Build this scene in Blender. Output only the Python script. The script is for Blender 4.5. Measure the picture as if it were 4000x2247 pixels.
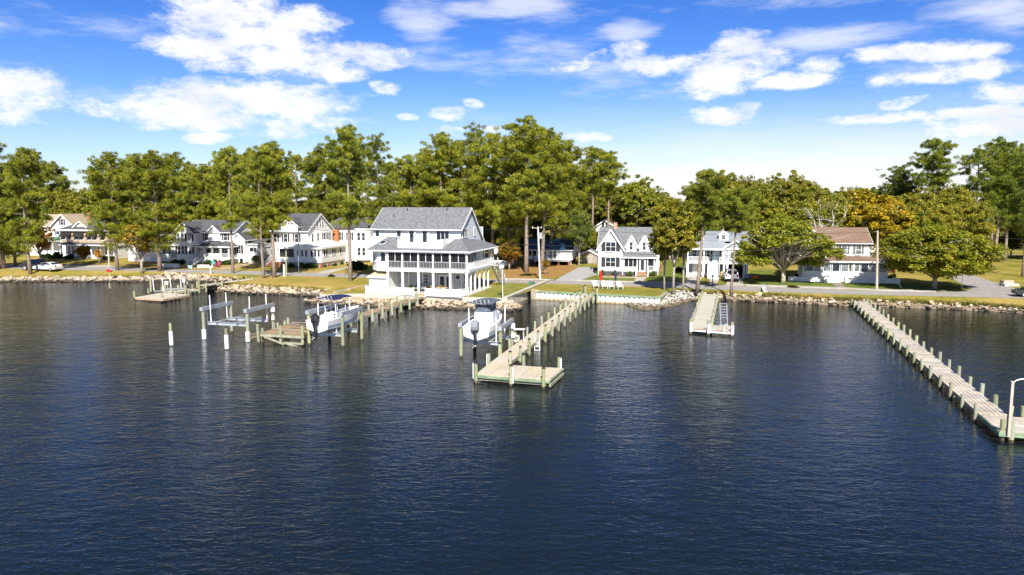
import bpy, bmesh, math, random
import numpy as np
from mathutils import Vector, Matrix, noise as mnoise
for o in list(bpy.data.objects): bpy.data.objects.remove(o)
SC = bpy.context.scene
COL = SC.collection
R = math.radians

# ---------------------------------------------------------------- camera
FPX, CXP, CYP, HZ, CAMZ = 2889.0, 2000.0, 1123.5, 790.0, 12.7     # survey of the photograph (4000 x 2247)
PITCH = math.atan((CYP - HZ) / FPX)
cam = bpy.data.objects.new('camera', bpy.data.cameras.new('camera')); COL.objects.link(cam)
cam.data.sensor_width = 36.0; cam.data.lens = 36.0 * FPX / 4000.0
cam.data.clip_start = 0.5; cam.data.clip_end = 20000
cam.location = (0, 0, CAMZ); cam.rotation_euler = (R(90) - PITCH, 0, 0)
SC.camera = cam

# ---------------------------------------------------------------- daylight
SUN_EL = R(40); SUN_DIR = Vector((0.06 * math.cos(SUN_EL), -math.cos(SUN_EL), math.sin(SUN_EL))).normalized()
sl = bpy.data.lights.new('sun', 'SUN'); sl.energy = 5.0; sl.angle = R(0.53); sl.color = (1.0, 0.955, 0.87)
sun = bpy.data.objects.new('sun', sl); COL.objects.link(sun)
sun.rotation_euler = SUN_DIR.to_track_quat('Z', 'Y').to_euler(); sun.location = (10, -60, 90)
SC.view_settings.view_transform = 'Standard'; SC.view_settings.look = 'None'
SC.view_settings.gamma = 1.0; SC.view_settings.exposure = 0.82; SC.view_settings.use_curve_mapping = False
SC.render.resolution_x = 1024; SC.render.resolution_y = 575; SC.render.resolution_percentage = 100
SC.render.engine = 'CYCLES'

# ---------------------------------------------------------------- survey: photo point -> place on a level surface
VIEWS = {'s': (0, 0, 1), 'c1': (1380, 780, 3.1456), 'c2': (0, 780, 3.4457), 'c3': (620, 780, 3.22), 'c4': (1960, 860, 3.481),
         'c5': (2600, 840, 3.4457), 'c6': (3100, 840, 2.8622), 'd1': (480, 1060, 3.788), 'd2': (1060, 1120, 3.903),
         'd3': (1720, 1120, 3.4453), 'd4': (2500, 1100, 4.2933), 'd5': (3260, 1120, 2.2608), 'd6': (0, 460, 1.9815),
         'd7': (1200, 440, 1.84), 'd8': (2600, 500, 1.84)}
G = 1.1                                                               # lawn level above the water
def ray(c, x, y):
    a, b, s = VIEWS[c]; px, py = a + x / s, b + y / s
    x = (px - CXP) / FPX; y = (CYP - py) / FPX; sp, cp = math.sin(PITCH), math.cos(PITCH)
    return Vector((x, y * sp + cp, y * cp - sp))
def P(c, x, y, z=G):
    d = ray(c, x, y); t = (z - CAMZ) / d.z
    return Vector((d.x * t, d.y * t, z))
def HT(c, x, y, Y):
    d = ray(c, x, y); t = Y / d.y
    return Vector((d.x * t, Y, CAMZ + d.z * t))

# ---------------------------------------------------------------- sky
W = bpy.data.worlds.new('World'); SC.world = W; W.use_nodes = True
W.cycles.sampling_method = 'MANUAL'; W.cycles.sample_map_resolution = 256
nt = W.node_tree; nt.nodes.clear()
def nd(tree, t, **k):
    n = tree.nodes.new(t)
    for a, b in k.items(): setattr(n, a, b)
    return n
def mth(tree, op, a, b=None, c=None, clamp=False):
    n = tree.nodes.new('ShaderNodeMath'); n.operation = op; n.use_clamp = clamp
    for i, v in enumerate((a, b, c)):
        if v is None: continue
        if isinstance(v, (int, float)): n.inputs[i].default_value = v
        else: tree.links.new(v, n.inputs[i])
    return n.outputs[0]
def sstep(tree, v, lo, hi, a=0.0, b=1.0):
    n = tree.nodes.new('ShaderNodeMapRange'); n.interpolation_type = 'SMOOTHSTEP'
    tree.links.new(v, n.inputs[0])
    for i, q in enumerate((lo, hi, a, b)): n.inputs[i + 1].default_value = q
    return n.outputs[0]
out = nd(nt, 'ShaderNodeOutputWorld')
tc = nd(nt, 'ShaderNodeTexCoord')
sep = nd(nt, 'ShaderNodeSeparateXYZ'); nt.links.new(tc.outputs['Generated'], sep.inputs[0])
az = mth(nt, 'ARCTAN2', sep.outputs[0], sep.outputs[1]); el = mth(nt, 'ARCSINE', sep.outputs[2])
sky = nd(nt, 'ShaderNodeTexSky', sky_type='NISHITA', sun_disc=False, sun_elevation=SUN_EL, air_density=1.0, dust_density=0.25, ozone_density=3.0, altitude=20.0)
sky.sun_rotation = math.atan2(SUN_DIR.x, SUN_DIR.y)
hs = nd(nt, 'ShaderNodeHueSaturation'); hs.inputs['Hue'].default_value = 0.508; hs.inputs['Saturation'].default_value = 1.22
nt.links.new(sky.outputs[0], hs.inputs['Color'])
bg1 = nd(nt, 'ShaderNodeBackground'); bg1.inputs[1].default_value = 0.075
# deepening towards the zenith (clear dry autumn air)
deep = nd(nt, 'ShaderNodeMix', data_type='RGBA', blend_type='MULTIPLY'); deep.inputs[0].default_value = 1.0
cr = nd(nt, 'ShaderNodeValToRGB'); nt.links.new(mth(nt, 'DIVIDE', el, 1.2, clamp=True), cr.inputs[0])
ce = cr.color_ramp.elements; ce[0].color = (0.82, 0.86, 1.12, 1); ce[1].position = 0.75; ce[1].color = (0.08, 0.25, 0.46, 1)
for p_, c_ in ((0.10, (0.66, 0.79, 1.12, 1)), (0.22, (0.37, 0.63, 1.05, 1)), (0.40, (0.16, 0.38, 0.68, 1))): x_ = ce.new(p_); x_.color = c_
nt.links.new(hs.outputs[0], deep.inputs[6]); nt.links.new(cr.outputs[0], deep.inputs[7])
nt.links.new(deep.outputs[2], bg1.inputs[0])
cmb = nd(nt, 'ShaderNodeCombineXYZ'); nt.links.new(az, cmb.inputs[0]); nt.links.new(el, cmb.inputs[1])
CLOUDS = [(893,62,200,85),(1009,132,217,93),(1165,78,132,62),(776,171,155,39),(854,225,85,39),(1165,225,217,62),(1436,210,155,35),(1320,280,93,31),
 (970,388,295,62),(1126,404,178,70),(699,419,256,43),(776,474,178,35),(419,423,54,19),(31,357,109,74),(1498,338,43,27),(1102,505,85,31),(1304,493,70,22),
 (1731,446,70,23),(1568,470,47,14),(792,540,78,15),(1762,516,54,19),(1925,520,47,17),(1840,404,35,17),
 (2466,186,70,35),(2318,221,39,23),(2217,252,70,22),(2590,241,155,31),(2846,264,163,62),(2870,179,78,46),(2784,334,124,35),(2932,272,93,46),(3087,318,132,27),
 (3188,272,62,31),(2823,450,116,35),(2932,427,62,19),(3607,213,179,27),(3747,206,116,31),(3592,314,140,22),(3786,272,116,27),(3925,365,101,35),(3530,411,70,19),
 (3475,474,179,19),(3902,497,194,39),(3863,450,155,22),(2287,543,85,19)]
def nz(scale, vec, detail=5, rough=0.6, loc=(0, 0, 0), sc=(1, 1, 1), rot=0.0):
    m = nd(nt, 'ShaderNodeMapping'); m.inputs['Location'].default_value = loc; m.inputs['Scale'].default_value = sc; m.inputs['Rotation'].default_value = (0, 0, rot)
    nt.links.new(vec, m.inputs[0])
    n = nd(nt, 'ShaderNodeTexNoise'); n.inputs['Scale'].default_value = scale; n.inputs['Detail'].default_value = detail; n.inputs['Roughness'].default_value = rough
    nt.links.new(m.outputs[0], n.inputs['Vector']); return n
# domain warp so that the cumulus get ragged edges
wn = nz(7, cmb.outputs[0], 3, 0.55, sc=(1, 1.8, 1))
wsub = nd(nt, 'ShaderNodeVectorMath', operation='SUBTRACT'); nt.links.new(wn.outputs['Color'], wsub.inputs[0]); wsub.inputs[1].default_value = (0.5, 0.5, 0.5)
wscl = nd(nt, 'ShaderNodeVectorMath', operation='MULTIPLY'); nt.links.new(wsub.outputs[0], wscl.inputs[0]); wscl.inputs[1].default_value = (0.075, 0.035, 0)
wadd = nd(nt, 'ShaderNodeVectorMath', operation='ADD'); nt.links.new(cmb.outputs[0], wadd.inputs[0]); nt.links.new(wscl.outputs[0], wadd.inputs[1])
best = None
for (x, y, w, h) in CLOUDS:
    d = ray('s', x, y).normalized(); a0 = math.atan2(d.x, d.y); e0 = math.asin(d.z)
    s1 = nd(nt, 'ShaderNodeVectorMath', operation='SUBTRACT'); nt.links.new(wadd.outputs[0], s1.inputs[0]); s1.inputs[1].default_value = (a0, e0, 0)
    s2 = nd(nt, 'ShaderNodeVectorMath', operation='MULTIPLY'); nt.links.new(s1.outputs[0], s2.inputs[0]); s2.inputs[1].default_value = (FPX / w / 1.35, FPX / h / 1.35, 0)
    s3 = nd(nt, 'ShaderNodeVectorMath', operation='DOT_PRODUCT'); nt.links.new(s2.outputs[0], s3.inputs[0]); nt.links.new(s2.outputs[0], s3.inputs[1])
    v = mth(nt, 'SUBTRACT', 1.0, s3.outputs['Value'])
    if w < 75: v = mth(nt, 'MINIMUM', v, 0.5)
    best = v if best is None else mth(nt, 'MAXIMUM', best, v)
# beyond the listed clouds the same kind of cumulus goes on all round
fld = nz(4.2, cmb.outputs[0], 4, 0.5, loc=(3.1, 1.7, 0), sc=(1, 2.6, 1))
side = sstep(nt, mth(nt, 'ABSOLUTE', az), 0.66, 0.85)
gen = mth(nt, 'ADD', mth(nt, 'MULTIPLY', mth(nt, 'SUBTRACT', fld.outputs[0], 0.60), 9.0), mth(nt, 'SUBTRACT', mth(nt, 'MULTIPLY', side, 2.0), 2.0))
best = mth(nt, 'MAXIMUM', best, gen)
fine = nz(24, cmb.outputs[0], 6, 0.70, sc=(1, 2.0, 1), rot=-0.16)
best = mth(nt, 'MINIMUM', best, 1.1)
dens = mth(nt, 'ADD', best, mth(nt, 'MULTIPLY', mth(nt, 'SUBTRACT', fine.outputs[0], 0.52), 3.3))
cum = sstep(nt, dens, -0.25, 1.1)
cir = nz(5.5, cmb.outputs[0], 5, 0.66, loc=(0.8, 0.35, 0), sc=(0.8, 3.6, 1), rot=-0.22)
cb_ = None
for (x, y, w, h) in ((1640, 60, 150, 90), (1900, 20, 330, 40), (2460, 110, 150, 60), (3300, 150, 420, 60), (3850, 60, 260, 70)):
    d = ray('s', x, y).normalized(); s1 = nd(nt, 'ShaderNodeVectorMath', operation='SUBTRACT'); nt.links.new(wadd.outputs[0], s1.inputs[0]); s1.inputs[1].default_value = (math.atan2(d.x, d.y), math.asin(d.z), 0)
    s2 = nd(nt, 'ShaderNodeVectorMath', operation='MULTIPLY'); nt.links.new(s1.outputs[0], s2.inputs[0]); s2.inputs[1].default_value = (FPX / w, FPX / h, 0)
    s3 = nd(nt, 'ShaderNodeVectorMath', operation='DOT_PRODUCT'); nt.links.new(s2.outputs[0], s3.inputs[0]); nt.links.new(s2.outputs[0], s3.inputs[1]); v = mth(nt, 'SUBTRACT', 1.0, s3.outputs['Value'], clamp=True); cb_ = v if cb_ is None else mth(nt, 'MAXIMUM', cb_, v)
cir_m = mth(nt, 'MULTIPLY', sstep(nt, mth(nt, 'MULTIPLY_ADD', cb_, 0.22, cir.outputs[0]), 0.47, 0.80), 0.62)
hz = mth(nt, 'MULTIPLY', sstep(nt, el, 0.15, 0.0), mth(nt, 'MULTIPLY', sstep(nt, cir.outputs[0], 0.2, 0.6, 0.5, 0.95), sstep(nt, az, -0.35, 0.3, 0.22, 1.0)))
mask = mth(nt, 'MAXIMUM', cum, mth(nt, 'MAXIMUM', cir_m, hz), clamp=True)
shade = nz(9, cmb.outputs[0], 3, 0.5, loc=(1, 0.3, 0), sc=(1, 2.2, 1))
cc = nd(nt, 'ShaderNodeMix', data_type='RGBA'); nt.links.new(mth(nt, 'MULTIPLY', sstep(nt, shade.outputs[0], 0.45, 0.72), cum), cc.inputs[0])
cc.inputs[6].default_value = (1.0, 1.0, 1.0, 1); cc.inputs[7].default_value = (0.80, 0.83, 0.89, 1)
bg2 = nd(nt, 'ShaderNodeBackground'); bg2.inputs[1].default_value = 0.62; nt.links.new(cc.outputs[2], bg2.inputs[0])
mx = nd(nt, 'ShaderNodeMixShader'); nt.links.new(mask, mx.inputs[0]); nt.links.new(bg1.outputs[0], mx.inputs[1]); nt.links.new(bg2.outputs[0], mx.inputs[2])
nt.links.new(mx.outputs[0], out.inputs[0])

# ---------------------------------------------------------------- materials
MATS = {}
def mat(name, col, rough=0.75, var=0.12, scale=2.0, metal=0.0, col2=None, bump=0.0, bscale=20.0, objrand=0.0, stretch=(1, 1, 1), spec=0.4, objcol=False, local=False):
    if name in MATS: return MATS[name]
    m = bpy.data.materials.new(name); m.use_nodes = True; t = m.node_tree; b = t.nodes['Principled BSDF']
    b.inputs['Roughness'].default_value = rough; b.inputs['Metallic'].default_value = metal; b.inputs['Specular IOR Level'].default_value = spec
    c = Vector(col); lo = c * (1 - var) if col2 is None else c; hi = c * (1 + var) if col2 is None else Vector(col2)
    g = nd(t, 'ShaderNodeNewGeometry'); src = g.outputs['Position']
    if local: src = nd(t, 'ShaderNodeTexCoord').outputs['Object']
    mp = nd(t, 'ShaderNodeMapping'); mp.inputs['Scale'].default_value = stretch; t.links.new(src, mp.inputs[0])
    n = nd(t, 'ShaderNodeTexNoise'); n.inputs['Scale'].default_value = scale; n.inputs['Detail'].default_value = 5; n.inputs['Roughness'].default_value = 0.62
    t.links.new(mp.outputs[0], n.inputs['Vector'])
    mx = nd(t, 'ShaderNodeMix', data_type='RGBA'); mx.inputs[6].default_value = (*lo, 1); mx.inputs[7].default_value = (*hi, 1)
    t.links.new(sstep(t, n.outputs[0], 0.3, 0.7), mx.inputs[0]); c_out = mx.outputs[2]
    if objrand or objcol:
        oi = nd(t, 'ShaderNodeObjectInfo')
        if objcol:
            q = nd(t, 'ShaderNodeMix', data_type='RGBA', blend_type='MULTIPLY'); q.inputs[0].default_value = 1
            t.links.new(c_out, q.inputs[6]); t.links.new(oi.outputs['Color'], q.inputs[7]); c_out = q.outputs[2]
        if objrand:
            h = nd(t, 'ShaderNodeHueSaturation'); t.links.new(c_out, h.inputs['Color'])
            t.links.new(mth(t, 'MULTIPLY_ADD', oi.outputs['Random'], 2 * objrand, 1 - objrand), h.inputs['Value'])
            t.links.new(mth(t, 'MULTIPLY_ADD', mth(t, 'FRACT', mth(t, 'MULTIPLY', oi.outputs['Random'], 37.7)), 0.7, 0.65), h.inputs['Saturation'])
            c_out = h.outputs[0]
    t.links.new(c_out, b.inputs['Base Color'])
    if bump:
        n2 = nd(t, 'ShaderNodeTexNoise'); n2.inputs['Scale'].default_value = bscale; n2.inputs['Detail'].default_value = 4; t.links.new(mp.outputs[0], n2.inputs['Vector'])
        bp = nd(t, 'ShaderNodeBump'); bp.inputs['Strength'].default_value = bump; bp.inputs['Distance'].default_value = 0.05
        t.links.new(n2.outputs[0], bp.inputs['Height']); t.links.new(bp.outputs[0], b.inputs['Normal'])
    MATS[name] = m; return m

WHITE = mat('white_paint', (0.80, 0.80, 0.78), 0.55, 0.05, 1.2)
TRIM = mat('white_trim', (0.82, 0.82, 0.81), 0.5, 0.03, 2)
VINYL = mat('white_vinyl', (0.83, 0.83, 0.82), 0.35, 0.02, 2)
CREAM = mat('cream_siding', (0.66, 0.62, 0.50), 0.7, 0.06, 1)
GLASS = mat('window_glass', (0.018, 0.028, 0.038), 0.04, 0.5, 1.5, spec=0.8)
CURT = mat('curtained_glass', (0.16, 0.18, 0.19), 0.06, 0.6, 2.5, spec=0.8)
SCREEN = mat('insect_screen', (0.035, 0.037, 0.042), 0.45, 0.3, 3)
DARK = mat('dark_void', (0.012, 0.012, 0.013), 0.8, 0.2, 2)
BLACK = mat('black_plastic', (0.02, 0.02, 0.022), 0.4, 0.2, 4)
CONC = mat('concrete', (0.46, 0.43, 0.37), 0.9, 0.16, 1.3, bump=0.3, bscale=9)
CONCW = mat('stained_concrete', (0.52, 0.45, 0.33), 0.9, 0.3, 1.1, bump=0.5, bscale=7)
ALU = mat('galvanised_metal', (0.62, 0.64, 0.66), 0.38, 0.1, 3, metal=0.6)
PVC = mat('white_pvc', (0.82, 0.82, 0.83), 0.35, 0.03, 5)
PILE = mat('treated_pile', (0.23, 0.275, 0.165), 0.85, 0.0, 3, col2=(0.36, 0.34, 0.22), bump=0.6, bscale=14, stretch=(3, 3, 0.5), objrand=0.22)
PILEW = mat('wet_pile', (0.075, 0.062, 0.035), 0.55, 0.4, 5, bump=0.5, bscale=12)
CAPM = mat('pile_cap', (0.018, 0.018, 0.02), 0.5, 0.2, 5)
DECKP = mat('deck_panel', (0.50, 0.44, 0.335), 0.8, 0.10, 3, objrand=0.07)
DECKW = mat('weathered_plank', (0.47, 0.42, 0.355), 0.88, 0.16, 2, objrand=0.16, stretch=(1, 1, 1))
DECKB = mat('old_brown_plank', (0.27, 0.20, 0.12), 0.9, 0.25, 2.5, objrand=0.25)
DECKG = mat('pale_grey_panel', (0.46, 0.43, 0.36), 0.8, 0.08, 3, objrand=0.05)
TIMB = mat('timber_stringer', (0.31, 0.31, 0.21), 0.88, 0.22, 2.5, bump=0.3, bscale=9)
BRICK = mat('red_brick', (0.30, 0.11, 0.06), 0.9, 0.3, 6)
SHING = mat('grey_shingle', (0.155, 0.16, 0.168), 0.92, 0.42, 3.4, bump=0.6, bscale=7, stretch=(1, 1, 3))
SHIND = mat('dark_shingle', (0.085, 0.088, 0.095), 0.92, 0.35, 3.0, bump=0.6, bscale=7, stretch=(1, 1, 3))
SHINB = mat('brown_shingle', (0.19, 0.122, 0.085), 0.92, 0.25, 3.2, bump=0.6, bscale=7, stretch=(1, 1, 3))
SHINT = mat('tan_shingle', (0.36, 0.29, 0.20), 0.92, 0.2, 3.0, bump=0.6, bscale=7, stretch=(1, 1, 3))
METALR = mat('standing_seam_metal', (0.33, 0.36, 0.39), 0.42, 0.05, 1, metal=0.25)
BLUER = mat('blue_metal_roof', (0.02, 0.07, 0.17), 0.35, 0.15, 1, metal=0.15)
GREENR = mat('green_metal_roof', (0.04, 0.16, 0.10), 0.5, 0.15, 1)
PALER = mat('white_membrane_roof', (0.72, 0.72, 0.69), 0.7, 0.06, 1)
GREYS = mat('blue_grey_siding', (0.34, 0.385, 0.43), 0.7, 0.05, 1)
GREY_SHADE = mat('pale_grey_and_wall_shade', (0.47, 0.475, 0.47), 0.7, 0.05, 1)
TANS = mat('tan_siding', (0.42, 0.31, 0.21), 0.75, 0.16, 1.6)
WOODG = mat('grey_barn_wood', (0.30, 0.27, 0.23), 0.9, 0.25, 2.5)
SHUT = mat('dark_shutter', (0.035, 0.035, 0.04), 0.5, 0.2, 4)
SHUTG = mat('grey_shutter', (0.16, 0.16, 0.155), 0.55, 0.1, 4)
BARK = mat('pine_bark', (0.17, 0.115, 0.085), 0.95, 0.0, 4, col2=(0.36, 0.29, 0.24), bump=0.9, bscale=9, stretch=(2.5, 2.5, 0.6))
BARKG = mat('grey_bark', (0.25, 0.215, 0.175), 0.95, 0.0, 4, col2=(0.44, 0.39, 0.33), bump=0.9, bscale=9, stretch=(2.5, 2.5, 0.6))
BARKW = mat('bleached_bark', (0.52, 0.47, 0.41), 0.9, 0.2, 3)
ROAD = mat('worn_asphalt', (0.30, 0.28, 0.255), 0.9, 0.14, 0.9, bump=0.2, bscale=30)
POLEM = mat('weathered_pole', (0.44, 0.38, 0.31), 0.9, 0.15, 3, stretch=(3, 3, .4))
RUBBER = mat('tyre_rubber', (0.02, 0.02, 0.02), 0.8, 0.2, 5)
CHROME = mat('chrome', (0.7, 0.7, 0.72), 0.15, 0.05, 4, metal=1.0)
def leafmat(name, a, b, scale=0.9, brown=(0.25, 0.15, 0.04), bamt=0.6):
    m = bpy.data.materials.new(name); m.use_nodes = True; t = m.node_tree; t.nodes.remove(t.nodes['Principled BSDF'])
    o = t.nodes['Material Output']; g = nd(t, 'ShaderNodeNewGeometry'); oi = nd(t, 'ShaderNodeObjectInfo')
    n1 = nd(t, 'ShaderNodeTexNoise'); n1.inputs['Scale'].default_value = scale; n1.inputs['Detail'].default_value = 3; t.links.new(g.outputs['Position'], n1.inputs['Vector'])
    n2 = nd(t, 'ShaderNodeTexNoise'); n2.inputs['Scale'].default_value = 0.42; n2.inputs['Detail'].default_value = 2; t.links.new(g.outputs['Position'], n2.inputs['Vector'])
    mx = nd(t, 'ShaderNodeMix', data_type='RGBA'); mx.inputs[6].default_value = (*a, 1); mx.inputs[7].default_value = (*b, 1); t.links.new(sstep(t, n1.outputs[0], 0.3, 0.68), mx.inputs[0])
    m2 = nd(t, 'ShaderNodeMix', data_type='RGBA'); t.links.new(mx.outputs[2], m2.inputs[6]); m2.inputs[7].default_value = (*brown, 1)
    t.links.new(sstep(t, n2.outputs[0], 0.56, 0.76, 0, bamt), m2.inputs[0])
    q = nd(t, 'ShaderNodeMix', data_type='RGBA', blend_type='MULTIPLY'); q.inputs[0].default_value = 1; t.links.new(m2.outputs[2], q.inputs[6]); t.links.new(oi.outputs['Color'], q.inputs[7])
    df = nd(t, 'ShaderNodeBsdfDiffuse'); tr = nd(t, 'ShaderNodeBsdfTranslucent'); gl = nd(t, 'ShaderNodeBsdfGlossy'); gl.inputs['Roughness'].default_value = 0.45
    for s in (df, tr): t.links.new(q.outputs[2], s.inputs['Color'])
    ms = nd(t, 'ShaderNodeMixShader'); ms.inputs[0].default_value = 0.34; t.links.new(df.outputs[0], ms.inputs[1]); t.links.new(tr.outputs[0], ms.inputs[2])
    m3 = nd(t, 'ShaderNodeMixShader'); m3.inputs[0].default_value = 0.035; t.links.new(ms.outputs[0], m3.inputs[1]); t.links.new(gl.outputs[0], m3.inputs[2])
    t.links.new(m3.outputs[0], o.inputs[0]); MATS[name] = m; return m
NEEDLE = leafmat('pine_needles', (0.11, 0.15, 0.016), (0.385, 0.38, 0.034), 0.8, (0.30, 0.20, 0.03), 0.30)
LEAF = leafmat('broad_leaves', (0.115, 0.15, 0.016), (0.38, 0.355, 0.034), 0.9, (0.30, 0.18, 0.03), 0.40)
SHRUB = leafmat('shrub_leaves', (0.035, 0.06, 0.014), (0.10, 0.13, 0.024), 1.4, (0.16, 0.10, 0.03), 0.4)
STRAW = leafmat('grass_blades', (0.10, 0.12, 0.02), (0.30, 0.22, 0.06), 0.9)

# ---------------------------------------------------------------- mesh helpers
class MB:
    def __init__(s): s.v = []; s.f = []; s.ch = []
    def add(s, vs, fs):
        b = len(s.v); s.ch.append((b, len(s.f))); s.v += [tuple(q) for q in vs]; s.f += [tuple(b + i for i in f) for f in fs]
    def box(s, x0, x1, y0, y1, z0, z1):
        s.add([(x0,y0,z0),(x1,y0,z0),(x1,y1,z0),(x0,y1,z0),(x0,y0,z1),(x1,y0,z1),(x1,y1,z1),(x0,y1,z1)],
              [(3,2,1,0),(4,5,6,7),(0,1,5,4),(1,2,6,5),(2,3,7,6),(3,0,4,7)]); return s
    def bar(s, p, q, w, h, up=(0, 0, 1)):
        p, q = Vector(p), Vector(q); d = (q - p).normalized(); u = Vector(up)
        if abs(d.dot(u)) > 0.98: u = Vector((0, 1, 0))
        r = d.cross(u).normalized() * (w / 2); u = r.cross(d).normalized() * (h / 2)
        s.add([p-r-u, p+r-u, p+r+u, p-r+u, q-r-u, q+r-u, q+r+u, q-r+u], [(0,1,2,3),(7,6,5,4),(0,4,5,1),(1,5,6,2),(2,6,7,3),(3,7,4,0)]); return s
    def tube(s, p, q, r0, r1=None, n=8):
        r1 = r0 if r1 is None else r1; p, q = Vector(p), Vector(q); d = (q - p).normalized()
        u = Vector((1, 0, 0)) if abs(d.x) < 0.9 else Vector((0, 1, 0)); a = d.cross(u).normalized(); b = d.cross(a)
        vs = []
        for c, r in ((p, r0), (q, r1)):
            for i in range(n): t = 2 * math.pi * i / n; vs.append(c + a * (r * math.cos(t)) + b * (r * math.sin(t)))
        s.add(vs, [tuple(range(n))[::-1], tuple(range(n, 2 * n))] + [(i, (i + 1) % n, n + (i + 1) % n, n + i) for i in range(n)]); return s
    def path(s, pts, rad, n=6):
        pts = [Vector(p) for p in pts]; vs = []; m = len(pts)
        for k, p in enumerate(pts):
            d = (pts[min(k + 1, m - 1)] - pts[max(k - 1, 0)]).normalized(); u = Vector((1, 0, 0)) if abs(d.x) < 0.8 else Vector((0, 1, 0))
            a = d.cross(u).normalized(); b = d.cross(a); r = rad[k] if isinstance(rad, (list, tuple)) else rad
            for i in range(n): t = 2 * math.pi * i / n; vs.append(p + a * (r * math.cos(t)) + b * (r * math.sin(t)))
        fs = [tuple(range(n))[::-1], tuple(range((m - 1) * n, m * n))]
        for k in range(m - 1):
            for i in range(n): fs.append((k*n+i, k*n+(i+1) % n, (k+1)*n+(i+1) % n, (k+1)*n+i))
        s.add(vs, fs); return s
    def slab(s, pts, th):
        pts = [Vector(p) for p in pts]; nrm = Vector((0, 0, 0))
        for i in range(len(pts)): nrm += pts[i].cross(pts[(i + 1) % len(pts)])
        nrm.normalize()
        if nrm.z < 0 and abs(nrm.z) > 1e-4: pts = pts[::-1]; nrm = -nrm
        k = len(pts); s.add(pts + [p - nrm * th for p in pts], [tuple(range(k)), tuple(range(k, 2 * k))[::-1]] + [((i + 1) % k, i, k + i, k + (i + 1) % k) for i in range(k)]); return s
    def prism(s, poly, z0, z1):
        k = len(poly); s.add([(x, y, z0) for x, y in poly] + [(x, y, z1) for x, y in poly], [tuple(range(k))[::-1], tuple(range(k, 2 * k))] + [(i, (i + 1) % k, k + (i + 1) % k, k + i) for i in range(k)]); return s
    def xpoly(s, poly, x0, x1):            # polygon in (y,z) extruded along x
        k = len(poly); s.add([(x0, y, z) for y, z in poly] + [(x1, y, z) for y, z in poly], [tuple(range(k))[::-1], tuple(range(k, 2 * k))] + [(i, (i + 1) % k, k + (i + 1) % k, k + i) for i in range(k)]); return s
    def ypoly(s, poly, y0, y1):            # polygon in (x,z) extruded along y
        k = len(poly); s.add([(x, y0, z) for x, z in poly] + [(x, y1, z) for x, z in poly], [tuple(range(k)), tuple(range(k, 2 * k))[::-1]] + [(i, k + i, k + (i + 1) % k, (i + 1) % k) for i in range(k)]); return s
    def lap(s, axis, plane, sgn, ext, z0, z1, course=0.2, out=0.022):
        # lapped boards on a wall: axis 'x' = wall runs along x at y=plane, outward -y*sgn ; axis 'y' = runs along y at x=plane, outward +x*sgn
        z = z0
        while z < z1 - 1e-3:
            zt = min(z + course, z1); a0, b0 = ext(z); a1, b1 = ext(zt); o = out
            for (zz0, zz1, A0, B0, A1, B1, o0, o1) in ((z, zt, a0, b0, a1, b1, o, 0.004), (z, z, a0, b0, a0, b0, 0.0, o)):
                if axis == 'x': vs = [(A0, plane - sgn*o0, zz0), (B0, plane - sgn*o0, zz0), (B1, plane - sgn*o1, zz1), (A1, plane - sgn*o1, zz1)]
                else: vs = [(plane + sgn*o0, A0, zz0), (plane + sgn*o0, B0, zz0), (plane + sgn*o1, B1, zz1), (plane + sgn*o1, A1, zz1)]
                s.add(vs, [(0, 1, 2, 3)])
            z = zt
        return s
    def mesh(s, name, m, smooth=False):
        me = bpy.data.meshes.new(name); me.from_pydata(s.v, [], s.f); me.materials.append(m)
        bm = bmesh.new(); bm.from_mesh(me); bmesh.ops.recalc_face_normals(bm, faces=bm.faces); bm.to_mesh(me); bm.free()
        if smooth: me.polygons.foreach_set('use_smooth', [True] * len(me.polygons))
        return me
    def build(s, name, m, parent=None, loc=None, rz=None, smooth=False, kind=None):
        return put(name, s.mesh(name, m, smooth), parent, loc, rz, kind)
def each(mb, name, m, parent=None):          # every solid in the builder becomes a part of its own
    ch = mb.ch + [(len(mb.v), len(mb.f))]
    for (b, f), (b2, f2) in zip(ch[:-1], ch[1:]):
        q = MB(); q.v = mb.v[b:b2]; q.f = [tuple(i - b for i in t) for t in mb.f[f:f2]]; q.build(name, m, parent)
def put(name, me, parent=None, loc=None, rz=None, kind=None, rot=None, scale=None):
    o = bpy.data.objects.new(name, me); COL.objects.link(o)
    if parent is not None: o.parent = parent
    if loc is not None: o.location = loc
    if rz is not None: o.rotation_euler = (0, 0, rz)
    if rot is not None: o.rotation_euler = rot
    if scale is not None: o.scale = scale
    if kind: o['kind'] = kind
    return o
def tag(o, label, cat, group=None):
    o['label'] = label; o['category'] = cat
    if group: o['group'] = group
    return o
def thing(name, label, cat, loc=(0, 0, 0), rz=0.0, group=None):
    o = bpy.data.objects.new(name, None); COL.objects.link(o); o.location = loc; o.rotation_euler = (0, 0, rz); o.empty_display_size = 0.3
    return tag(o, label, cat, group)
def copy_tree(o, parent=None):
    c = o.copy(); COL.objects.link(c); c.parent = parent
    for ch in list(o.children): copy_tree(ch, c)
    return c
CACHE = {}
def cached(key, fn):
    if key not in CACHE: CACHE[key] = fn()
    return CACHE[key]
def sheet(name, pts, z, m, kind='structure', parent=None):
    from mathutils.geometry import tessellate_polygon
    vs = [Vector((p[0], p[1], z)) for p in pts]; tr = tessellate_polygon([vs])
    mb = MB(); mb.v = [tuple(v) for v in vs]; mb.f = [tuple(t) for t in tr]
    me = mb.mesh(name, m)
    bm = bmesh.new(); bm.from_mesh(me)
    for f in bm.faces:
        if f.normal.z < 0: f.normal_flip()
    bm.to_mesh(me); bm.free()
    return put(name, me, parent, kind=kind)

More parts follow.
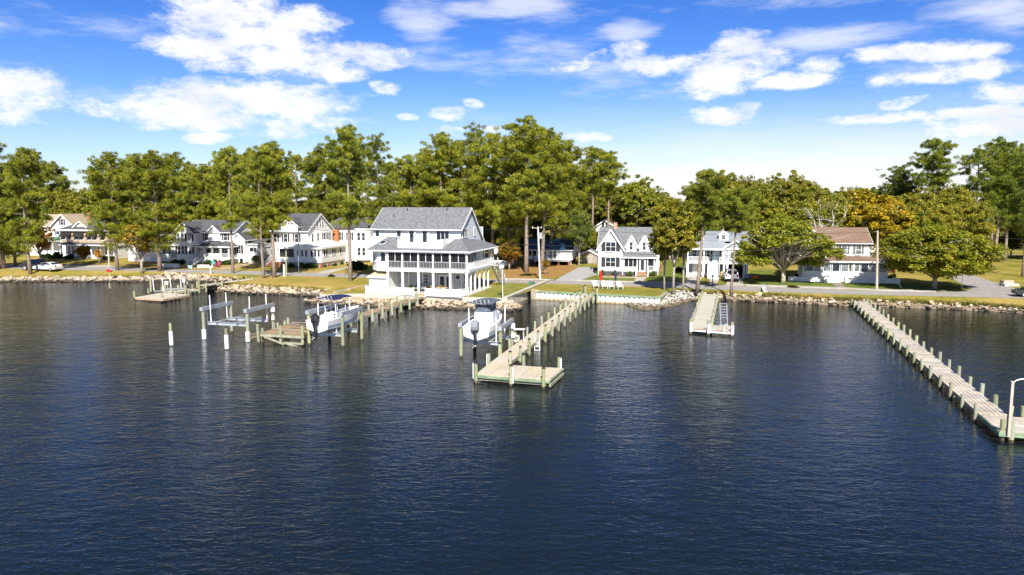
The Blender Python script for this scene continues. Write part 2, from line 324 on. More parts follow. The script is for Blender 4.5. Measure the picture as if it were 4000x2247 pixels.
# ================================================================ SETTING
# ---- water
def water_material():
    m = bpy.data.materials.new('river_water'); m.use_nodes = True; t = m.node_tree; b = t.nodes['Principled BSDF']
    b.inputs['Base Color'].default_value = (0.005, 0.010, 0.013, 1); b.inputs['Roughness'].default_value = 0.06; b.inputs['IOR'].default_value = 1.33
    g = nd(t, 'ShaderNodeNewGeometry')
    def wv(scale, stretch, rot, detail=2.5, dist=0.4):
        mp = nd(t, 'ShaderNodeMapping'); mp.inputs['Scale'].default_value = stretch; mp.inputs['Rotation'].default_value = (0, 0, rot); t.links.new(g.outputs['Position'], mp.inputs[0])
        n = nd(t, 'ShaderNodeTexNoise'); n.inputs['Scale'].default_value = scale; n.inputs['Detail'].default_value = detail; n.inputs['Distortion'].default_value = dist; n.inputs['Roughness'].default_value = 0.55
        t.links.new(mp.outputs[0], n.inputs['Vector']); return n.outputs[0]
    h = mth(t, 'ADD', mth(t, 'MULTIPLY', wv(2.5, (0.45, 1.0, 1), R(9)), 0.155), mth(t, 'MULTIPLY', wv(0.5, (0.55, 1.0, 1), R(-16)), 0.22))
    h = mth(t, 'ADD', h, mth(t, 'MULTIPLY', wv(6.2, (0.5, 1.0, 1), R(22)), 0.075))
    gust = sstep(t, wv(0.028, (1, 0.55, 1), R(24), 2), 0.36, 0.66, 0.72, 1.28)
    bp = nd(t, 'ShaderNodeBump'); bp.inputs['Distance'].default_value = 0.31; t.links.new(gust, bp.inputs['Strength']); t.links.new(h, bp.inputs['Height'])
    t.links.new(bp.outputs[0], b.inputs['Normal']); return m
sheet('river_water', [(-4000, -1500), (4000, -1500), (4000, 400), (-4000, 400)], 0.0, water_material())

# ---- shoreline: (photo x, top of bank y, waterline y)
BANKS = {
 'left': [(-330,1089,1104),(0,1086,1103),(300,1084,1103),(550,1083,1103),(615,1072,1101),(690,1070,1099),(806,1079,1103),(890,1085,1103),(950,1090,1098)],
 'mid': [(806,1126,1138),(850,1117,1142),(960,1118,1149),(1085,1124,1153),(1210,1131,1158),(1300,1134,1160),(1385,1143,1164)],
 'house': [(1196,1172,1183),(1240,1156,1189),(1380,1155,1197),(1500,1158,1203),(1700,1164,1210),(1900,1169,1215),(1980,1172,1219),(2035,1196,1213)],
 'gravel': [(2424,1170,1180),(2470,1168,1201),(2510,1166,1212),(2560,1164,1211),(2600,1146,1201),(2660,1138,1187),(2716,1141,1174),(2745,1143,1172)],
 'right': [(2745,1143,1172),(2803,1149,1175),(2977,1154,1181),(3093,1161,1186),(3300,1172,1196),(3414,1175,1198),(3624,1183,1206),(3834,1192,1215),(4000,1205,1225),(4400,1224,1243)]}
top = lambda n: [P('s', x, a, G) for x, a, b in BANKS[n]]
CAPL = P('s', 1380, 1149); SEAC = P('c1', 1885, 1215); SEAJ = P('c4', 405, 955); SEAE = P('c4', 630, 830)
BK0 = P('c4', 470, 965); BK1 = P('c4', 2150, 1047); BK2 = P('c4', 2230, 985)
TOPZ = {'left': [.42, .42, .42, .44, .8, .8, .7, .7, .85], 'mid': [.45, .6, .7, .7, .65, .65, .8], 'house': [.35, .75, .8, .8, .8, .8, .75, .3],
        'gravel': [.45, .5, .55, .6, .95, 1.05, .9, .7], 'right': [.7, .7, .72, .7, .68, .68, .66, .62, .5, .45]}
VERGE = {'left': [1061, 1058, 1056, 1060, 1062, 1064, 1069, 1072, 1078], 'mid': [1120, 1108, 1101, 1106, 1113, 1120, 1134], 'right': [1131, 1134, 1141, 1145, 1152, 1154, 1159, 1165, 1169, 1180]}
back = lambda n, i0=0: [P('s', x, v, G) for (x, a, b), v in list(zip(BANKS[n], VERGE[n]))[i0:]]
edge = [Vector((-2500, 260, G)), Vector((-220, 158, G))] + back('left') + [P('s', 960, 1090), P('s', 850, 1107)] + back('mid', 2) \
    + [CAPL, SEAC, SEAJ, BK0, BK1, BK2] + [P('s', 2660, 1138), P('s', 2716, 1134)] + back('right') + [Vector((2500, -160, G))]
GRASS = bpy.data.materials.new('lawn_grass'); GRASS.use_nodes = True
def grass_nodes():
    t = GRASS.node_tree; b = t.nodes['Principled BSDF']; b.inputs['Roughness'].default_value = 0.95; b.inputs['Specular IOR Level'].default_value = 0.1
    g = nd(t, 'ShaderNodeNewGeometry')
    def n(s, d=4, st=(1, 1, 1)):
        mp = nd(t, 'ShaderNodeMapping'); mp.inputs['Scale'].default_value = st; t.links.new(g.outputs['Position'], mp.inputs[0])
        q = nd(t, 'ShaderNodeTexNoise'); q.inputs['Scale'].default_value = s; q.inputs['Detail'].default_value = d; q.inputs['Roughness'].default_value = .65; t.links.new(mp.outputs[0], q.inputs['Vector']); return q.outputs[0]
    sp = nd(t, 'ShaderNodeSeparateXYZ'); t.links.new(g.outputs['Position'], sp.inputs[0])
    dry = mth(t, 'ADD', n(0.11), mth(t, 'MULTIPLY', mth(t, 'SUBTRACT', n(1.4, 5), 0.5), 0.5))
    dry = mth(t, 'ADD', dry, sstep(t, sp.outputs[0], -30, 40, 0.06, -0.04))
    r = nd(t, 'ShaderNodeValToRGB'); t.links.new(dry, r.inputs[0]); e = r.color_ramp.elements
    e[0].position = 0.30; e[0].color = (0.14, 0.165, 0.026, 1); e[1].position = 0.74; e[1].color = (0.42, 0.29, 0.11, 1)
    for p, c in ((0.44, (0.25, 0.225, 0.04, 1)), (0.58, (0.37, 0.28, 0.075, 1))): x = e.new(p); x.color = c
    f = nd(t, 'ShaderNodeMix', data_type='RGBA', blend_type='MULTIPLY'); f.inputs[0].default_value = 1
    fr = nd(t, 'ShaderNodeValToRGB'); t.links.new(n(5.5, 6, (0.6, 1.6, 1)), fr.inputs[0]); fr.color_ramp.elements[0].position = .3; fr.color_ramp.elements[0].color = (.62, .62, .6, 1); fr.color_ramp.elements[1].position = .7; fr.color_ramp.elements[1].color = (1.2, 1.18, 1.1, 1)
    t.links.new(r.outputs[0], f.inputs[6]); t.links.new(fr.outputs[0], f.inputs[7]); t.links.new(f.outputs[2], b.inputs['Base Color'])
    bp = nd(t, 'ShaderNodeBump'); bp.inputs['Strength'].default_value = 0.7; bp.inputs['Distance'].default_value = 0.1; t.links.new(n(9, 5), bp.inputs['Height']); t.links.new(bp.outputs[0], b.inputs['Normal'])
grass_nodes()
for key in VERGE:                       # lawn falling gently to the top of each rock bank
    vb = MB(); rb = back(key)
    for i in range(len(rb) - 1):
        t0, t1 = [P('s', BANKS[key][j][0], BANKS[key][j][1], TOPZ[key][j]) for j in (i, i + 1)]
        for k in range(4):
            f0, f1 = k / 4, (k + 1) / 4; q = [rb[i].lerp(t0, f0), rb[i + 1].lerp(t1, f0), rb[i + 1].lerp(t1, f1), rb[i].lerp(t0, f1)]
            vb.add(q, [(0, 1, 2, 3)])
    vm = vb.mesh('verge', GRASS)
    for p_ in vm.polygons:
        if p_.normal.z < 0: p_.flip()
    put('verge', vm, kind='structure')
sheet('ground', edge + [Vector((4000, 4500, G)), Vector((-4000, 4500, G))], G, GRASS)
sheet('corner_lawn', [P('s', 1390, 1133, .95), CAPL, P('s', 1245, 1152.5, .95), P('s', 1292, 1133, .95)], G - .1, GRASS)
LAWN = mat('green_lawn', (0.145, 0.165, 0.030), 0.95, 0.0, 0.55, col2=(0.25, 0.225, 0.055), bump=0.7, bscale=9, spec=0.1)
SOIL = mat('pine_straw', (0.26, 0.135, 0.06), 0.95, 0.3, 1.2, bump=0.6, bscale=8, spec=0.1)
SAND = mat('bare_earth', (0.40, 0.29, 0.19), 0.95, 0.25, 1.0, bump=0.4, bscale=8, spec=0.1)
PAVE = mat('pale_pavement', (0.42, 0.385, 0.335), 0.9, 0.12, 1.2, bump=0.2, bscale=12)
GRAVELD = mat('grey_gravel_drive', (0.36, 0.35, 0.345), 0.95, 0.16, 3.5, bump=0.6, bscale=14)
L = lambda c, *pts: [P(c, x, y) for x, y in pts]
# ---- the road along the shore, with a real kerb step on its landward side
near = [Vector((-300, 190, G)), Vector((-130, 141, G))] + L('c2', (750, 948)) + L('c3', (0, 905), (600, 928), (1500, 956), (2576, 985)) + L('c4', (0, 850), (1240, 880)) + L('c5', (500, 998), (1200, 1029), (2412, 1069)) + L('c6', (1500, 908), (2576, 935)) + [Vector((120, 75, G)), Vector((400, 10, G))]
far = [Vector((-300, 197, G)), Vector((-130, 148, G))] + L('c2', (800, 892), (1500, 903)) + L('c3', (0, 872), (1300, 903), (2576, 937)) + L('c4', (0, 810), (1000, 830), (1800, 850)) + L('c5', (0, 915), (1050, 955), (1700, 975), (2412, 1000)) + L('c6', (600, 842), (1600, 860), (2100, 875)) + [Vector((100, 88, G)), Vector((400, 17, G))]
ZR = G + 0.006
sheet('road', near + far[::-1], ZR, ROAD)
# side street with its rounded corner
sheet('side_street', L('c6', (1640, 862), (1800, 858), (1900, 848), (1990, 832), (1985, 820), (1920, 790), (1830, 745), (1720, 690), (1640, 650), (1500, 610), (1560, 606), (1700, 618), (1890, 640), (2100, 705), (2300, 770), (2480, 822), (2620, 855), (2620, 900), (1640, 872)), G + 0.010, ROAD)
def strip(name, a, w, z, m, kind='structure', h=None):
    pts = [Vector(p) for p in a]; L1, L2 = [], []
    for i, p in enumerate(pts):
        d = (pts[min(i + 1, len(pts) - 1)] - pts[max(i - 1, 0)]); n = Vector((-d.y, d.x, 0)).normalized(); L1.append(p); L2.append(p + n * w)
    if h is None: return sheet(name, L1 + L2[::-1], z, m, kind)
    mb = MB()
    for i in range(len(pts) - 1):
        a0, a1, b0, b1 = L1[i], L1[i+1], L2[i], L2[i+1]
        mb.add([(q.x, q.y, zz) for q in (a0, a1, b1, b0) for zz in (z, z + h)], [(0, 2, 3, 1), (2, 4, 5, 3), (4, 6, 7, 5), (6, 0, 1, 7), (1, 3, 5, 7)])
    return mb.build(name, m, kind=kind)
strip('kerb', L('c4', (0, 806), (640, 815)), 0.18, G, PAVE, h=0.10)
strip('kerb', L('c4', (1010, 829), (1800, 848), (2450, 868)), 0.18, G, PAVE, h=0.10)
strip('kerb', L('c5', (1085, 955), (1700, 974), (2412, 999)) + L('c6', (1000, 851), (1590, 859)), 0.18, G, PAVE, h=0.10)
strip('pavement', L('c4', (1010, 822), (1800, 842), (2500, 862)), 1.15, G + 0.02, PAVE)
strip('pavement', L('c4', (0, 797), (400, 803), (700, 812)), 0.9, G + 0.02, PAVE)
strip('pavement', L('c5', (1060, 946), (1700, 964), (2412, 988)) + L('c6', (1000, 842), (1600, 852), (1780, 860)), 1.15, G + 0.02, PAVE)
sheet('driveway', L('c4', (760, 800), (1050, 640), (1240, 640), (1320, 735), (1060, 820), (1010, 836), (720, 828)), G + 0.014, GRAVELD)
sheet('driveway', L('c5', (265, 905), (325, 800), (500, 800), (455, 920), (420, 930), (250, 930)), G + 0.014, PAVE)
sheet('driveway', L('c5', (820, 930), (830, 850), (1040, 850), (1045, 930), (1060, 958), (800, 950)), G + 0.014, PAVE)
sheet('garden_path', L('c5', (590, 930), (600, 850), (735, 850), (680, 935)), G + 0.012, PAVE)
sheet('garden_path', L('c4', (1800, 835), (1835, 775), (1975, 775), (1915, 835)), G + 0.016, PAVE)
sheet('garden_path', L('c4', (1360, 778), (1840, 790), (1836, 776), (1370, 766)), G + 0.026, PAVE)
sheet('garden_path', L('c6', (478, 812), (400, 730), (505, 728), (585, 812)), G + 0.012, mat('brick_walk', (0.24, 0.20, 0.17), 0.9, 0.2, 3))
sheet('garden_path', L('c3', (1985, 935), (2050, 900), (2380, 845), (2390, 860), (2130, 930)), G + 0.012, PAVE)
sheet('driveway', L('c3', (720, 880), (780, 850), (1290, 780), (1290, 800), (960, 860), (900, 885)), G + 0.012, SAND)
sheet('parking_apron', L('c2', (740, 895), (930, 875), (1500, 885), (1560, 905), (1500, 912), (800, 905)), G + 0.012, PAVE)
sheet('planting_bed', L('c4', (1330, 745), (1830, 752), (1835, 772), (1380, 766)), G + 0.022, SOIL)
sheet('planting_bed', L('c4', (1985, 775), (2080, 770), (2170, 700), (2165, 660), (2230, 600), (2200, 560), (2140, 640), (2100, 735), (1990, 745)), G + 0.020, SOIL)
sheet('pine_straw_bed', L('c4', (0, 795), (0, 640), (200, 610), (700, 600), (1060, 625), (860, 740), (700, 790)), G + 0.009, mat('straw_lawn', (0.30, 0.20, 0.055), 0.95, 0.0, 0.8, col2=(0.30, 0.15, 0.06), bump=0.6, bscale=8, spec=.1))
# greener mown lawns
sheet('house_lawn', [P('c1', 1420, 1190), P('c1', 1850, 1217), SEAC + Vector((0, .35, 0)), P('c4', 360, 905), P('c4', 440, 862), P('c4', 0, 858), P('c1', 1850, 1020), P('c1', 1700, 1075)], G + 0.008, LAWN)
sheet('front_lawn', L('c4', (1040, 815), (1200, 780), (1800, 795), (1800, 830)), G + 0.008, mat('lush_lawn', (0.085, 0.13, 0.02), 0.95, 0.0, 0.6, col2=(0.17, 0.19, 0.035), bump=.7, bscale=9, spec=.1))
sheet('front_lawn', L('c4', (1940, 830), (1985, 780), (2170, 740), (2240, 560), (2420, 560), (2540, 740), (2450, 850)), G + 0.008, MATS['lush_lawn'])
sheet('front_lawn', L('c5', (1060, 935), (1060, 860), (1160, 750), (1420, 740), (1500, 800), (2100, 860), (2220, 875), (2310, 975), (1700, 955)), G + 0.008, MATS['lush_lawn'])
sheet('front_lawn', L('c6', (505, 730), (1170, 745), (1500, 790), (1560, 845), (900, 832), (590, 810)), G + 0.008, MATS['lush_lawn'])

# ---- rock banks: earth slope + stones
rng = random.Random(5)
def stone_mesh(seed, m):
    r = random.Random(seed); bm = bmesh.new()
    for i in range(15):
        d = Vector((r.gauss(0, 1), r.gauss(0, 1), r.gauss(0, 1))).normalized(); d.x *= r.uniform(.75, 1.1); d.y *= r.uniform(.6, .95); d.z *= r.uniform(.45, .8); bm.verts.new(d * 0.5)
    res = bmesh.ops.convex_hull(bm, input=bm.verts)
    bmesh.ops.delete(bm, geom=list({e for e in res['geom_unused'] + res['geom_interior'] if isinstance(e, bmesh.types.BMVert)}), context='VERTS')
    me = bpy.data.meshes.new('stone'); bm.to_mesh(me); bm.free(); me.materials.append(m); return me
def stone_mat(name, dry, dry2, dark):
    m = mat(name, dry, 0.9, 0.0, 1.7, col2=dry2, bump=0.5, bscale=6, objrand=0.2); t = m.node_tree; b = t.nodes['Principled BSDF']
    src = b.inputs['Base Color'].links[0].from_socket; g = nd(t, 'ShaderNodeNewGeometry'); sp = nd(t, 'ShaderNodeSeparateXYZ'); t.links.new(g.outputs['Position'], sp.inputs[0])
    n = nd(t, 'ShaderNodeTexNoise'); n.inputs['Scale'].default_value = 1.5; t.links.new(g.outputs['Position'], n.inputs['Vector'])
    z = mth(t, 'ADD', sp.outputs[2], mth(t, 'MULTIPLY', mth(t, 'SUBTRACT', n.outputs[0], 0.5), 0.25))
    mx = nd(t, 'ShaderNodeMix', data_type='RGBA'); t.links.new(sstep(t, z, 0.18, 0.42), mx.inputs[0]); mx.inputs[6].default_value = (*dark, 1); t.links.new(src, mx.inputs[7]); t.links.new(mx.outputs[2], b.inputs['Base Color']); return m
ROCK = stone_mat('bank_rock', (0.33, 0.255, 0.17), (0.52, 0.44, 0.335), (0.06, 0.048, 0.034))
ROCKG = stone_mat('gravel_rock', (0.37, 0.34, 0.30), (0.53, 0.51, 0.475), (0.17, 0.135, 0.08))
EARTH = mat('bank_earth', (0.20, 0.15, 0.10), 0.95, 0.3, 1.5, bump=0.5, bscale=6)
SM = {'rock': [stone_mesh(i, ROCK) for i in range(10)], 'gravel': [stone_mesh(40 + i, ROCKG) for i in range(8)]}
def lerp_bank(rows, k, s):          # k along, s 0 top .. 1 waterline
    i = min(int(k), len(rows) - 2); f = k - i
    a = rows[i][0].lerp(rows[i+1][0], f); b = rows[i][1].lerp(rows[i+1][1], f); return a.lerp(b, s)
def bank(name, key, label, size, dens, kind='rock', zt=G - 0.05, npart=300):
    rows = [(P('s', x, a, TOPZ[key][i]), P('s', x, b, 0.0)) for i, (x, a, b) in enumerate(BANKS[key])]
    root = bpy.data.objects.new(name, None); COL.objects.link(root); root['kind'] = 'structure'; root['label'] = label
    mb = MB()
    for i in range(len(rows) - 1):
        a, b = rows[i]; c, d = rows[i + 1]
        oa, oc = (b - a).normalized() * 2.5, (d - c).normalized() * 2.5; dz = Vector((0, 0, -.12))
        ba, bc = a - oa * .3, c - oc * .3; ba.z = a.z - .25; bc.z = c.z - .25
        mb.add([ba, a + dz, b + dz, b + oa - Vector((0, 0, .6)), bc, c + dz, d + dz, d + oc - Vector((0, 0, .6))], [(0, 1, 5, 4), (1, 2, 6, 5), (2, 3, 7, 6)])
    mb.build('bank_slope', EARTH, root, kind='structure')
    pts = []
    for i in range(len(rows) - 1):
        a, b = rows[i]; c, d = rows[i+1]; area = ((c - a).length + (d - b).length) / 2 * ((b - a).length + (d - c).length) / 2
        for j in range(int(area * dens)):
            k = i + rng.random(); s = rng.random() ** 0.9 * 1.12 - 0.02; p = lerp_bank(rows, k, min(s, 1.0))
            if s > 1: p.z -= (s - 1) * 1.5
            if p.x < -93 or p.x > 70: continue
            pts.append((p, (size[0] + (size[1] - size[0]) * rng.random() ** 1.7) * (1.35 if rng.random() < .08 else 1), rng))
    pts.sort(key=lambda q: -q[1] / q[0].y)
    rest = MB()
    for n, (p, sz, _) in enumerate(pts):
        me = rng.choice(SM[kind]); rot = (rng.uniform(-.5, .5), rng.uniform(-.5, .5), rng.uniform(0, 6.28)); sc = (sz * rng.uniform(.85, 1.3), sz * rng.uniform(.8, 1.1), sz * rng.uniform(.75, 1.0))
        if n < npart: put('stone', me, root, (p.x, p.y, p.z + sz * .12), rot=rot, scale=sc)
        else:
            M = Matrix.LocRotScale(Vector((p.x, p.y, p.z + sz * .12)), __import__('mathutils').Euler(rot), Vector(sc))
            rest.add([M @ v.co for v in me.vertices], [tuple(f.vertices) for f in me.polygons])
    if rest.v: rest.build('loose_stones', SM[kind][0].materials[0], root, kind='stuff')
    return root
bank('rock_bank', 'left', 'long tan rock bank below the road lawn at left', (0.38, 1.0), 5.5)
bank('rock_bank', 'mid', 'pale rock bank below the lawn left of the three-storey house', (0.34, 0.95), 6.0)
bank('rock_bank', 'house', 'rock bank at the foot of the three-storey house', (0.32, 0.92), 6.0)
bank('gravel_bank', 'gravel', 'fine grey rubble bank beside the white bulkhead', (0.22, 0.5), 9.0, 'gravel')
bank('rock_bank', 'right', 'low tan rock bank below the road lawn at right', (0.28, 0.72), 9.5)
# earth apron between the house's concrete cap and its rocks
ap = MB(); rowsH = [(x, a) for x, a, b in BANKS['house']]
capline = [(1250, 1152), (1380, 1149), (1500, 1152.5), (1700, 1158), (1900, 1163.5), (1979, 1166)]
for i in range(len(capline) - 1):
    a, b = P('s', *capline[i], G - .06), P('s', *capline[i + 1], G - .06); q0, q1 = P('s', capline[i][0], capline[i][1] + 12, .72), P('s', capline[i + 1][0], capline[i + 1][1] + 12, .72)
    ap.add([a, b, q1, q0], [(0, 1, 2, 3)])
ap.build('earth_apron', mat('sandy_apron', (0.50, 0.40, 0.28), 0.95, 0.18, 1.2, bump=.4, bscale=6), kind='structure')
# ---- concrete sea wall round the house lot
def wall_run(mb, pts, w, z0, z1):
    for a, b in zip(pts[:-1], pts[1:]):
        mb.bar(Vector((a[0], a[1], (z0 + z1) / 2)), Vector((b[0], b[1], (z0 + z1) / 2)), w, z1 - z0)
sw = thing('sea_wall', 'stained concrete sea wall round the corner of the three-storey house lawn', 'sea wall')
mb = MB(); wall_run(mb, [SEAC + Vector((-.1, -.16, 0)), SEAE], 0.38, -0.8, G + 0.12); mb.build('wall', CONCW, sw)
mb = MB(); wall_run(mb, [SEAC + Vector((-.12, -.2, 0)), SEAE + Vector((.04, .1, 0))], 0.5, G + 0.123, G + 0.22); mb.build('coping', CONC, sw)
mb = MB(); wall_run(mb, [P('s', 1250, 1152), CAPL, SEAC + Vector((-.2, -.05, 0))], 0.34, G - 0.5, G + 0.05); mb.build('front_cap', CONC, sw)
mb = MB(); wall_run(mb, [P('c3', 2210, 1166), P('c3', 2576, 1085), P('c3', 2640, 1070)], 0.22, G - 0.3, G + 0.07); mb.build('side_kerb', CONC, sw)
# ---- white sheet-pile bulkhead, both sides of the long pier
bh = thing('bulkhead', 'white sheet pile bulkhead with green timber cap between the sea wall and the rubble', 'bulkhead')
d = (BK1 - BK0); ln = d.length; d.normalize(); nrm = Vector((d.y, -d.x, 0)); npan = int(ln / 0.62)
VS = mat('stained_white_vinyl', (0.62, 0.57, 0.45), 0.6, 0.1, 2.0)
tv = VS.node_tree; bb = tv.nodes['Principled BSDF']; g_ = nd(tv, 'ShaderNodeNewGeometry'); sp_ = nd(tv, 'ShaderNodeSeparateXYZ'); tv.links.new(g_.outputs['Position'], sp_.inputs[0])
nn_ = nd(tv, 'ShaderNodeTexNoise'); nn_.inputs['Scale'].default_value = 2.2; tv.links.new(g_.outputs['Position'], nn_.inputs['Vector'])
mm_ = nd(tv, 'ShaderNodeMix', data_type='RGBA'); tv.links.new(sstep(tv, mth(tv, 'ADD', sp_.outputs[2], mth(tv, 'MULTIPLY', nn_.outputs[0], .35)), .2, .62), mm_.inputs[0]); mm_.inputs[6].default_value = (.38, .30, .16, 1); mm_.inputs[7].default_value = (.80, .79, .75, 1); tv.links.new(mm_.outputs[2], bb.inputs['Base Color'])
pm = MB(); w_ = ln / npan
pm.prism([(0.02, 0), (0.09, -.20), (w_ * .78, -.20), (w_ * .86, 0), (w_ * .98, 0), (w_ * .98, .04), (.02, .04)], -1.0, 0.92); pm = pm.mesh('bulkhead_panel', VS)
for i in range(npan): put('bulkhead_panel', pm, bh, BK0 + d * (w_ * i) - Vector((0, 0, G)), rz=math.atan2(d.y, d.x))
e1, e2 = BK0.copy(), BK1.copy(); mb = MB()
GRT = mat('green_treated_timber', (0.22, 0.30, 0.19), 0.85, 0.25, 2.5)
mb.bar(e1 + nrm * .06 + Vector((0, 0, -.0)), e2 + nrm * .06 + Vector((0, 0, -.0)), .42, .09); mb.bar(e1 + nrm * .25 + Vector((0, 0, -.1)), e2 + nrm * .25 + Vector((0, 0, -.1)), .07, .1); mb.build('timber_cap', GRT, bh)
mb = MB(); mb.bar(BK1 + Vector((0, -.1, -.02)), BK2 + Vector((0.1, .2, -.02)), .5, .12); mb.bar(BK1 + Vector((.1, -.05, -.5)), BK2 + Vector((.1, .2, -.5)), .12, .85); mb.build('return_cap', TIMB, bh)
mb = MB(); mb.bar(SEAJ + Vector((.1, 0, -.6)), BK0 + Vector((.2, -.1, -.6)), .5, 1.4); mb.build('wall_joint', CONCW, bh)

# ---- unmown grass along the tops of the banks
gr_ = np.random.default_rng(8); GV = []
for key, n_ in (('left', 5200), ('mid', 2600), ('right', 6500)):
    rows = [(P('s', x, a, TOPZ[key][i]), P('s', x, b, 0.0)) for i, (x, a, b) in enumerate(BANKS[key])]
    for i in range(n_):
        p = lerp_bank(rows, gr_.random() * (len(rows) - 1.001), gr_.normal(-.12, .16)); 
        if p.x < -93 or p.x > 72: continue
        p.z = min(p.z, TOPZ[key][2] + .25); h = gr_.uniform(.08, .34); a = gr_.uniform(0, 6.28); w = .035; GV += [(p.x - w * math.cos(a), p.y - w * math.sin(a), p.z - .05), (p.x + w * math.cos(a), p.y + w * math.sin(a), p.z - .05), (p.x + gr_.normal(0, .08), p.y + gr_.normal(0, .08), p.z + h)]
gm_ = MB(); gm_.v = GV; gm_.f = [(3*i, 3*i+1, 3*i+2) for i in range(len(GV) // 3)]; go_ = gm_.build('bank_grass', STRAW, kind='stuff'); go_['label'] = 'ragged unmown grass along the tops of the rock banks'; go_['category'] = 'grass'

# ================================================================ PIERS, PILES AND LIFTS
def pile_mesh(h, r, capped, low=-1.6):
    def f():
        mb = MB(); n = 10; rr = random.Random(int(h * 100)); mb.path([(0, 0, 0.16), (rr.uniform(-.015, .015), 0, h * .5), (0, 0, h)], [r, r * .98, r * .95], n)
        a = mb.mesh('piling', PILE)
        mb = MB(); mb.tube((0, 0, low), (0, 0, 0.16), r * 1.04, r * 1.02, n); b = mb.mesh('wet_band', PILEW)
        mb = MB(); mb.tube((0, 0, h + .002), (0, 0, h + .03), r * 1.12, r * 1.12, n); mb.tube((0, 0, h + .031), (0, 0, h + .15), r * 1.1, r * .1, n); c = mb.mesh('pile_cap', CAPM)
        return a, b, c
    return cached(('pile', round(h, 2), r, capped), f)
def piling(parent, p, h, r=0.115, capped=False, lean=(0, 0), sleeve=None):
    a, b, c = pile_mesh(round(h, 2), r, capped)
    o = put('piling', a, parent, (p[0], p[1], 0)); o.rotation_euler = (lean[0], lean[1], rng.uniform(0, 6))
    put('wet_band', b, o)
    if capped: put('pile_cap', c, o)
    if sleeve:
        mb = MB(); mb.tube((0, 0, sleeve[0]), (0, 0, sleeve[1]), r * 1.35, r * 1.35, 8); mb.build('white_sleeve', PVC, o)
    return o
def slot_module(w, ln, nsl, m, th=0.04, gap=0.07):
    mb = MB(); sw_ = (w - gap * (nsl - 1)) / nsl
    for i in range(nsl):
        x = -w / 2 + i * (sw_ + gap); mb.box(x, x + sw_, 0.004, ln - 0.008, -th, 0)
    for y in (0.0, ln * .5 - .03, ln - .07):
        for i in range(nsl - 1):
            x = -w / 2 + i * (sw_ + gap) + sw_; mb.box(x - .001, x + gap + .001, y + .006, y + .06, -th, -0.003)
    return mb.mesh('deck_panel', m)
def board_mesh(w, ln, m, th=0.045, name='plank'):
    mb = MB(); mb.box(-w / 2, w / 2, 0.006, ln - 0.006, -th, 0); return mb.mesh(name, m)
def frame2(A, B):
    d = Vector((B.x - A.x, B.y - A.y, 0)); ln = d.length; d.normalize(); return d, Vector((d.y, -d.x, 0)), ln
def walkway(root, A, B, w, npairs, ph, deckm, mode, ml, capped=False, r=0.115, wob=0.0, sides=(-1, 1), off=0.14, skip=()):
    d, n, ln = frame2(A, B); k = max(1, round(ln / ml)); ml = ln / k; slope = math.atan2(B.z - A.z, ln); rz = math.atan2(-d.x, d.y)
    me = slot_module(w, ml, 6, deckm) if mode == 'slot' else board_mesh(w, ml, deckm)
    for i in range(k):
        p = A.lerp(B, i / k); o = put('deck_panel' if mode == 'slot' else 'plank', me, root, p)
        o.rotation_euler = (slope + (rng.uniform(-wob, wob) if wob else 0), rng.uniform(-wob, wob) if wob else rng.uniform(-.004, .004), rz + (rng.uniform(-wob, wob) if wob else 0))
        if wob: o.location.z += rng.uniform(0, wob * .5)
    for s in (-1, 1):
        mb = MB(); z = Vector((0, 0, -.15)); e = n * (s * (w / 2 - .03)); mb.bar(A + e + z, B + e + z, 0.06, 0.2); mb.build('stringer', TIMB, root)
    for i in range(npairs):
        if i in skip: continue
        t = (i + .12) / (npairs - .76) if npairs > 1 else 0; c = A.lerp(B, min(t, 1))
        mb = MB(); mb.bar(c - n * (w / 2 + .22) + Vector((0, 0, -.32)), c + n * (w / 2 + .22) + Vector((0, 0, -.32)), 0.09, 0.2); mb.build('cross_beam', TIMB, root)
        for s in sides:
            p = c + n * (s * (w / 2 + off)); piling(root, p, max(c.z + ph + rng.uniform(-.13, .10), .5), r * rng.choice((.92, 1.0, 1.08)), capped, (rng.uniform(-.03, .03), rng.uniform(-.03, .03)))
            
# ---- long T pier in the middle
pr = thing('timber_pier', 'long timber pier with black-capped piles and a plain tan T-shaped head', 'pier')
A, B = P('d3', 778, 1040, .62), P('d3', 2022, 86, 1.03)
walkway(pr, A, B, 1.42, 15, .78, DECKP, 'slot', 0.62, True)
for x, y in ((1948, 100), (2113, 130)):
    q = P('d3', x, y, 1.0); piling(pr, q, 2.05, .13, True)
FL, FR, BR, BL = P('d3', 472, 1176, .62), P('d3', 1462, 1254, .62), P('d3', 1645, 1097, .62), P('d3', 655, 1036, .62)
nx, ny = 5, 2
for i in range(nx):
    for j in range(ny):
        def q(u, v): return FL.lerp(FR, u).lerp(BL.lerp(BR, u), v)
        g1, g2 = .003, .005
        pts = [q(i / nx + g1, j / ny + g2), q((i + 1) / nx - g1, j / ny + g2), q((i + 1) / nx - g1, (j + 1) / ny - g2), q(i / nx + g1, (j + 1) / ny - g2)]
        mb = MB(); mb.slab(pts, .05); mb.build('deck_board', DECKP, pr)
mb = MB()
for a, b in ((FL, FR), (FR, BR), (BR, BL), (BL, FL)): mb.bar(a + Vector((0, 0, -.15)), b + Vector((0, 0, -.15)), .09, .2)
each(mb, 'rim_joist', GRT, pr)
mb = MB(); mb.bar(FR + Vector((.06, 0, -.42)), BR + Vector((.06, 0, -.42)), .1, .2); mb.bar(FL.lerp(FR, .02) + Vector((0, .2, -.36)), FL.lerp(FR, .98) + Vector((0, .2, -.36)), .1, .18); mb.bar(FR + Vector((.06, 0, -.05)), BR + Vector((.06, 0, -.05)), .12, .1); each(mb, 'lower_beam', TIMB, pr)
uu = (FR - FL).normalized(); vv = Vector((-uu.y, uu.x, 0))
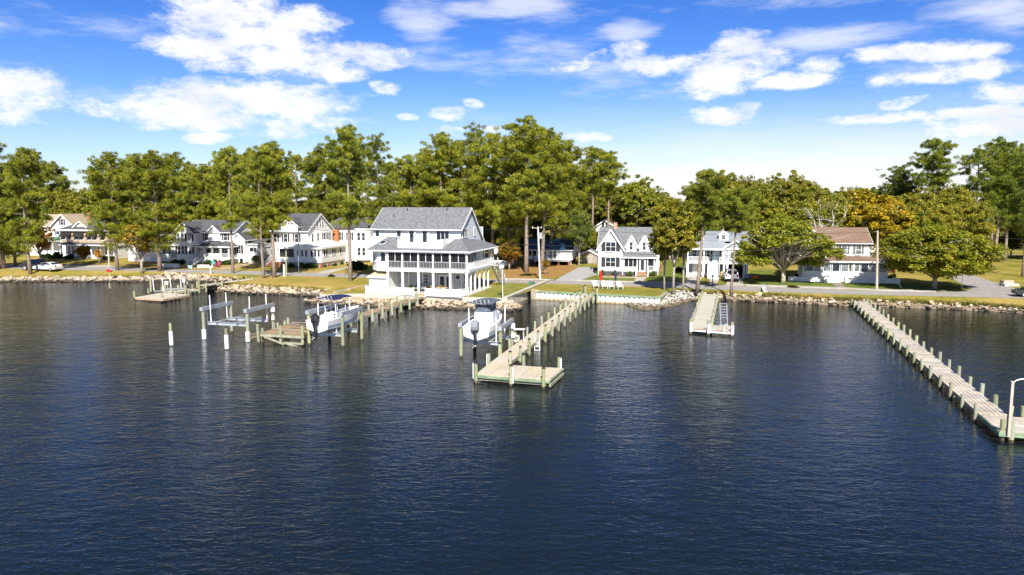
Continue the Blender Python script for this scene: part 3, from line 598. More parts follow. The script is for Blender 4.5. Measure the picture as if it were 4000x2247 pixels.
for p, sl in ((FL + uu * .1 - vv * .14, None), (FL - uu * .16 + vv * .35, (.1, 1.35)), (FL.lerp(FR, .5) - vv * .14, None), (FR - uu * .35 - vv * .14, None), (BR - uu * .3 + vv * .14, None), (BL - uu * .05 + vv * .1, None), (BL.lerp(BR, .47) + vv * .14, None)):
    piling(pr, p, 1.42, .13, True)
mb = MB()
for p in (FL - uu * .3 + vv * .35, BL - uu * .2 + vv * .1, FL.lerp(FR, .5) + uu * .15 - vv * .12, BR - uu * .14 + vv * .1): mb.box(p.x - .035, p.x + .035, p.y - .05, p.y + .05, .2, 1.32)
each(mb, 'white_rub_strip', PVC, pr)
# fish table, hose and ladder on that pier
ft = thing('cleaning_table', 'small white-topped cleaning table standing on the T pier beside the boat lift', 'table', P('d3', 1062, 730, .76))
mb = MB(); mb.prism([(-.55, -.22), (.42, -.3), (.55, .1), (-.42, .2)], 1.0, 1.08); mb.build('table_top', PVC, ft)
for x, y in ((-.42, -.15), (.35, -.2), (.4, .05), (-.35, .12)): mb = MB(); mb.box(x - .03, x + .03, y - .03, y + .03, 0, 1.0); mb.build('leg', ALU, ft)
def torus(mb, c, R0, r, ax, n=18, k=6):
    c = Vector(c); ax = Vector(ax).normalized(); u = Vector((0, 0, 1)) if abs(ax.z) < .9 else Vector((1, 0, 0)); a = ax.cross(u).normalized(); b = ax.cross(a); vs = []; fs = []
    for i in range(n):
        t = 2 * math.pi * i / n; e = a * math.cos(t) + b * math.sin(t)
        for j in range(k): s = 2 * math.pi * j / k; vs.append(c + e * (R0 + r * math.cos(s)) + ax * (r * math.sin(s)))
    for i in range(n):
        for j in range(k): fs.append((i*k+j, ((i+1) % n)*k+j, ((i+1) % n)*k+(j+1) % k, i*k+(j+1) % k))
    mb.add(vs, fs)
hs_ = thing('coiled_hose', 'coiled white hose hung on a pile of the T pier', 'hose', P('d3', 1015, 760, .7))
mb = MB(); [torus(mb, (0, 0, .42), .22 + .05 * i, .025, (.2, 1, 0)) for i in range(2)]; mb.build('coil', PVC, hs_); mb = MB(); mb.box(-.08, .08, .0, .12, .0, .9); mb.build('hanger', PILE, hs_)
la = thing('swim_ladder', 'small white swim ladder leaning off the side of the T pier', 'ladder', P('d3', 1302, 760, .55))
mb = MB(); [mb.tube((x, -.5, -.7), (x, .25, .62), .03) for x in (-.22, .22)]; each(mb, 'side_rail', PVC, la)
for i in range(4): f = .12 + i * .22; mb = MB(); mb.tube((-.22, -.5 + .75 * f, -.7 + 1.32 * f), (.22, -.5 + .75 * f, -.7 + 1.32 * f), .028, n=6); mb.build('rung', PVC, la)

# ---- short L pier
pr = thing('timber_pier', 'short pale-decked pier with a small L head holding an upright ladder', 'pier')
A = (P('d4', 885, 745, .52) + P('d4', 1145, 752, .52)) / 2; B = P('d4', 1172, 214, .82)
walkway(pr, A, B, 1.75, 10, .42, DECKG, 'slot', 0.62, False, .12)
L0, L1, L2, L3 = P('d4', 868, 790, .52), P('d4', 1518, 842, .52), P('d4', 1530, 742, .52), P('d4', 1140, 722, .52)
for i in range(9):
    a0, b0 = L0.lerp(L1, i / 9 + .003), L0.lerp(L1, (i + 1) / 9 - .003); la3 = P('d4', 895, 742, .52); a1, b1 = la3.lerp(L2, i / 9 + .003), la3.lerp(L2, (i + 1) / 9 - .003)
    mb = MB(); mb.slab([a0, b0, b1, a1], .05); mb.build('plank', DECKG, pr)
mb = MB(); mb.bar(L0 + Vector((0, -.03, -.12)), L1 + Vector((0, -.03, -.12)), .08, .22); mb.build('face_board', PVC, pr)
mb = MB(); mb.bar(L0 + Vector((0, -.02, .03)), L1 + Vector((0, -.02, .03)), .24, .09); mb.build('edge_beam', mat('pinkish_timber', (.46, .31, .22), .85, .2, 2), pr)
mb = MB(); mb.bar(L1 + Vector((0, 0, -.12)), L2 + Vector((0, 0, -.12)), .08, .22); mb.bar(L2 + Vector((0, 0, -.12)), L3 + Vector((0, 0, -.12)), .08, .22); each(mb, 'rim_joist', TIMB, pr)
for p, h in ((L0 + Vector((-.12, -.05, 0)), 1.45), (L0.lerp(L1, .42) + Vector((0, -.2, 0)), 1.45), (L1 + Vector((.12, -.05, 0)), 1.45)):
    o = piling(pr, p, h, .15, False); o.rotation_euler = (0, 0, 0); mb = MB(); [mb.box(x - .05, x + .05, -.2, -.15, .25, 1.15) for x in (-.08, .08)]; each(mb, 'white_rub_strip', PVC, o)
for f in (.53, .87):
    c = L0.lerp(L1, f) + Vector((0, -.09, -.06)); mb = MB(); [mb.box(c.x + x - .05, c.x + x + .05, c.y - .03, c.y + .01, c.z - .2, c.z + .2) for x in (-.18, 0, .18)]; each(mb, 'bumper', PVC, pr)
    mb = MB(); [mb.box(c.x + x - .02, c.x + x + .02, c.y - .05, c.y - .032, c.z - .2 + .1 * j, c.z - .13 + .1 * j) for x in (-.18, 0, .18) for j in (0, 2)]; each(mb, 'bolt', BLACK, pr)
lad = thing('dock_ladder', 'tall aluminium ladder standing upright on the L head of the short pier', 'ladder', P('d4', 1412, 735, .525))
mb = MB(); [mb.tube((x, 0, 0), (x * 1.05, .55, 2.1), .035, n=6) for x in (-.33, .33)]; each(mb, 'side_rail', ALU, lad)
for i in range(6): f = .35 + i * .13; mb = MB(); mb.tube((-.34, .55 * f, 2.1 * f), (.34, .55 * f, 2.1 * f), .028, n=6); mb.build('rung', ALU, lad)
mb = MB(); mb.box(-.5, -.1, -.18, .12, 0, .06); mb.box(0, .35, -.05, .2, 0, .12); mb.build('foot_plate', ALU, lad)

# ---- long pier at right
pr = thing('timber_pier', 'long narrow pier of weathered slotted decking crossing the right side', 'pier')
A = (P('d5', 1300, 1132, .55) + P('d5', 1530, 1142, .55)) / 2; B = (P('d5', 165, 126, .62) + P('d5', 268, 132, .62)) / 2
walkway(pr, A, B, 1.5, 20, .50, DECKW, 'slot', 0.62, False, .125)
d, n, ln = frame2(A, B)
hb = board_mesh(4.6, .145, DECKW)
H0 = A - n * .75
for i in range(22):
    o = put('plank', hb, pr, H0 - d * (.15 * (i + 1)) + n * 2.35); o.rotation_euler = (rng.uniform(-.01, .01), rng.uniform(-.004, .004), math.atan2(-d.x, d.y))
mb = MB(); e = H0 - d * 3.32; mb.bar(e + Vector((0, 0, -.15)), e + n * 4.65 + Vector((0, 0, -.15)), .08, .24); mb.bar(H0 + n * .03 + Vector((0, 0, -.15)), e + n * .03 + Vector((0, 0, -.15)), .08, .24); mb.bar(H0 + n * 4.6 + Vector((0, 0, -.15)), e + n * 4.6 + Vector((0, 0, -.15)), .08, .24); each(mb, 'rim_joist', GRT, pr)
for p in (P('d5', 1475, 1357, 0), P('d5', 1557, 1376, 0), H0 + n * 2.2 + d * .2): piling(pr, p, 1.15, .13)
lp = thing('dock_lamp', 'tall timber lamp post with a white curved arm on the right pier head', 'lamp post', P('d5', 1530, 1325, .56))
mb = MB(); mb.box(-.075, .075, -.075, .075, 0, 2.95); mb.build('post', POLEM, lp)
mb = MB(); pts = [(.06, 0, 2.75)] + [(.08 + .55 * (1 - math.cos(t)), 0, 2.85 + .22 * math.sin(t)) for t in (.3, .7, 1.1, 1.5)] + [(.95, 0, 3.07)]; mb.path(pts, .032, 6); mb.build('arm', PVC, lp)
mb = MB(); mb.tube((.95, 0, 3.1), (.95, 0, 2.98), .12, .14, 10); mb.tube((.95, 0, 2.979), (.95, 0, 2.8), .15, .17, 10); mb.build('lamp_head', PVC, lp)

# ---- old brown pier running out from the three-storey house
pr = thing('timber_pier', 'old brown plank pier running from the three-storey house to a warped platform', 'pier')
A, B = P('d2', 1080, 520, .95), P('d2', 2150, 190, 1.0)
walkway(pr, A, B, 1.35, 8, .62, DECKB, 'plank', 0.3, False, .13, wob=.012)
piling(pr, P('d2', 2215, 285, .3), 1.75, .16)
mb = MB(); q0 = P('d2', 2170, 200, 1.0); q1 = P('d2', 2330, 160, 1.05); mb.bar(q0, q1, .9, .06); mb.build('ramp', DECKB, pr)
# warped platform
FLp, FRp, BRp, BLp = P('s', 1018, 1302, .95), P('s', 1186, 1311, .95), P('s', 1232, 1270, .95), P('s', 1147, 1256, .95)
NP = 17
for i in range(NP):
    if i in (13,): continue
    a0, b0 = FLp.lerp(BLp, i / NP + .006), FLp.lerp(BLp, (i + 1) / NP - .006); a1, b1 = FRp.lerp(BRp, i / NP + .006), FRp.lerp(BRp, (i + 1) / NP - .006)
    l = rng.uniform(-.12, .10); r_ = rng.uniform(-.1, .12); up = Vector((0, 0, 1)); ext = (a1 - a0).normalized()
    tz = (.35 if i == 15 else .18 if i in (8, 12) else 0) * 1.0
    mb = MB(); mb.slab([a0 - ext * l + up * rng.uniform(-.02, .03), a1 + ext * r_ + up * (tz + rng.uniform(-.02, .03)), b1 + ext * r_ + up * (tz + rng.uniform(-.02, .04)), b0 - ext * l + up * rng.uniform(-.02, .03)], .045); mb.build('plank', DECKB, pr)
for a, b, dz in ((FLp, FRp, -.16), (FLp, BLp, -.16), (FRp, BRp, -.16), (FLp.lerp(BLp, .5), FRp.lerp(BRp, .5), -.18)):
    mb = MB(); mb.bar(a + Vector((0, -.05, dz)), b + Vector((0, -.05, dz)), .08, .22); mb.build('joist', TIMB, pr)
mb = MB(); mb.bar(FLp.lerp(FRp, .1) + Vector((0, -.2, -.25)), FLp.lerp(FRp, .55) + Vector((0, -.2, -.85)), .08, .16); mb.bar(FLp.lerp(FRp, .55) + Vector((0, -.2, -.72)), FRp + Vector((0, -.2, -.72)), .07, .18); mb.bar(FLp.lerp(FRp, .55) + Vector((0, -.2, -.7)), FLp.lerp(FRp, .9) + Vector((0, -.25, -1.05)), .08, .16); each(mb, 'brace', TIMB, pr)
for x, y, h in ((2010, 1065, 1.75), (2338, 1082, 1.7)): piling(pr, P('d1', x, y, 0), h, .14, lean=(.01, -.03))
piling(pr, P('d2', 480, 900, 0), 1.75, .14)
for x, y, h in ((2065, 900, 1.3), (2240, 830, 1.45), (2290, 815, 1.3), (2395, 780, 1.25), (2445, 770, 1.5)): piling(pr, P('d1', x, y, .95), h, .13)
piling(pr, P('d2', 800, 470, .95), 1.3, .13); piling(pr, P('d2', 600, 580, .95), 1.5, .13); piling(pr, P('d2', 500, 640, .95), 0.9, .12)
mb = MB(); s0, s1 = P('d1', 1868, 945, .72), P('d1', 2035, 912, .72)
for k in range(3): mb.bar(s0 + Vector((0, .28 * k, 0)), s1 + Vector((0, .28 * k, 0)), .25, .05)
mb.bar(s0 + Vector((0, -.1, -.25)), s1 + Vector((.2, -.1, -.2)), .07, .16); mb.build('lower_step', DECKB, pr)

# ---- boat lifts
def lift(label, FLb, FRb, BRb, BLb, ht, hc, guides, sleeve=(), motor=None, cw=1.0, bunk=True, hide=()):
    rt = thing('boat_lift', label, 'boat lift', (0, 0, 0), 0, 'four-pile boat lifts')
    up = lambda p, z: Vector((p[0], p[1], z))
    for i, p in enumerate((FLb, FRb, BRb, BLb)): piling(rt, p, ht, .15, sleeve=(.05, .95) if i in sleeve else None)
    for a, b in ((FLb, BLb), (FRb, BRb)):
        d = (up(b, 0) - up(a, 0)).normalized() * .22; a_, b_ = up(a, ht + .16) - d, up(b, ht + .2) + d; mb = MB()
        mb.bar(a_, b_, .06, .30); mb.bar(a_ + Vector((0, 0, .15)), b_ + Vector((0, 0, .15)), .26, .035); mb.bar(a_ - Vector((0, 0, .15)), b_ - Vector((0, 0, .15)), .26, .035); mb.build('top_beam', ALU, rt)
        mb = MB(); n_ = Vector((d.y, -d.x, 0)).normalized() * .12; mb.tube(a_ + n_, b_ + n_, .035); mb.build('drive_pipe', ALU, rt)
        mb = MB(); mb.bar(a_ - d * .15, a_ + d * .15, .32, .34); mb.build('end_plate', ALU, rt)
    for f in (.12, .82):
        a, b = up(FLb, hc).lerp(up(BLb, hc), f), up(FRb, hc).lerp(up(BRb, hc), f); d = (b - a).normalized(); mb = MB()
        mb.bar(a + d * .12, b - d * .12, .05, .26); mb.bar(a + d * .12 + Vector((0, 0, .13)), b - d * .12 + Vector((0, 0, .13)), .24, .03); mb.bar(a + d * .12 - Vector((0, 0, .13)), b - d * .12 - Vector((0, 0, .13)), .24, .03); mb.build('cradle_beam', ALU, rt)
        for q in (a + d * .05, b - d * .05):
            mb = MB(); mb.tube(q, Vector((q.x, q.y, ht)), .012, n=5); mb.build('cable', ALU, rt)
    for f in (.27, .73):
        a, b = up(FLb, hc + .2).lerp(up(FRb, hc + .2), f), up(BLb, hc + .2).lerp(up(BRb, hc + .2), f); mb = MB(); mb.bar(a, b, .12, .1); mb.build('bunk', ALU, rt)
    for i, (f, s, gh) in enumerate(guides):
        a, b = up(FLb, hc).lerp(up(BLb, hc), f), up(FRb, hc).lerp(up(BRb, hc), f); q = a.lerp(b, s); mb = MB(); mb.tube(q, q + Vector((rng.uniform(-.06, .06), .0, gh * 1.05)), .048, n=8); mb.build('guide_pole', PVC, rt)
    if motor is not None:
        mb = MB(); p = (FLb, FRb, BRb, BLb)[motor]; mb.box(p[0] - .1, p[0] + .25, p[1] - .35, p[1] - .1, ht - .45, ht - .05); mb.box(p[0] - .05, p[0] + .2, p[1] - .33, p[1] - .12, ht - 1.25, ht - .85); mb.build('motor_box', PVC, rt)
    return rt
l0 = [P('s', 798, 1326.6, 0), P('s', 969, 1336, 0), None, P('s', 906, 1299, 0)]; l0[2] = l0[1] + (l0[3] - l0[0]); 
lift('empty boat lift with bare cradle at left of the warped platform', l0[0], l0[1], l0[2], l0[3], 2.72, 1.5, ((.12, .1, 2.5), (.12, .98, 2.5), (.82, .02, 2.4), (.82, .96, 2.4)), sleeve=(0, 1), motor=2)
l1 = [P('s', 1208.6, 1346.8, 0), P('s', 1340, 1355.7, 0), P('s', 1413.6, 1330, 0), None]; l1[3] = l1[0] + (l1[2] - l1[1])
lift('boat lift carrying the open boat with the blue canvas top', *l1, 2.78, 1.0, ((.12, .22, 2.6), (.12, .75, 2.6), (.82, .2, 2.7), (.82, .75, 2.9)), motor=None)
l2a = P('d3', 280, 950, 0); l2b = P('d3', 808, 1010, 0); l2c = P('d3', 962, 850, 0)
l2c = P('d3', 965, 880, 0)
lift('boat lift carrying the boat with the curtained console beside the T pier', l2a, l2b, l2c, l2a + (l2c - l2b), 2.55, 1.35, ((.12, .17, 2.6), (.12, .86, 2.0), (.82, .12, 2.6), (.82, .86, 2.6)), motor=2)

# ---- free-standing piles
for (c, x, y, h, lab) in (('d1', 722, 1104, 2.05, 'lone green pile with white sleeve standing farthest left of the empty lift'), ('d1', 1541, 1158, 1.85, 'lone green pile with white sleeve in front of the empty lift')):
    t = thing('mooring_pile', lab, 'piling', P(c, x, y, 0), 0, 'sleeved mooring piles'); o = piling(t, (0, 0), h, .13, lean=(.0, -.02), sleeve=(.08, 1.3))
t = thing('mooring_pile', 'plain green pile standing alone off the left rock bank', 'piling', P('c2', 1479, 1212, 0)); piling(t, (0, 0), 1.02, .14)

# ---- small dock at left
pr = thing('timber_dock', 'low tan plank dock with a small empty lift near the left rock bank', 'dock')
D0, D1, D2, D3 = P('d1', 180, 384, .5), P('d1', 590, 412, .5), P('d1', 985, 345, .5), P('d1', 600, 312, .5)
N_ = 16
for i in range(N_):
    q = lambda u, v: D0.lerp(D1, u).lerp(D3.lerp(D2, u), v)
    mb = MB(); mb.slab([q(0, i / N_ + .003), q(1, i / N_ + .003), q(1, (i + 1) / N_ - .003), q(0, (i + 1) / N_ - .003)], .05); mb.build('plank', DECKP, pr)
for a, b in ((D0, D1), (D1, D2), (D2, D3), (D3, D0)): mb = MB(); mb.bar(a + Vector((0, 0, -.16)), b + Vector((0, 0, -.16)), .08, .22); each(mb, 'rim_joist', mat('pinkish_timber', (.46, .31, .22)), pr)
A, B = P('d1', 640, 308, .62), P('d1', 1105, 262, .62); walkway(pr, A, B, 1.4, 3, .7, DECKP, 'plank', .3)
A, B = P('d1', 1150, 212, 1.02), P('d1', 1900, 112, G + .1); walkway(pr, A, B, 1.2, 4, .45, DECKW, 'plank', .3)
mb = MB()
for i in range(4): c = P('d1', 1105 + 22 * i, 262 - 13 * i, .62); mb.bar(c + Vector((-.2, -.5, .1 * i)), c + Vector((.5, .5, .1 * i)), .3, .06)
mb.build('steps', DECKB, pr)
for x, y, h in ((175, 405, 1.0), (580, 445, 1.1), (780, 415, 1.05), (975, 385, 1.2), (382, 345, .85), (418, 318, 2.0), (628, 305, 1.55), (578, 318, .9), (818, 285, .8), (940, 320, 1.1), (960, 262, 1.1), (1105, 315, 1.6), (1122, 250, 1.2)): piling(pr, P('d1', x, y, 0), h, .14)
gl = thing('boat_lift', 'small empty lift with four leaning white guide poles behind the left dock', 'boat lift', (0, 0, 0), 0, None)
for x0, y0, x1, y1 in ((462, 292, 440, 98), (597, 296, 580, 95), (715, 248, 690, 72), (866, 264, 848, 82)):
    a = P('d1', x0, y0, .35); b = HT('d1', x1, y1, a.y); mb = MB(); mb.tube(a, b, .06, n=8); mb.build('guide_pole', PVC, gl)
for x0, y0 in ((655, 205), (908, 170)):
    a = P('d1', x0, y0 + 110, 0); mb = MB(); c = HT('d1', x0, y0 - 35, a.y); mb.box(c.x - .2, c.x + .2, c.y - .2, c.y + .2, c.z - .25, c.z + .22); mb.build('motor_box', PVC, gl); mb = MB(); mb.tube((c.x, c.y, -.5), (c.x, c.y, c.z - .252), .12); mb.build('piling', PILE, gl)
mb = MB(); a, b = P('d1', 470, 300, .4), P('d1', 870, 262, .4); mb.bar(a, b, .12, .2); a2, b2 = P('d1', 640, 268, .5), P('d1', 900, 255, .5); mb.bar(a2, b2, .1, .2); mb.build('cradle_beam', ALU, gl)

# ================================================================ BOATS
GEL = mat('white_gelcoat', (0.82, 0.82, 0.82), 0.22, 0.02, 1.5, spec=0.6)
GELG = mat('grey_band_and_hull_shade', (0.28, 0.35, 0.42), 0.3, 0.05, 2)
NAVY = mat('navy_canvas', (0.012, 0.02, 0.075), 0.8, 0.2, 3)
SLATE = mat('slate_canvas', (0.09, 0.11, 0.14), 0.8, 0.2, 3)
CLOTH = mat('white_curtain', (0.66, 0.68, 0.70), 0.7, 0.12, 2.5, bump=.6, bscale=5, stretch=(3, 3, .4))
GREYC = mat('grey_motor_cover', (0.23, 0.24, 0.26), 0.8, 0.12, 4, bump=.4, bscale=9)
def boat(label, c, rz, zk, Ln=7.0, canvas=NAVY, curtain=False, cover=False, tail='engine'):
    b = thing('motor_boat', label, 'boat', (c[0], c[1], zk), rz); N = 15; bm_ = 1.22
    hb = lambda t: bm_ * (1 - max(0, (t - .35) / .65) ** 2.3 * .985) * (.93 + .07 * min(1, t * 4)); ke = lambda t: .85 * max(0, (t - .6) / .4) ** 2.3; sh = lambda t: 1.12 + .42 * t ** 1.6
    def sec(t, s=1.0): h = hb(t); k = ke(t); ch = k + .34 * (1 - .2 * t); return [(0, k), (h * .84, ch), (h * .90, ch + .04), (h * 1.0, sh(t))]
    mb = MB(); ts = [i / (N - 1) for i in range(N)]; rows = []
    for t in ts:
        p = sec(t); rows.append([(-x, t * Ln, z) for x, z in p[::-1]] + [(x, t * Ln + (.0), z) for x, z in p[1:]])
    for r in rows:                                   # flared, raked stem
        for i, q in enumerate(r):
            t = q[1] / Ln; r[i] = (q[0], q[1] + max(0, t - .7) * (q[2] - ke(t)) * .9, q[2])
    m = 7; V = [q for r in rows for q in r]; Fc = [(i*m+j, i*m+j+1, (i+1)*m+j+1, (i+1)*m+j) for i in range(N - 1) for j in range(m - 1)] + [tuple(range(m))]
    mb.add(V, Fc); hull = mb.build('hull', GEL, b, smooth=False)
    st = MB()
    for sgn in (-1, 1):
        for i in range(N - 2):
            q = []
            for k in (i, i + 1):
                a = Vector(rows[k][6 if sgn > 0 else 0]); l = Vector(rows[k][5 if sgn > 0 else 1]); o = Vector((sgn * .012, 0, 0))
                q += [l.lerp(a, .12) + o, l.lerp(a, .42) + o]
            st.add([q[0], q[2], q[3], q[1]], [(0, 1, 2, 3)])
    st.build('hull_band_shade', GELG, hull)  # grey-blue stripe, also painting in the shaded tone of the hull sides
    # inside: gunwale cap, liner, sole, fore deck
    mb = MB(); ins = lambda t: max(hb(t) - .2, .02)
    for i in range(N - 1):
        t0, t1 = ts[i], ts[i + 1]; y0, y1 = rows[i][6][1], rows[i + 1][6][1]; z0, z1 = sh(t0) + .004, sh(t1) + .004; f0, f1 = (.62 if t0 < .62 else .9), (.62 if t1 < .62 else .9)
        for s in (-1, 1):
            mb.add([(s * hb(t0), y0, z0), (s * hb(t1), y1, z1), (s * ins(t1), y1, z1), (s * ins(t0), y0, z0)], [(0, 1, 2, 3)])
            mb.add([(s * ins(t0), y0, z0), (s * ins(t1), y1, z1), (s * ins(t1), y1, f1), (s * ins(t0), y0, f0)], [(0, 1, 2, 3)])
        mb.add([(-ins(t0), y0, f0), (ins(t0), y0, f0), (ins(t1), y1, f1), (-ins(t1), y1, f1)], [(0, 1, 2, 3)])
    mb.box(-1.0, 1.0, .0, .16, .62, 1.1); mb.box(-.95, .95, .16, .75, .62, .98); mb.build('deck_liner', GEL, b)
    cp = MB(); cp.box(-.5, .5, 1.0, 1.35, .99, 1.08); cp.box(-.9, -.55, .25, .65, .985, 1.03); cp.box(.55, .9, .25, .65, .985, 1.03); cp.build('seat_cushion', GEL if not curtain else CLOTH, b)
    # console
    cs = MB(); cs.xpoly([(2.7, .63), (4.1, .63), (4.1, 1.15), (3.75, 1.62), (3.2, 1.75), (2.85, 1.55)], -.42, .42); con = cs.build('console', GEL, b)
    d = MB(); d.add([(-.38, 2.835, 1.50), (.38, 2.835, 1.50), (.38, 3.17, 1.765), (-.38, 3.17, 1.765)], [(0, 1, 2, 3)]); d.box(-.3, .3, 2.66, 2.698, .95, 1.35); d.build('dash_panel', BLACK, con)
    w = MB(); w.slab([(-.44, 3.3, 1.78), (.44, 3.3, 1.78), (.36, 3.05, 2.2), (-.36, 3.05, 2.2)], .02); w.build('windshield', CURT, con)
    s = MB(); s.box(-.45, .45, 1.95, 2.35, 1.15, 1.28); s.box(-.45, .45, 1.93, 2.0, 1.281, 1.6); s.box(-.35, .35, 2.0, 2.3, .63, 1.149); s.build('leaning_post', GEL, b)
    # T-top
    f = MB()
    for sx in (-1, 1):
        f.tube((sx * .52, 2.5, .64), (sx * .72, 2.2, 2.78), .03); f.tube((sx * .5, 3.9, .64), (sx * .7, 3.6, 2.8), .03); f.tube((sx * .6, 2.4, 1.7), (sx * .6, 3.75, 1.75), .022); f.tube((sx * .72, 1.5, 2.8), (sx * .72, 4.1, 2.82), .03)
    f.tube((-.72, 1.5, 2.8), (.72, 1.5, 2.8), .03); f.tube((-.72, 4.1, 2.82), (.72, 4.1, 2.82), .03)
    fr = f.build('top_frame', PVC, b)
    for i in range(5): r_ = MB(); x = -.7 + i * .35; r_.tube((x, 1.48, 2.75), (x, 1.2, 3.12), .03); r_.build('rod_holder', PVC, fr)
    cv = MB(); nx_ = 9
    for i in range(nx_ - 1):
        x0, x1 = -1.0 + 2.0 * i / (nx_ - 1), -1.0 + 2.0 * (i + 1) / (nx_ - 1); z = lambda x: 3.02 - .14 * x * x
        cv.slab([(x0, 1.35, z(x0) - .06), (x1, 1.35, z(x1) - .06), (x1, 3.0, z(x1)), (x0, 3.0, z(x0))], .05); cv.slab([(x0, 3.0, z(x0)), (x1, 3.0, z(x1)), (x1, 4.3, z(x1) - .08), (x0, 4.3, z(x0) - .08)], .05)
    cv.build('canvas_top', canvas, b)
    if curtain:
        c_ = MB(); V = []; k = 36
        for lv, (z, sx, y0, y1) in enumerate(((2.8, .72, 1.9, 3.8), (2.3, .76, 1.85, 3.9), (2.05, .78, 1.8, 3.95), (1.45, .8, 1.75, 4.05), (.8, .84, 1.65, 4.15))):
            for i in range(k):
                a = 6.283 * i / k; e = 1 + (.07 * math.sin(i * 4.1) if lv > 1 else 0); cx, cy = math.cos(a), math.sin(a); px = math.copysign(abs(cx) ** .5, cx); py = math.copysign(abs(cy) ** .5, cy)
                V.append((px * sx * e, (y0 + y1) / 2 + py * (y1 - y0) / 2 * e, z))
        up_, lo_ = MB(), MB()
        for tgt_, v0 in ((up_, 0), (lo_, 2)): tgt_.add(V[v0*k:(v0+3)*k], [(lv*k+i, lv*k+(i+1) % k, (lv+1)*k+(i+1) % k, (lv+1)*k+i) for lv in (0, 1) for i in range(k)])
        up_.build('dark_screen', SLATE, b); lo_.build('curtain', CLOTH, b, smooth=True)
        r2 = MB(); pts = [(s_ * (hb(t) - .06) , rows[int(t * (N - 1))][6][1], sh(t) + .22) for s_, t in ((-1, .72), (-1, .86), (-1, .93), (1, .93), (1, .86), (1, .72))]; r2.path(pts, .025, 5); r2.build('bow_rail', CHROME, b)
    else:
        r2 = MB()
        for s_ in (-1, 1): r2.path([(s_ * (hb(t) - .06), rows[int(t * (N - 1))][6][1], sh(t) + .05 + .12 * math.sin((t - .6) * 9)) for t in (.62, .72, .82, .92)], .02, 5)
        r2.build('bow_rail', CHROME, b)
    # outboard
    e = thing('x', '', ''); bpy.data.objects.remove(e)
    en = MB(); cw = .27
    prof = [(-.55, .95), (-.62, 1.25), (-.5, 1.62), (-.2, 1.72), (.08, 1.55), (.1, 1.05), (-.1, .88)]
    for sx, k in ((-cw, .86), (cw, .86)): pass
    V = []
    for x, k in ((-cw, .80), (-cw * .7, .97), (0, 1.0), (cw * .7, .97), (cw, .80)):
        V += [(x, -.25 + (y + .25) * k, 1.28 + (z - 1.28) * k) for y, z in prof]
    kk = len(prof); Fc = [(i*kk+j, i*kk+(j+1) % kk, (i+1)*kk+(j+1) % kk, (i+1)*kk+j) for i in range(4) for j in range(kk)] + [tuple(range(kk)), tuple(range(4*kk, 5*kk))]
    en.add(V, Fc); mo = en.build('outboard_motor', GREYC if cover else BLACK, b, smooth=False)
    g = MB(); g.xpoly([(-.5, .93), (.0, .93), (-.08, .3), (-.15, -.15), (-.42, -.15), (-.42, .3)], -.09, .09); g.xpoly([(-.6, -.1), (.0, -.1), (.02, -.17), (-.62, -.17)], -.14, .14); g.xpoly([(-.42, -.17), (-.1, -.17), (-.2, -.55), (-.42, -.5)], -.03, .03); g.tube((.0, 0, 0), (0, .12, .5), .1); g.tube((0, -.62, -.28), (0, .02, -.28), .09, .05); g.build('lower_unit', BLACK if not cover else BLACK, mo)
    pz = MB()
    for i in range(3): a = i * 2.094; pz.slab([(0, -.66, -.28), (.18 * math.cos(a - .4), -.7, -.28 + .18 * math.sin(a - .4)), (.2 * math.cos(a + .4), -.64, -.28 + .2 * math.sin(a + .4))], .02)
    pz.build('propeller', ALU, mo)
    if not cover:
        dcl = MB(); [dcl.box(cw * .92 * s_ - .006, cw * .92 * s_ + .006, -.42, -.05, 1.1 + .16 * k, 1.16 + .16 * k) for s_ in (-1.02, 1.02) for k in range(3)]; each(dcl, 'cowl_stripe', PVC, mo)
    return b
def mid(a, b): return (a + b) / 2
f1, k1 = mid(l1[0], l1[1]), mid(l1[3], l1[2]); d1 = (k1 - f1).normalized(); s1 = f1 - d1 * 1.15
boat('white open boat with navy blue canvas top hanging on a lift by the warped platform', s1 + Vector((-.1, 0, 0)), math.atan2(-d1.x, d1.y), 1.32, 7.0)
l2d = l2a + (l2c - l2b); f2, k2 = mid(l2a, l2b), mid(l2d, l2c); d2_ = (k2 - f2).normalized(); s2 = f2 - d2_ * .85
boat('white boat with slate top and hanging white curtains on a lift by the T pier', s2 + Vector((-.1, 0, 0)), math.atan2(-d2_.x, d2_.y), 1.68, 6.6, SLATE, True, True)

# ================================================================ HOUSES: shared parts
def window_mesh(w, h, cols, rows, fm, gm, fw=.075, mw=.05, sill=True):
    def f():
        fr = MB(); y0, y1 = -.055, .02
        fr.box(-w/2 - fw, -w/2, y0, y1, -fw, h + fw); fr.box(w/2, w/2 + fw, y0, y1, -fw, h + fw); fr.box(-w/2, w/2, y0, y1, h, h + fw * 1.3); fr.box(-w/2, w/2, y0, y1, -fw, 0)
        for i in range(1, cols): x = -w/2 + w * i / cols; fr.box(x - mw/2, x + mw/2, y0 + .01, y1, 0, h)
        for j in range(1, rows): z = h * j / rows; fr.box(-w/2, w/2, y0 + .015, y1, z - mw/2, z + mw/2)
        fr = fr.mesh('window', fm)
        gl = MB(); gl.box(-w/2, w/2, -.022, .012, 0, h); gl = gl.mesh('pane', gm)
        sl = MB(); sl.box(-w/2 - fw * 1.4, w/2 + fw * 1.4, -.12, 0, -fw - .06, -fw - .002); sl = sl.mesh('sill', fm)
        return fr, gl, sl
    return cached(('win', round(w, 2), round(h, 2), cols, rows, fm.name, gm.name, sill), f)
SIDES = {'f': 0.0, 'r': math.pi / 2, 'l': -math.pi / 2}
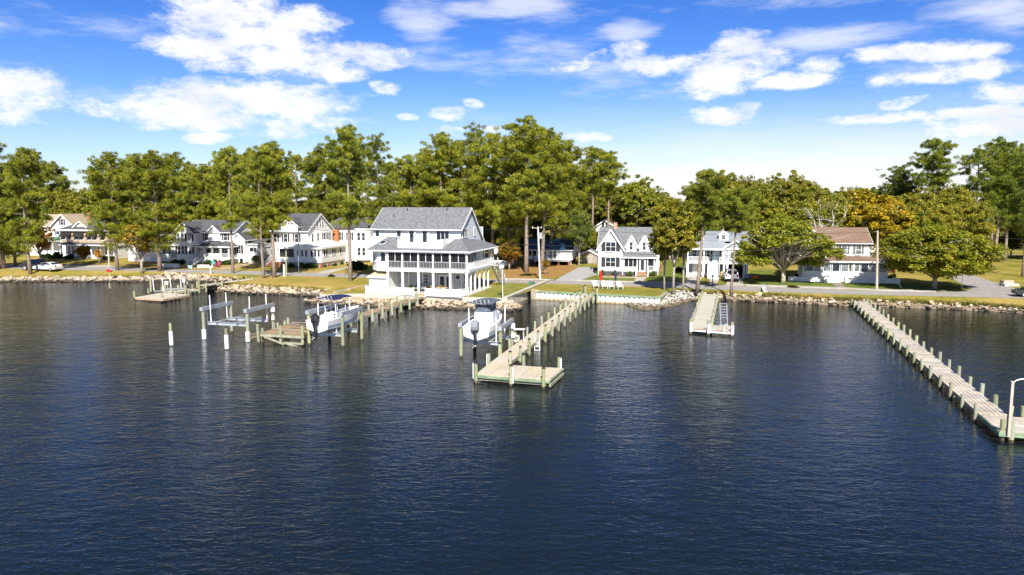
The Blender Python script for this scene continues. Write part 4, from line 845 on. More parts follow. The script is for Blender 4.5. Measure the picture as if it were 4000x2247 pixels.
def win(par, side, u, plane, z, w, h, cols=1, rows=2, shut=None, fm=None, gm=None, sill=True, name='window', rz=None):
    fr, gl, sl = window_mesh(w, h, cols, rows, fm or TRIM, gm or GLASS, sill=sill)
    loc = (u, plane - .026, z) if side == 'f' else (plane + .026, u, z) if side == 'r' else (plane - .026, u, z)
    o = put(name, fr, par, loc, SIDES[side] if rz is None else rz); put('pane', gl, o)
    if sill: put('sill', sl, o)
    if shut:
        sw_ = max(.28, w * .42)
        def f():
            mb = MB(); mb.box(-sw_/2, sw_/2, -.05, 0, -.03, h + .03); k = max(4, int(h / .16))
            for i in range(k): zz = (h - .1) * i / k + .05; mb.box(-sw_/2 + .05, sw_/2 - .05, -.062, -.051, zz, zz + .06)
            return mb.mesh('shutter', shut)
        me = cached(('shut', round(sw_, 2), round(h, 2), shut.name), f)
        for s in (-1, 1): put('shutter', me, o, (s * (w/2 + .09 + sw_/2), .022, 0))
    return o
def door(par, side, u, plane, z, w, h, m=TRIM, glass=True, gm=GLASS):
    mb = MB(); mb.box(-w/2 - .09, -w/2, -.06, .02, 0, h + .1); mb.box(w/2, w/2 + .09, -.06, .02, 0, h + .1); mb.box(-w/2, w/2, -.06, .02, h, h + .1); mb.box(-w/2, w/2, -.03, .015, 0, h)
    loc = (u, plane - .026, z) if side == 'f' else (plane + .026, u, z); o = mb.build('door', m, par, loc, SIDES[side])
    if glass: g = MB(); g.box(-w/2 + .12, w/2 - .12, -.045, -.0305, .45 if glass == 'half' else .15, h - .15); g.build('pane', gm, o)
    k = MB(); k.box(w/2 - .1, w/2 - .06, -.08, -.0305, .95, 1.05); k.build('handle', BLACK, o); return o
def walls(par, x0, x1, y0, y1, z0, z1, m, lap='fr', course=.2, name='wall'):
    mb = MB(); mb.box(x0, x1, y0, y1, z0, z1)
    if 'f' in lap: mb.lap('x', y0, 1, lambda z: (x0 + .01, x1 - .01), z0, z1, course)
    if 'r' in lap: mb.lap('y', x1, 1, lambda z: (y0 + .01, y1 - .01), z0, z1, course)
    if 'l' in lap: mb.lap('y', x0, -1, lambda z: (y0 + .01, y1 - .01), z0, z1, course)
    w = mb.build(name, m, par); cb = MB(); t = .1
    for x, y in ((x0, y0), (x1, y0), (x1, y1), (x0, y1)): cb.box(x - t*.5, x + t*.5, y - t*.5, y + t*.5, z0, z1 - .01)
    each(cb, 'corner_board', TRIM, w); return w
def roof_x(par, x0, x1, y0, y1, ze, zr, m, oh=.35, rk=.3, yr=None, gable=None, zb=None, course=.2, th=.14, sides='r', ze2=None):
    yr = (y0 + y1) / 2 if yr is None else yr; s0 = (zr - ze) / (yr - y0); ze2 = ze if ze2 is None else ze2; s1 = (zr - ze2) / (y1 - yr); mb = MB(); X0, X1 = x0 - rk, x1 + rk
    f = (y0 - oh, ze - oh * s0); b = (y1 + oh, ze2 - oh * s1)
    mb.slab([(X0, f[0], f[1] + th), (X1, f[0], f[1] + th), (X1, yr, zr + th), (X0, yr, zr + th)], th - .02); mb.slab([(X0, b[0], b[1] + th), (X1, b[0], b[1] + th), (X1, yr, zr + th), (X0, yr, zr + th)], th - .02)
    r = mb.build('roof', m, par); t = MB(); t.box(X0, X1, f[0] - .035, f[0] - .003, f[1] - .06, f[1] + th - .03)
    for X, sg in ((X0, -1), (X1, 1)):
        a = X + sg * .02; t.bar((a, f[0], f[1] + .02), (a, yr, zr + .02), .035, .24); t.bar((a, b[0], b[1] + .02), (a, yr, zr + .02), .035, .24)
    t.build('fascia', TRIM, r); gt = MB(); gt.tube((X0, f[0] - .09, f[1] + .05), (X1, f[0] - .09, f[1] + .05), .06, n=6); gt.build('gutter', TRIM, r)
    if gable:
        for X, sg in ((x1, 1), (x0, -1)):
            g = MB(); g.xpoly([(y0, ze - .02), (y1, ze2 - .02), (yr, zr - .02)], X - (.08 if sg > 0 else 0), X + (0 if sg > 0 else .08))
            zlo = max(ze, ze2); g.lap('y', X, sg, lambda z: (y0 + (z - ze) / s0 if z > ze else y0, y1 - (z - ze2) / s1 if z > ze2 else y1), min(ze, ze2) + .001, zr - .15, course); g.build('gable_wall', gable, par)
    return r
def roof_y(par, x0, x1, y0, y1, ze, zr, m, oh=.3, rk=.35, gable=None, course=.2, th=.14, xr=None):
    xr = (x0 + x1) / 2 if xr is None else xr; s = (zr - ze) / (xr - x0); s2 = (zr - ze) / (x1 - xr); mb = MB(); Y0, Y1 = y0 - rk, y1
    l = (x0 - oh, ze - oh * s); r_ = (x1 + oh, ze - oh * s2)
    mb.slab([(l[0], Y0, l[1] + th), (xr, Y0, zr + th), (xr, Y1, zr + th), (l[0], Y1, l[1] + th)], th - .02); mb.slab([(r_[0], Y0, r_[1] + th), (xr, Y0, zr + th), (xr, Y1, zr + th), (r_[0], Y1, r_[1] + th)], th - .02)
    r = mb.build('roof', m, par); t = MB(); a = Y0 - .02
    t.bar((l[0], a, l[1] + .02), (xr, a, zr + .02), .24, .035, up=(0, 1, 0)); t.bar((r_[0], a, r_[1] + .02), (xr, a, zr + .02), .24, .035, up=(0, 1, 0))
    t.bar((l[0] - .02, Y0, l[1] + .02), (l[0] - .02, Y1, l[1] + .02), .035, .18); t.bar((r_[0] + .02, Y0, r_[1] + .02), (r_[0] + .02, Y1, r_[1] + .02), .035, .18); t.build('fascia', TRIM, r)
    if gable:
        g = MB(); g.ypoly([(x0, ze - .02), (x1, ze - .02), (xr, zr - .02)], y0, y0 + .08); g.lap('x', y0, 1, lambda z: (x0 + (z - ze) / s, x1 - (z - ze) / s2), ze + .001, zr - .12, course); g.build('gable_wall', gable, par)
    return r
def shed_roof(par, x0, x1, y0, y1, z0, z1, m, hip=0.0, th=.12, name='roof'):
    mb = MB(); mb.slab([(x0, y0, z0), (x1, y0, z0), (x1 - hip, y1, z1), (x0 + hip, y1, z1)], th)
    if hip: mb.slab([(x1, y0, z0), (x1, y1, z0), (x1 - hip, y1, z1)], th); mb.slab([(x0, y0, z0), (x0 + hip, y1, z1), (x0, y1, z0)], th)
    r = mb.build(name, m, par); t = MB(); t.box(x0 - .02, x1 + .02, y0 - .04, y0 - .004, z0 - .22, z0 - .02); t.box(x1 - .0, x1 + .035, y0, y1, z0 - .22, z0 - .04); t.build('fascia', TRIM, r); return r
def posts(par, xs, y, z0, z1, w=.18, m=None, name='post'):
    me = cached(('post', w, round(z1 - z0, 2), (m or TRIM).name), lambda: (lambda b: (b.box(-w/2, w/2, -w/2, w/2, 0, z1 - z0), b.box(-w*.65, w*.65, -w*.65, w*.65, z1 - z0 - .14, z1 - z0 - .005), b.mesh(name, m or TRIM))[2])(MB()))
    for x in xs: put(name, me, par, (x, y, z0))
def railing(par, a, b, h=.9, sp=.13, m=None, z0=.08, pk=.04, name='railing'):
    a, b = Vector(a), Vector(b); mb = MB(); mb.bar(a + Vector((0, 0, h)), b + Vector((0, 0, h)), .08, .06); mb.bar(a + Vector((0, 0, z0)), b + Vector((0, 0, z0)), .06, .06); n = max(1, int((b - a).length / sp))
    for i in range(n + 1): p = a.lerp(b, i / n); mb.bar(p + Vector((0, 0, z0)), p + Vector((0, 0, h)), pk, pk)
    return mb.build(name, m or TRIM, par)
def stairs(par, x0, x1, ya, za, yb, zb, m, n, name='stair', rail=True, riser=None):
    s = MB(); dy, dz = (yb - ya) / n, (zb - za) / n; o = bpy.data.objects.new(name, None)
    for sx in (x0 + .04, x1 - .04): s.bar((sx, ya, za - .12), (sx, yb, zb - .02), .06, .26)
    o = s.build(name, m, par)
    for i in range(n):
        t = MB(); t.box(x0, x1, min(ya + dy * i, ya + dy * (i + 1)) , max(ya + dy * i, ya + dy * (i + 1)), za + dz * (i + 1) - .05, za + dz * (i + 1)); 
        if riser: t.box(x0 + .02, x1 - .02, ya + dy * (i + 1) - .012, ya + dy * (i + 1) + .012, (za + dz * (i + 2) if i < n - 1 else 0) , za + dz * (i + 1) - .10)
        t.build('step', m, o)
    if rail:
        for sx in (x0, x1): railing(o, (sx, ya, za), (sx, yb, zb), .9, .34, rail if not isinstance(rail, bool) else TRIM)
    return o
def house(name, label, c, ox, oy, deg, cat='house', at=None):
    p = P(c, ox, oy) if at is None else Vector(at); return thing(name, label, cat, (p.x, p.y, G), R(deg))

# ================================================================ THE THREE-STOREY HOUSE
HM = house('lake_house', 'large white three-storey house with grey shingle roof and dark screened porch on the shore', 'c1', 1405, 1178, -15.9)
SCR = bpy.data.materials.new('porch_screen'); SCR.use_nodes = True; t_ = SCR.node_tree; b_ = t_.nodes['Principled BSDF']; b_.inputs['Base Color'].default_value = (.018, .018, .022, 1); b_.inputs['Roughness'].default_value = .35
tp = nd(t_, 'ShaderNodeBsdfTransparent'); ms_ = nd(t_, 'ShaderNodeMixShader'); ms_.inputs[0].default_value = .72; t_.links.new(tp.outputs[0], ms_.inputs[1]); t_.links.new(b_.outputs[0], ms_.inputs[2]); t_.links.new(ms_.outputs[0], t_.nodes['Material Output'].inputs[0])
PX = [-10.81, -8.77, -6.57, -4.57, -2.29, -.08]; PYS = [1.5, 3.2, 5.0, 6.9, 8.7]; FZ = 3.22
mb = MB(); mb.box(-13.4, .3, -.5, 9.2, 0, .07); mb.build('patio_slab', CONC, HM)
# ground floor
posts(HM, PX, 0, .07, 2.82, .24); posts(HM, [-.08], 0, .07, 2.8, .28)
for y in PYS: posts(HM, [-.08], y, .07, 2.8, .2)
walls(HM, -10.9, -1.9, 3.0, 8.8, .07, 2.8, GREY_SHADE, 'fr')  # white wall; the shade under the deck is put into its grey colour
posts(HM, [-9.2, -7.2, -5.3, -3.0], 2.9, .07, 2.8, .16)
door(HM, 'f', -9.9, 2.99, .08, .9, 2.05, GREY_SHADE, False); win(HM, 'f', -6.9, 2.97, 1.0, .75, 1.2, 2, 3)
for x in (-4.55, -3.65): door(HM, 'f', x, 2.97, .08, .8, 2.05, TRIM, True)
win(HM, 'f', -2.35, 2.97, 1.7, .5, .5, 1, 1); win(HM, 'r', 4.2, -1.9, .9, .9, 1.2); win(HM, 'r', 7, -1.9, .9, .9, 1.2)
# garden store under the left end
walls(HM, -13.3, -10.95, -.25, 2.9, .07, 2.0, WHITE, ''); shed_roof(HM, -13.5, -10.9, -.5, 2.0, 2.12, 2.5, mat('tan_sheet_roof', (.52, .43, .31), .7, .1, 1), 0, .07)
mb = MB(); mb.box(-13.2, -11.0, -.2, -.17, 2.0, 2.1); mb.build('louvre_gap', DARK, HM)
mb = MB(); mb.bar((-12.35, -.3, 1.02), (-12.2, -.3, 1.0), .02, .02); mb.bar((-12.2, -.3, 1.0), (-12.05, -.3, 1.02), .02, .02); mb.build('gull_ornament', BLACK, HM)
mb = MB(); mb.box(-10.94, -10.86, .2, 2.9, .07, 2.8); mb.build('side_wall', WHITE, HM)
# deck band
mb = MB(); mb.box(-10.95, .12, -.16, .16, 2.8, FZ - .02); mb.box(-.12, .16, .17, 9.3, 2.8, FZ - .02); mb.build('deck_beam', TRIM, HM)
mb = MB(); mb.box(-10.9, 0.0, .16, 2.95, FZ - .14, FZ - .015); mb.box(-1.85, -.125, 2.96, 9.3, FZ - .14, FZ - .015); mb.build('deck_floor', mat('grey_deck', (.42, .42, .41), .8, .1, 2), HM)
for y in (.9, 2.2): mb = MB(); mb.box(.17, .19, .2, 9.2, 2.8 + y * .12 - .02, 2.82 + y * .12); mb.build('trim_line', GREYS, HM)
mb = MB(); [mb.box(x - .06, x + .06, -.2, -.162, 2.86, 3.0) for x in (-10.7, -5.6, -.3)]; each(mb, 'spot_lamp', BLACK, HM)
# screened porch
posts(HM, PX, 0, FZ, 5.36, .2); mb = MB(); mb.box(-10.95, .12, -.1, .1, 5.27, 5.44); mb.box(-.12, .12, .101, 9.3, 5.27, 5.44); mb.build('header', TRIM, HM)
for a, b in zip(PX[:-1], PX[1:]):
    railing(HM, (a + .1, -.02, FZ), (b - .1, -.02, FZ), .86, .19, GREY_SHADE, .08, .035)
    c = (a + b) / 2; mb = MB(); mb.box(c - .03, c + .03, -.04, .02, FZ + .9, 5.27); mb.build('mullion', TRIM, HM)
    for u0, u1 in ((a + .1, c - .03), (c + .03, b - .1)):
        s = MB(); s.box(u0, u1, .03, .036, FZ + .02, 5.27); s.build('screen', SCR, HM)
for y0, y1 in ((.1, 1.35), (1.35, 2.4)):
    s = MB(); s.box(-.03, -.024, y0, y1, FZ + .02, 5.27); s.build('screen', SCR, HM); mb = MB(); mb.box(-.06, .03, y1 - .03, y1 + .03, FZ, 5.2); mb.build('mullion', TRIM, HM); railing(HM, (.02, y0, FZ), (.02, y1, FZ), .86, .115, TRIM)
mb = MB(); mb.box(-.06, .04, 2.45, 9.3, FZ, FZ + .95); mb.build('side_parapet', TRIM, HM); posts(HM, [-.08], 5.0, FZ, 5.36, .14); posts(HM, [-.08], 7.0, FZ, 5.36, .14); posts(HM, [-.08], 9.2, FZ, 5.36, .16)
walls(HM, -13.95, -1.9, 2.95, 11.8, FZ - .3, 5.75, WHITE, 'fr', name='main_floor_wall')
for x in (-10.2, -8.9): win(HM, 'f', x, 2.93, FZ + .7, .7, 1.3, 1, 1)
for x in (-6.1, -5.1): door(HM, 'f', x, 2.93, FZ, .85, 2.0, TRIM, True)
door(HM, 'f', -2.6, 2.93, FZ, .8, 2.0, BLACK, True); win(HM, 'f', -3.9, 2.93, FZ + .5, .8, 1.4, 1, 1); win(HM, 'f', -7.6, 2.93, FZ + .5, .9, 1.4, 1, 1)
win(HM, 'r', 4.1, -1.9, FZ + .6, 1.2, 1.35, 2, 1); win(HM, 'r', 6.6, -1.9, FZ + .6, 1.0, 1.35, 2, 1); door(HM, 'r', 8.2, -1.9, FZ, .9, 2.05, TRIM, True)
# bay at the left end
mb = MB(); mb.prism([(-13.95, 2.0), (-12.5, .35), (-10.95, .35), (-10.95, 2.95), (-13.95, 2.95)], 2.75, 5.4); mb.lap('x', .35, 1, lambda z: (-12.48, -10.96), 2.75, 5.4)
bay = mb.build('corner_bay', WHITE, HM); win(HM, 'f', -11.6, .33, 4.0, .62, 1.15, 1, 1)
ang = math.atan2(-1.65, 1.45); win(HM, 'f', -13.22, 1.17, 4.0, .5, 1.15, 1, 1, rz=ang)
# porch roof with the recessed balcony
E0, ET = 5.5, 6.95
mb = MB(); BX0, BX1, BY = -9.4, -3.5, .25; zat = lambda y: E0 + (y + .4) * (ET - E0) / 3.2
mb.slab([(-13.7, -.4, E0), (.42, -.4, E0), (.42 - (BY + .4) * .72, BY, zat(BY)), (-13.7 + (BY + .4) * .5, BY, zat(BY))], .13)
mb.slab([(BX1, BY, zat(BY)), (.42 - (BY + .4) * .72, BY, zat(BY)), (-1.88, 2.8, ET), (-2.6, 2.8, ET)], .13); mb.slab([(-13.7 + (BY + .4) * .5, BY, zat(BY)), (BX0, BY, zat(BY)), (-10.3, 2.8, ET + .12), (-12.1, 2.8, ET + .12)], .13)
mb.slab([(.42, -.4, E0), (.42, 11.6, E0), (-1.88, 11.0, 6.45), (-1.88, 2.8, ET)], .13); mb.slab([(-13.7, -.4, E0), (-12.1, 2.8, ET + .12), (-14.0, 2.8, E0)], .13)
pr_ = mb.build('porch_roof', SHING, HM)
mb = MB(); mb.box(-13.72, .44, -.46, -.402, E0 - .24, E0 - .01); mb.box(.421, .46, -.4, 11.6, E0 - .24, E0 - .01); mb.tube((-13.7, -.52, E0 - .08), (.44, -.52, E0 - .08), .07, n=6); mb.tube((.52, -.4, E0 - .08), (.52, 11.6, E0 - .08), .07, n=6); mb.build('gutter', TRIM, pr_)
mb = MB(); mb.box(-13.6, .35, -.35, .3, E0 - .22, E0 - .2); mb.build('soffit', TRIM, pr_)
# balcony parapets
mb = MB(); mb.box(BX0, BX1, BY, BY + .1, 5.55, 6.18); mb.box(BX0, BX1, BY, BY + .1, 6.42, 6.55); mb.box(BX0 - .1, BX0, BY, 2.75, 5.6, 6.95); mb.box(BX1, BX1 + .1, BY, 2.75, 5.6, 6.95); n_ = 38
mb.box(BX0, BX0 + 1.5, BY, BY + .1, 6.18, 6.42); mb.box(BX1 - 1.5, BX1, BY, BY + .1, 6.18, 6.42)
for i in range(n_): x = BX0 + 1.5 + (BX1 - BX0 - 3.0) * i / (n_ - 1); mb.box(x - .025, x + .025, BY + .02, BY + .08, 6.18, 6.42)
mb.build('balcony_parapet', TRIM, HM); mb = MB(); mb.box(BX0, BX1, BY + .1, 2.75, 5.55, 5.7); mb.build('balcony_floor', CONC, HM)
sk = MB(); sk.slab([(-12.55, .95, zat(.95) + .1), (-11.85, .95, zat(.95) + .1), (-11.7, 1.7, zat(1.7) + .1), (-12.4, 1.7, zat(1.7) + .1)], .1); sk = sk.build('skylight', TRIM, pr_); g = MB(); g.slab([(-12.51, .98, zat(.98) + .115), (-11.89, .98, zat(.98) + .115), (-11.74, 1.67, zat(1.67) + .115), (-12.37, 1.67, zat(1.67) + .115)], .012); g.build('pane', GLASS, sk)
# top storey and saltbox roof
walls(HM, -14.1, -1.9, 2.8, 11.9, 5.5, 8.2, WHITE, 'f', name='upper_wall')
roof_x(HM, -14.1, -1.9, 2.8, 11.95, 8.25, 10.75, SHING, .42, .32, yr=6.45, th=.16, ze2=5.9)
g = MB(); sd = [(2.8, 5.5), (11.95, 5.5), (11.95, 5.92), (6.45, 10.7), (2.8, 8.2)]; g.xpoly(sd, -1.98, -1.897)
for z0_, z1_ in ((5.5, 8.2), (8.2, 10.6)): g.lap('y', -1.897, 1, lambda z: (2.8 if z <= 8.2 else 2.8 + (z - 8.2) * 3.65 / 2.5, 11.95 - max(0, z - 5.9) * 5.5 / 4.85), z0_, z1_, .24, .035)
g.build('gable_wall', GREYS if False else mat('shaded_white_siding', (.60, .63, .66), .7, .04, 1), HM)  # white siding; the gable's grazing-light grey is put into its colour
PANEL_T = mat('shaded_white_siding', (.6, .63, .66))
for x in (-13.55, -10.45): win(HM, 'f', x, 2.78, 7.1, .55, .98, 1, 1, sill=False)
for x in (-8.65, -6.8): door(HM, 'f', x, 2.78, 6.1, .82, 1.9, TRIM, True)
win(HM, 'f', -4.3, 2.78, 6.75, 1.7, 1.3, 3, 1, sill=False); win(HM, 'r', 4.4, -1.86, 7.05, 2.0, 1.05, 3, 1, sill=False); win(HM, 'r', 8.3, -1.86, 7.15, .62, 1.0, 1, 1, sill=False)
mb = MB(); [mb.box(x - .09, x + .09, 2.6, 2.76, 7.55, 7.85) for x in (-8.1, -6.2)]; each(mb, 'wall_lamp', TRIM, HM)
mb = MB(); [mb.tube((x, 2.2, 8.05), (x, 2.72, 7.7), .045, n=6) for x in (-14.0, -2.2)]; [mb.tube((x, -.4, 5.3), (x, -.02, 4.9), .045, n=6) for x in (-11.1, -.2)]; [mb.tube((x, -.14, 4.9), (x, -.14, 3.2), .04, n=6) for x in (-11.0,)]; each(mb, 'downspout', TRIM, HM)
for x, y in ((-12.0, 4.6), (-10.6, 5.9), (-4.9, 5.9)): z = 8.25 + (y - 2.8) * 2.5 / 3.65 + .16; mb = MB(); mb.tube((x, y, z - .1), (x, y, z + .2), .08, n=8); mb.tube((x - .05, y, z + .2), (x + .1, y, z + .22), .1, .02, n=6); mb.build('roof_vent', BLACK, HM)
# outside stair at the back right
st_ = stairs(HM, .1, 1.05, 9.4, FZ, 13.6, 0.0, GREY_SHADE, 15, rail=False); [railing(st_, (x, 9.4, FZ), (x, 13.6, 0), .9, .9, TRIM, .3, .05) for x in (.1, 1.05)]; mb = MB(); mb.box(-1.8, 0.05, 9.31, 11.0, FZ - .2, FZ); mb.build('stair_landing', TRIM, HM); railing(HM, (.02, 9.35, FZ), (.02, 11.0, FZ), .95, .24)
# white picket fence along the water side
FN = thing('picket_fence', 'low white vinyl fence in front of the three-storey house patio', 'fence', HM.location, R(-15.9))
def fence_run(par, a, b):
    a, b = Vector(a), Vector(b); mb = MB(); mb.bar(a + Vector((0, 0, .98)), b + Vector((0, 0, .98)), .09, .09); mb.bar(a + Vector((0, 0, .15)), b + Vector((0, 0, .15)), .06, .1); mb.bar(a + Vector((0, 0, .72)), b + Vector((0, 0, .72)), .05, .07); mb.build('rail', VINYL, par); ln = (b - a).length; n = int(ln / .155)
    pk = cached('picket', lambda: MB().box(-.05, .05, -.015, .015, .1, .93).mesh('picket', VINYL)); d = (b - a).normalized(); rz = math.atan2(d.y, d.x)
    for i in range(n): put('picket', pk, par, a.lerp(b, (i + .5) / n), rz)
    posts(par, [], 0, 0, 1)
    pm_ = cached('fpost', lambda: (lambda m: (m.box(-.075, .075, -.075, .075, 0, 1.06), m.box(-.1, .1, -.1, .1, 1.061, 1.1), m.mesh('fence_post', VINYL))[2])(MB()))
    k = max(1, round(ln / 2.2))
    for i in range(k + 1): put('fence_post', pm_, par, a.lerp(b, i / k), rz)
fence_run(FN, (-12.7, -2.5, 0), (-6.2, -2.5, 0)); fence_run(FN, (-4.6, -2.5, 0), (-.1, -2.5, 0)); fence_run(FN, (-.0, -2.4, 0), (0.15, -.3, 0)); fence_run(FN, (-12.7, -2.4, 0), (-12.7, -.8, 0))

# ================================================================ THE OTHER HOUSES
MAR = mat('maroon_shutter', (0.05, 0.02, 0.025), 0.5, 0.1, 3)
FOUND = mat('dark_foundation', (0.075, 0.08, 0.09), 0.85, 0.15, 2)
# ---- white house with two-storey bay and porch (left)
h = house('bay_house', 'white two-storey house with front bay gable, dark roof and white porch stairs', 'c3', 230, 800, -15)
walls(h, 0.1, 11.2, 2.2, 9.5, 0, 6.0, WHITE); roof_x(h, 0.1, 11.2, 2.2, 9.5, 6.0, 8.0, SHIND, .4, .3, gable=WHITE)
walls(h, 0.1, 3.9, 0, 2.2, .3, 6.05, WHITE); roof_y(h, .1, 3.9, 0, 5.4, 6.05, 7.75, SHIND, .55, .5, gable=WHITE)
walls(h, 5.8, 8.3, 1.9, 4.0, 4.3, 6.0, WHITE); roof_y(h, 5.8, 8.3, 1.9, 5.2, 6.0, 7.1, SHIND, .3, .3, gable=WHITE)
for z, hh in ((4.3, 1.4), (1.75, 1.55)):
    win(h, 'f', .65, -.01, z, .55, hh, 1, 2, None); win(h, 'f', 1.55, -.01, z, .62, hh, 1, 2, None, gm=CURT); win(h, 'f', 3.15, -.01, z, .62, hh, 1, 2, None, gm=CURT)
    for x in (2.25, 3.78, .2): mb = MB(); mb.box(x - .2, x + .2, -.07, -.03, z - .05, z + hh + .05); mb.build('shutter', MAR, h)
win(h, 'f', 5.2, 2.19, 4.4, .75, 1.35, 1, 2, MAR); win(h, 'f', 9.4, 2.19, 4.4, .75, 1.35, 1, 2, MAR)
mb = MB(); mb.box(4.3, 11.9, -.4, 2.2, 1.05, 1.2); mb.build('porch_floor', TRIM, h); mb = MB(); mb.box(4.35, 11.85, -.3, -.2, .1, 1.05); mb.build('porch_skirt', TRIM, h)
posts(h, [4.5, 6.35, 8.2, 10.0, 11.75], -.25, 1.2, 3.25, .2); shed_roof(h, 4.1, 12.1, -.6, 2.2, 3.4, 4.15, SHIND, 1.2); mb = MB(); mb.box(4.4, 11.85, -.35, -.15, 3.0, 3.25); mb.build('header', TRIM, h)
for a, b in ((6.4, 8.1), (8.3, 9.9), (10.1, 11.7)): railing(h, (a, -.25, 1.2), (b, -.25, 1.2), .85, .2)
mb = MB(); mb.box(6.45, 8.05, -.22, -.2, 1.3, 1.95); mb.box(8.35, 9.85, -.22, -.2, 1.3, 1.95); mb.build('porch_banner', mat('printed_banner', (.68, .62, .5), .8, .25, 3), h)
door(h, 'f', 5.5, 2.19, 1.2, .95, 2.0, TRIM, 'half'); win(h, 'f', 7.2, 2.19, 1.7, 1.1, 1.4, 2, 2); win(h, 'f', 9.1, 2.19, 1.7, 1.1, 1.4, 2, 2); win(h, 'f', 10.7, 2.19, 1.7, .8, 1.4, 1, 2, MAR)
fl = MB(); fl.box(5.0, 6.1, -.02, 0.0, 2.35, 2.95); fl = fl.build('hanging_flag', mat('flag_white', (.75, .73, .72), .8, .05, 3), h)
for k in range(4): s = MB(); s.box(5.0, 6.1, -.032, -.021, 2.38 + k * .15, 2.45 + k * .15); s.build('red_stripe', mat('flag_red', (.5, .03, .04), .8, .05, 3), fl)
s = MB(); s.box(5.0, 5.45, -.036, -.0325, 2.65, 2.95); s.build('blue_canton', mat('flag_blue', (.02, .03, .14), .8, .05, 3), fl)
stairs(h, 4.2, 6.0, -.4, 1.2, -2.9, 0, TRIM, 8)
walls(h, 11.2, 15.2, 3.6, 9, .9, 3.6, WHITE); walls(h, 11.2, 15.2, 3.65, 9, 0, .9, CONC, '', name='foundation'); walls(h, 10.6, 13.2, 2.6, 3.6, .2, 4.6, WHITE); roof_y(h, 10.6, 13.2, 2.6, 6, 4.6, 5.7, SHIND, .3, .3, gable=WHITE); shed_roof(h, 11, 15.5, 3.3, 8, 3.75, 4.5, SHIND, 0)
win(h, 'f', 11.9, 2.58, 1.9, .9, 1.6, 2, 2, MAR); win(h, 'f', 14, 3.58, 2.2, .8, .8, 1, 1); win(h, 'f', 14.8, 3.58, 2.2, .5, .8, 1, 1); win(h, 'r', 5, 15.2, 2.2, .6, .8, 1, 1)
mb = MB(); mb.box(12.0, 12.7, 2.55, 2.59, 0, .95); mb.build('crawl_door', DARK, h)
# ---- white house with sunroom
h = house('sunroom_house', 'white two-storey house with flat-roofed sunroom and brick steps', 'c3', 1380, 840, -15)
walls(h, -1.2, 6.4, 3, 12, 0, 6.45, WHITE); roof_x(h, -1.2, 6.4, 3, 12, 6.45, 9.35, SHIND, .4, .3, gable=WHITE)
roof_y(h, 1.2, 4.7, 2.6, 7, 7.3, 8.7, SHIND, .35, .3, gable=WHITE); walls(h, 1.2, 4.7, 2.6, 3.2, 6.3, 7.3, WHITE, 'f')
for x, hh, z in ((2.35, .4, 7.55), (2.95, .85, 7.5), (3.55, .4, 7.55)): win(h, 'f', x, 2.58, z, .3, hh, 1, 2 if hh > .5 else 1, sill=False)
for y, z in ((6.6, 7.1), (7.5, 7.1), (8.4, 7.1)): win(h, 'r', y, 6.42, z, .5, 1.2 if y == 7.5 else .8, 1, 2, sill=False)
for x in (-.3, 1.9, 4.2): win(h, 'f', x, 2.98, 4.3, .75, 1.5, 1, 2, MAR)
for y in (4.6, 6.6, 9.0, 10.8): win(h, 'r', y, 6.4, 4.3, .7, 1.5, 1, 2, MAR if y > 8 else None)
mb = MB(); mb.box(1.9, 10.8, .02, 9, .85, 1.1); mb.build('floor_band', TRIM, h)
walls(h, 5.6, 10.8, 0, 9, 1.1, 3.4, WHITE); mb = MB(); mb.slab([(1.5, -.35, 3.6), (11.2, -.35, 3.6), (11.2, 9.4, 3.75), (6.4, 9.4, 4.6), (1.5, 3.1, 4.35)], .18); mb.build('flat_roof', PALER, h); mb = MB(); mb.box(1.5, 11.22, -.4, -.352, 3.3, 3.6); mb.box(11.201, 11.24, -.35, 9.4, 3.35, 3.68); mb.build('fascia', TRIM, h)
for x in (6.2, 7.0, 7.8, 8.9, 9.6, 10.3): win(h, 'f', x, -.01, 1.95, .42, 1.1, 1, 1, sill=False)
for y in (1.0, 1.8, 4.0, 4.8, 7.0): win(h, 'r', y, 10.8, 1.95, .55, 1.1, 1, 1, sill=False)
posts(h, [2.0, 3.7, 5.4], .1, 1.1, 3.4, .2); mb = MB(); mb.box(2.0, 5.6, 0, .08, 1.1, 1.75); mb.build('porch_parapet', WHITE, h); s = MB(); s.box(3.8, 5.3, .12, .14, 1.75, 3.3); s.box(2.1, 3.6, .5, .52, 1.1, 3.3); s.build('screen', SCREEN, h); mb = MB(); mb.box(1.9, 5.6, 2.9, 2.99, 1.1, 3.4); mb.build('porch_wall', GREYS, h)
for x in (2.3, 4.6, 6.5, 8.6, 10.6): mb = MB(); mb.box(x - .22, x + .22, -.03, .3, 0, .86); mb.build('brick_pier', BRICK, h)
for y in (2.5, 5, 7.5): mb = MB(); mb.box(10.5, 10.84, y - .25, y + .25, 0, .86); mb.build('brick_pier', BRICK, h)
walls(h, 2.0, 10.7, .2, 8.9, 0, .84, CONC, '', name='foundation')
stairs(h, .2, 1.7, 1.2, 1.3, -1.3, 0, BRICK, 8, rail=True); mb = MB(); mb.box(.1, 2.0, 1.2, 3.0, 1.1, 1.3); mb.build('landing', BRICK, h); mb = MB(); mb.box(1.75, 2.2, -1.2, .0, 0, .9); mb.build('brick_cheek', BRICK, h)
shed_roof(h, -1.6, 1.4, 1.6, 3.2, 6.5, 7.9, SHIND, .5)
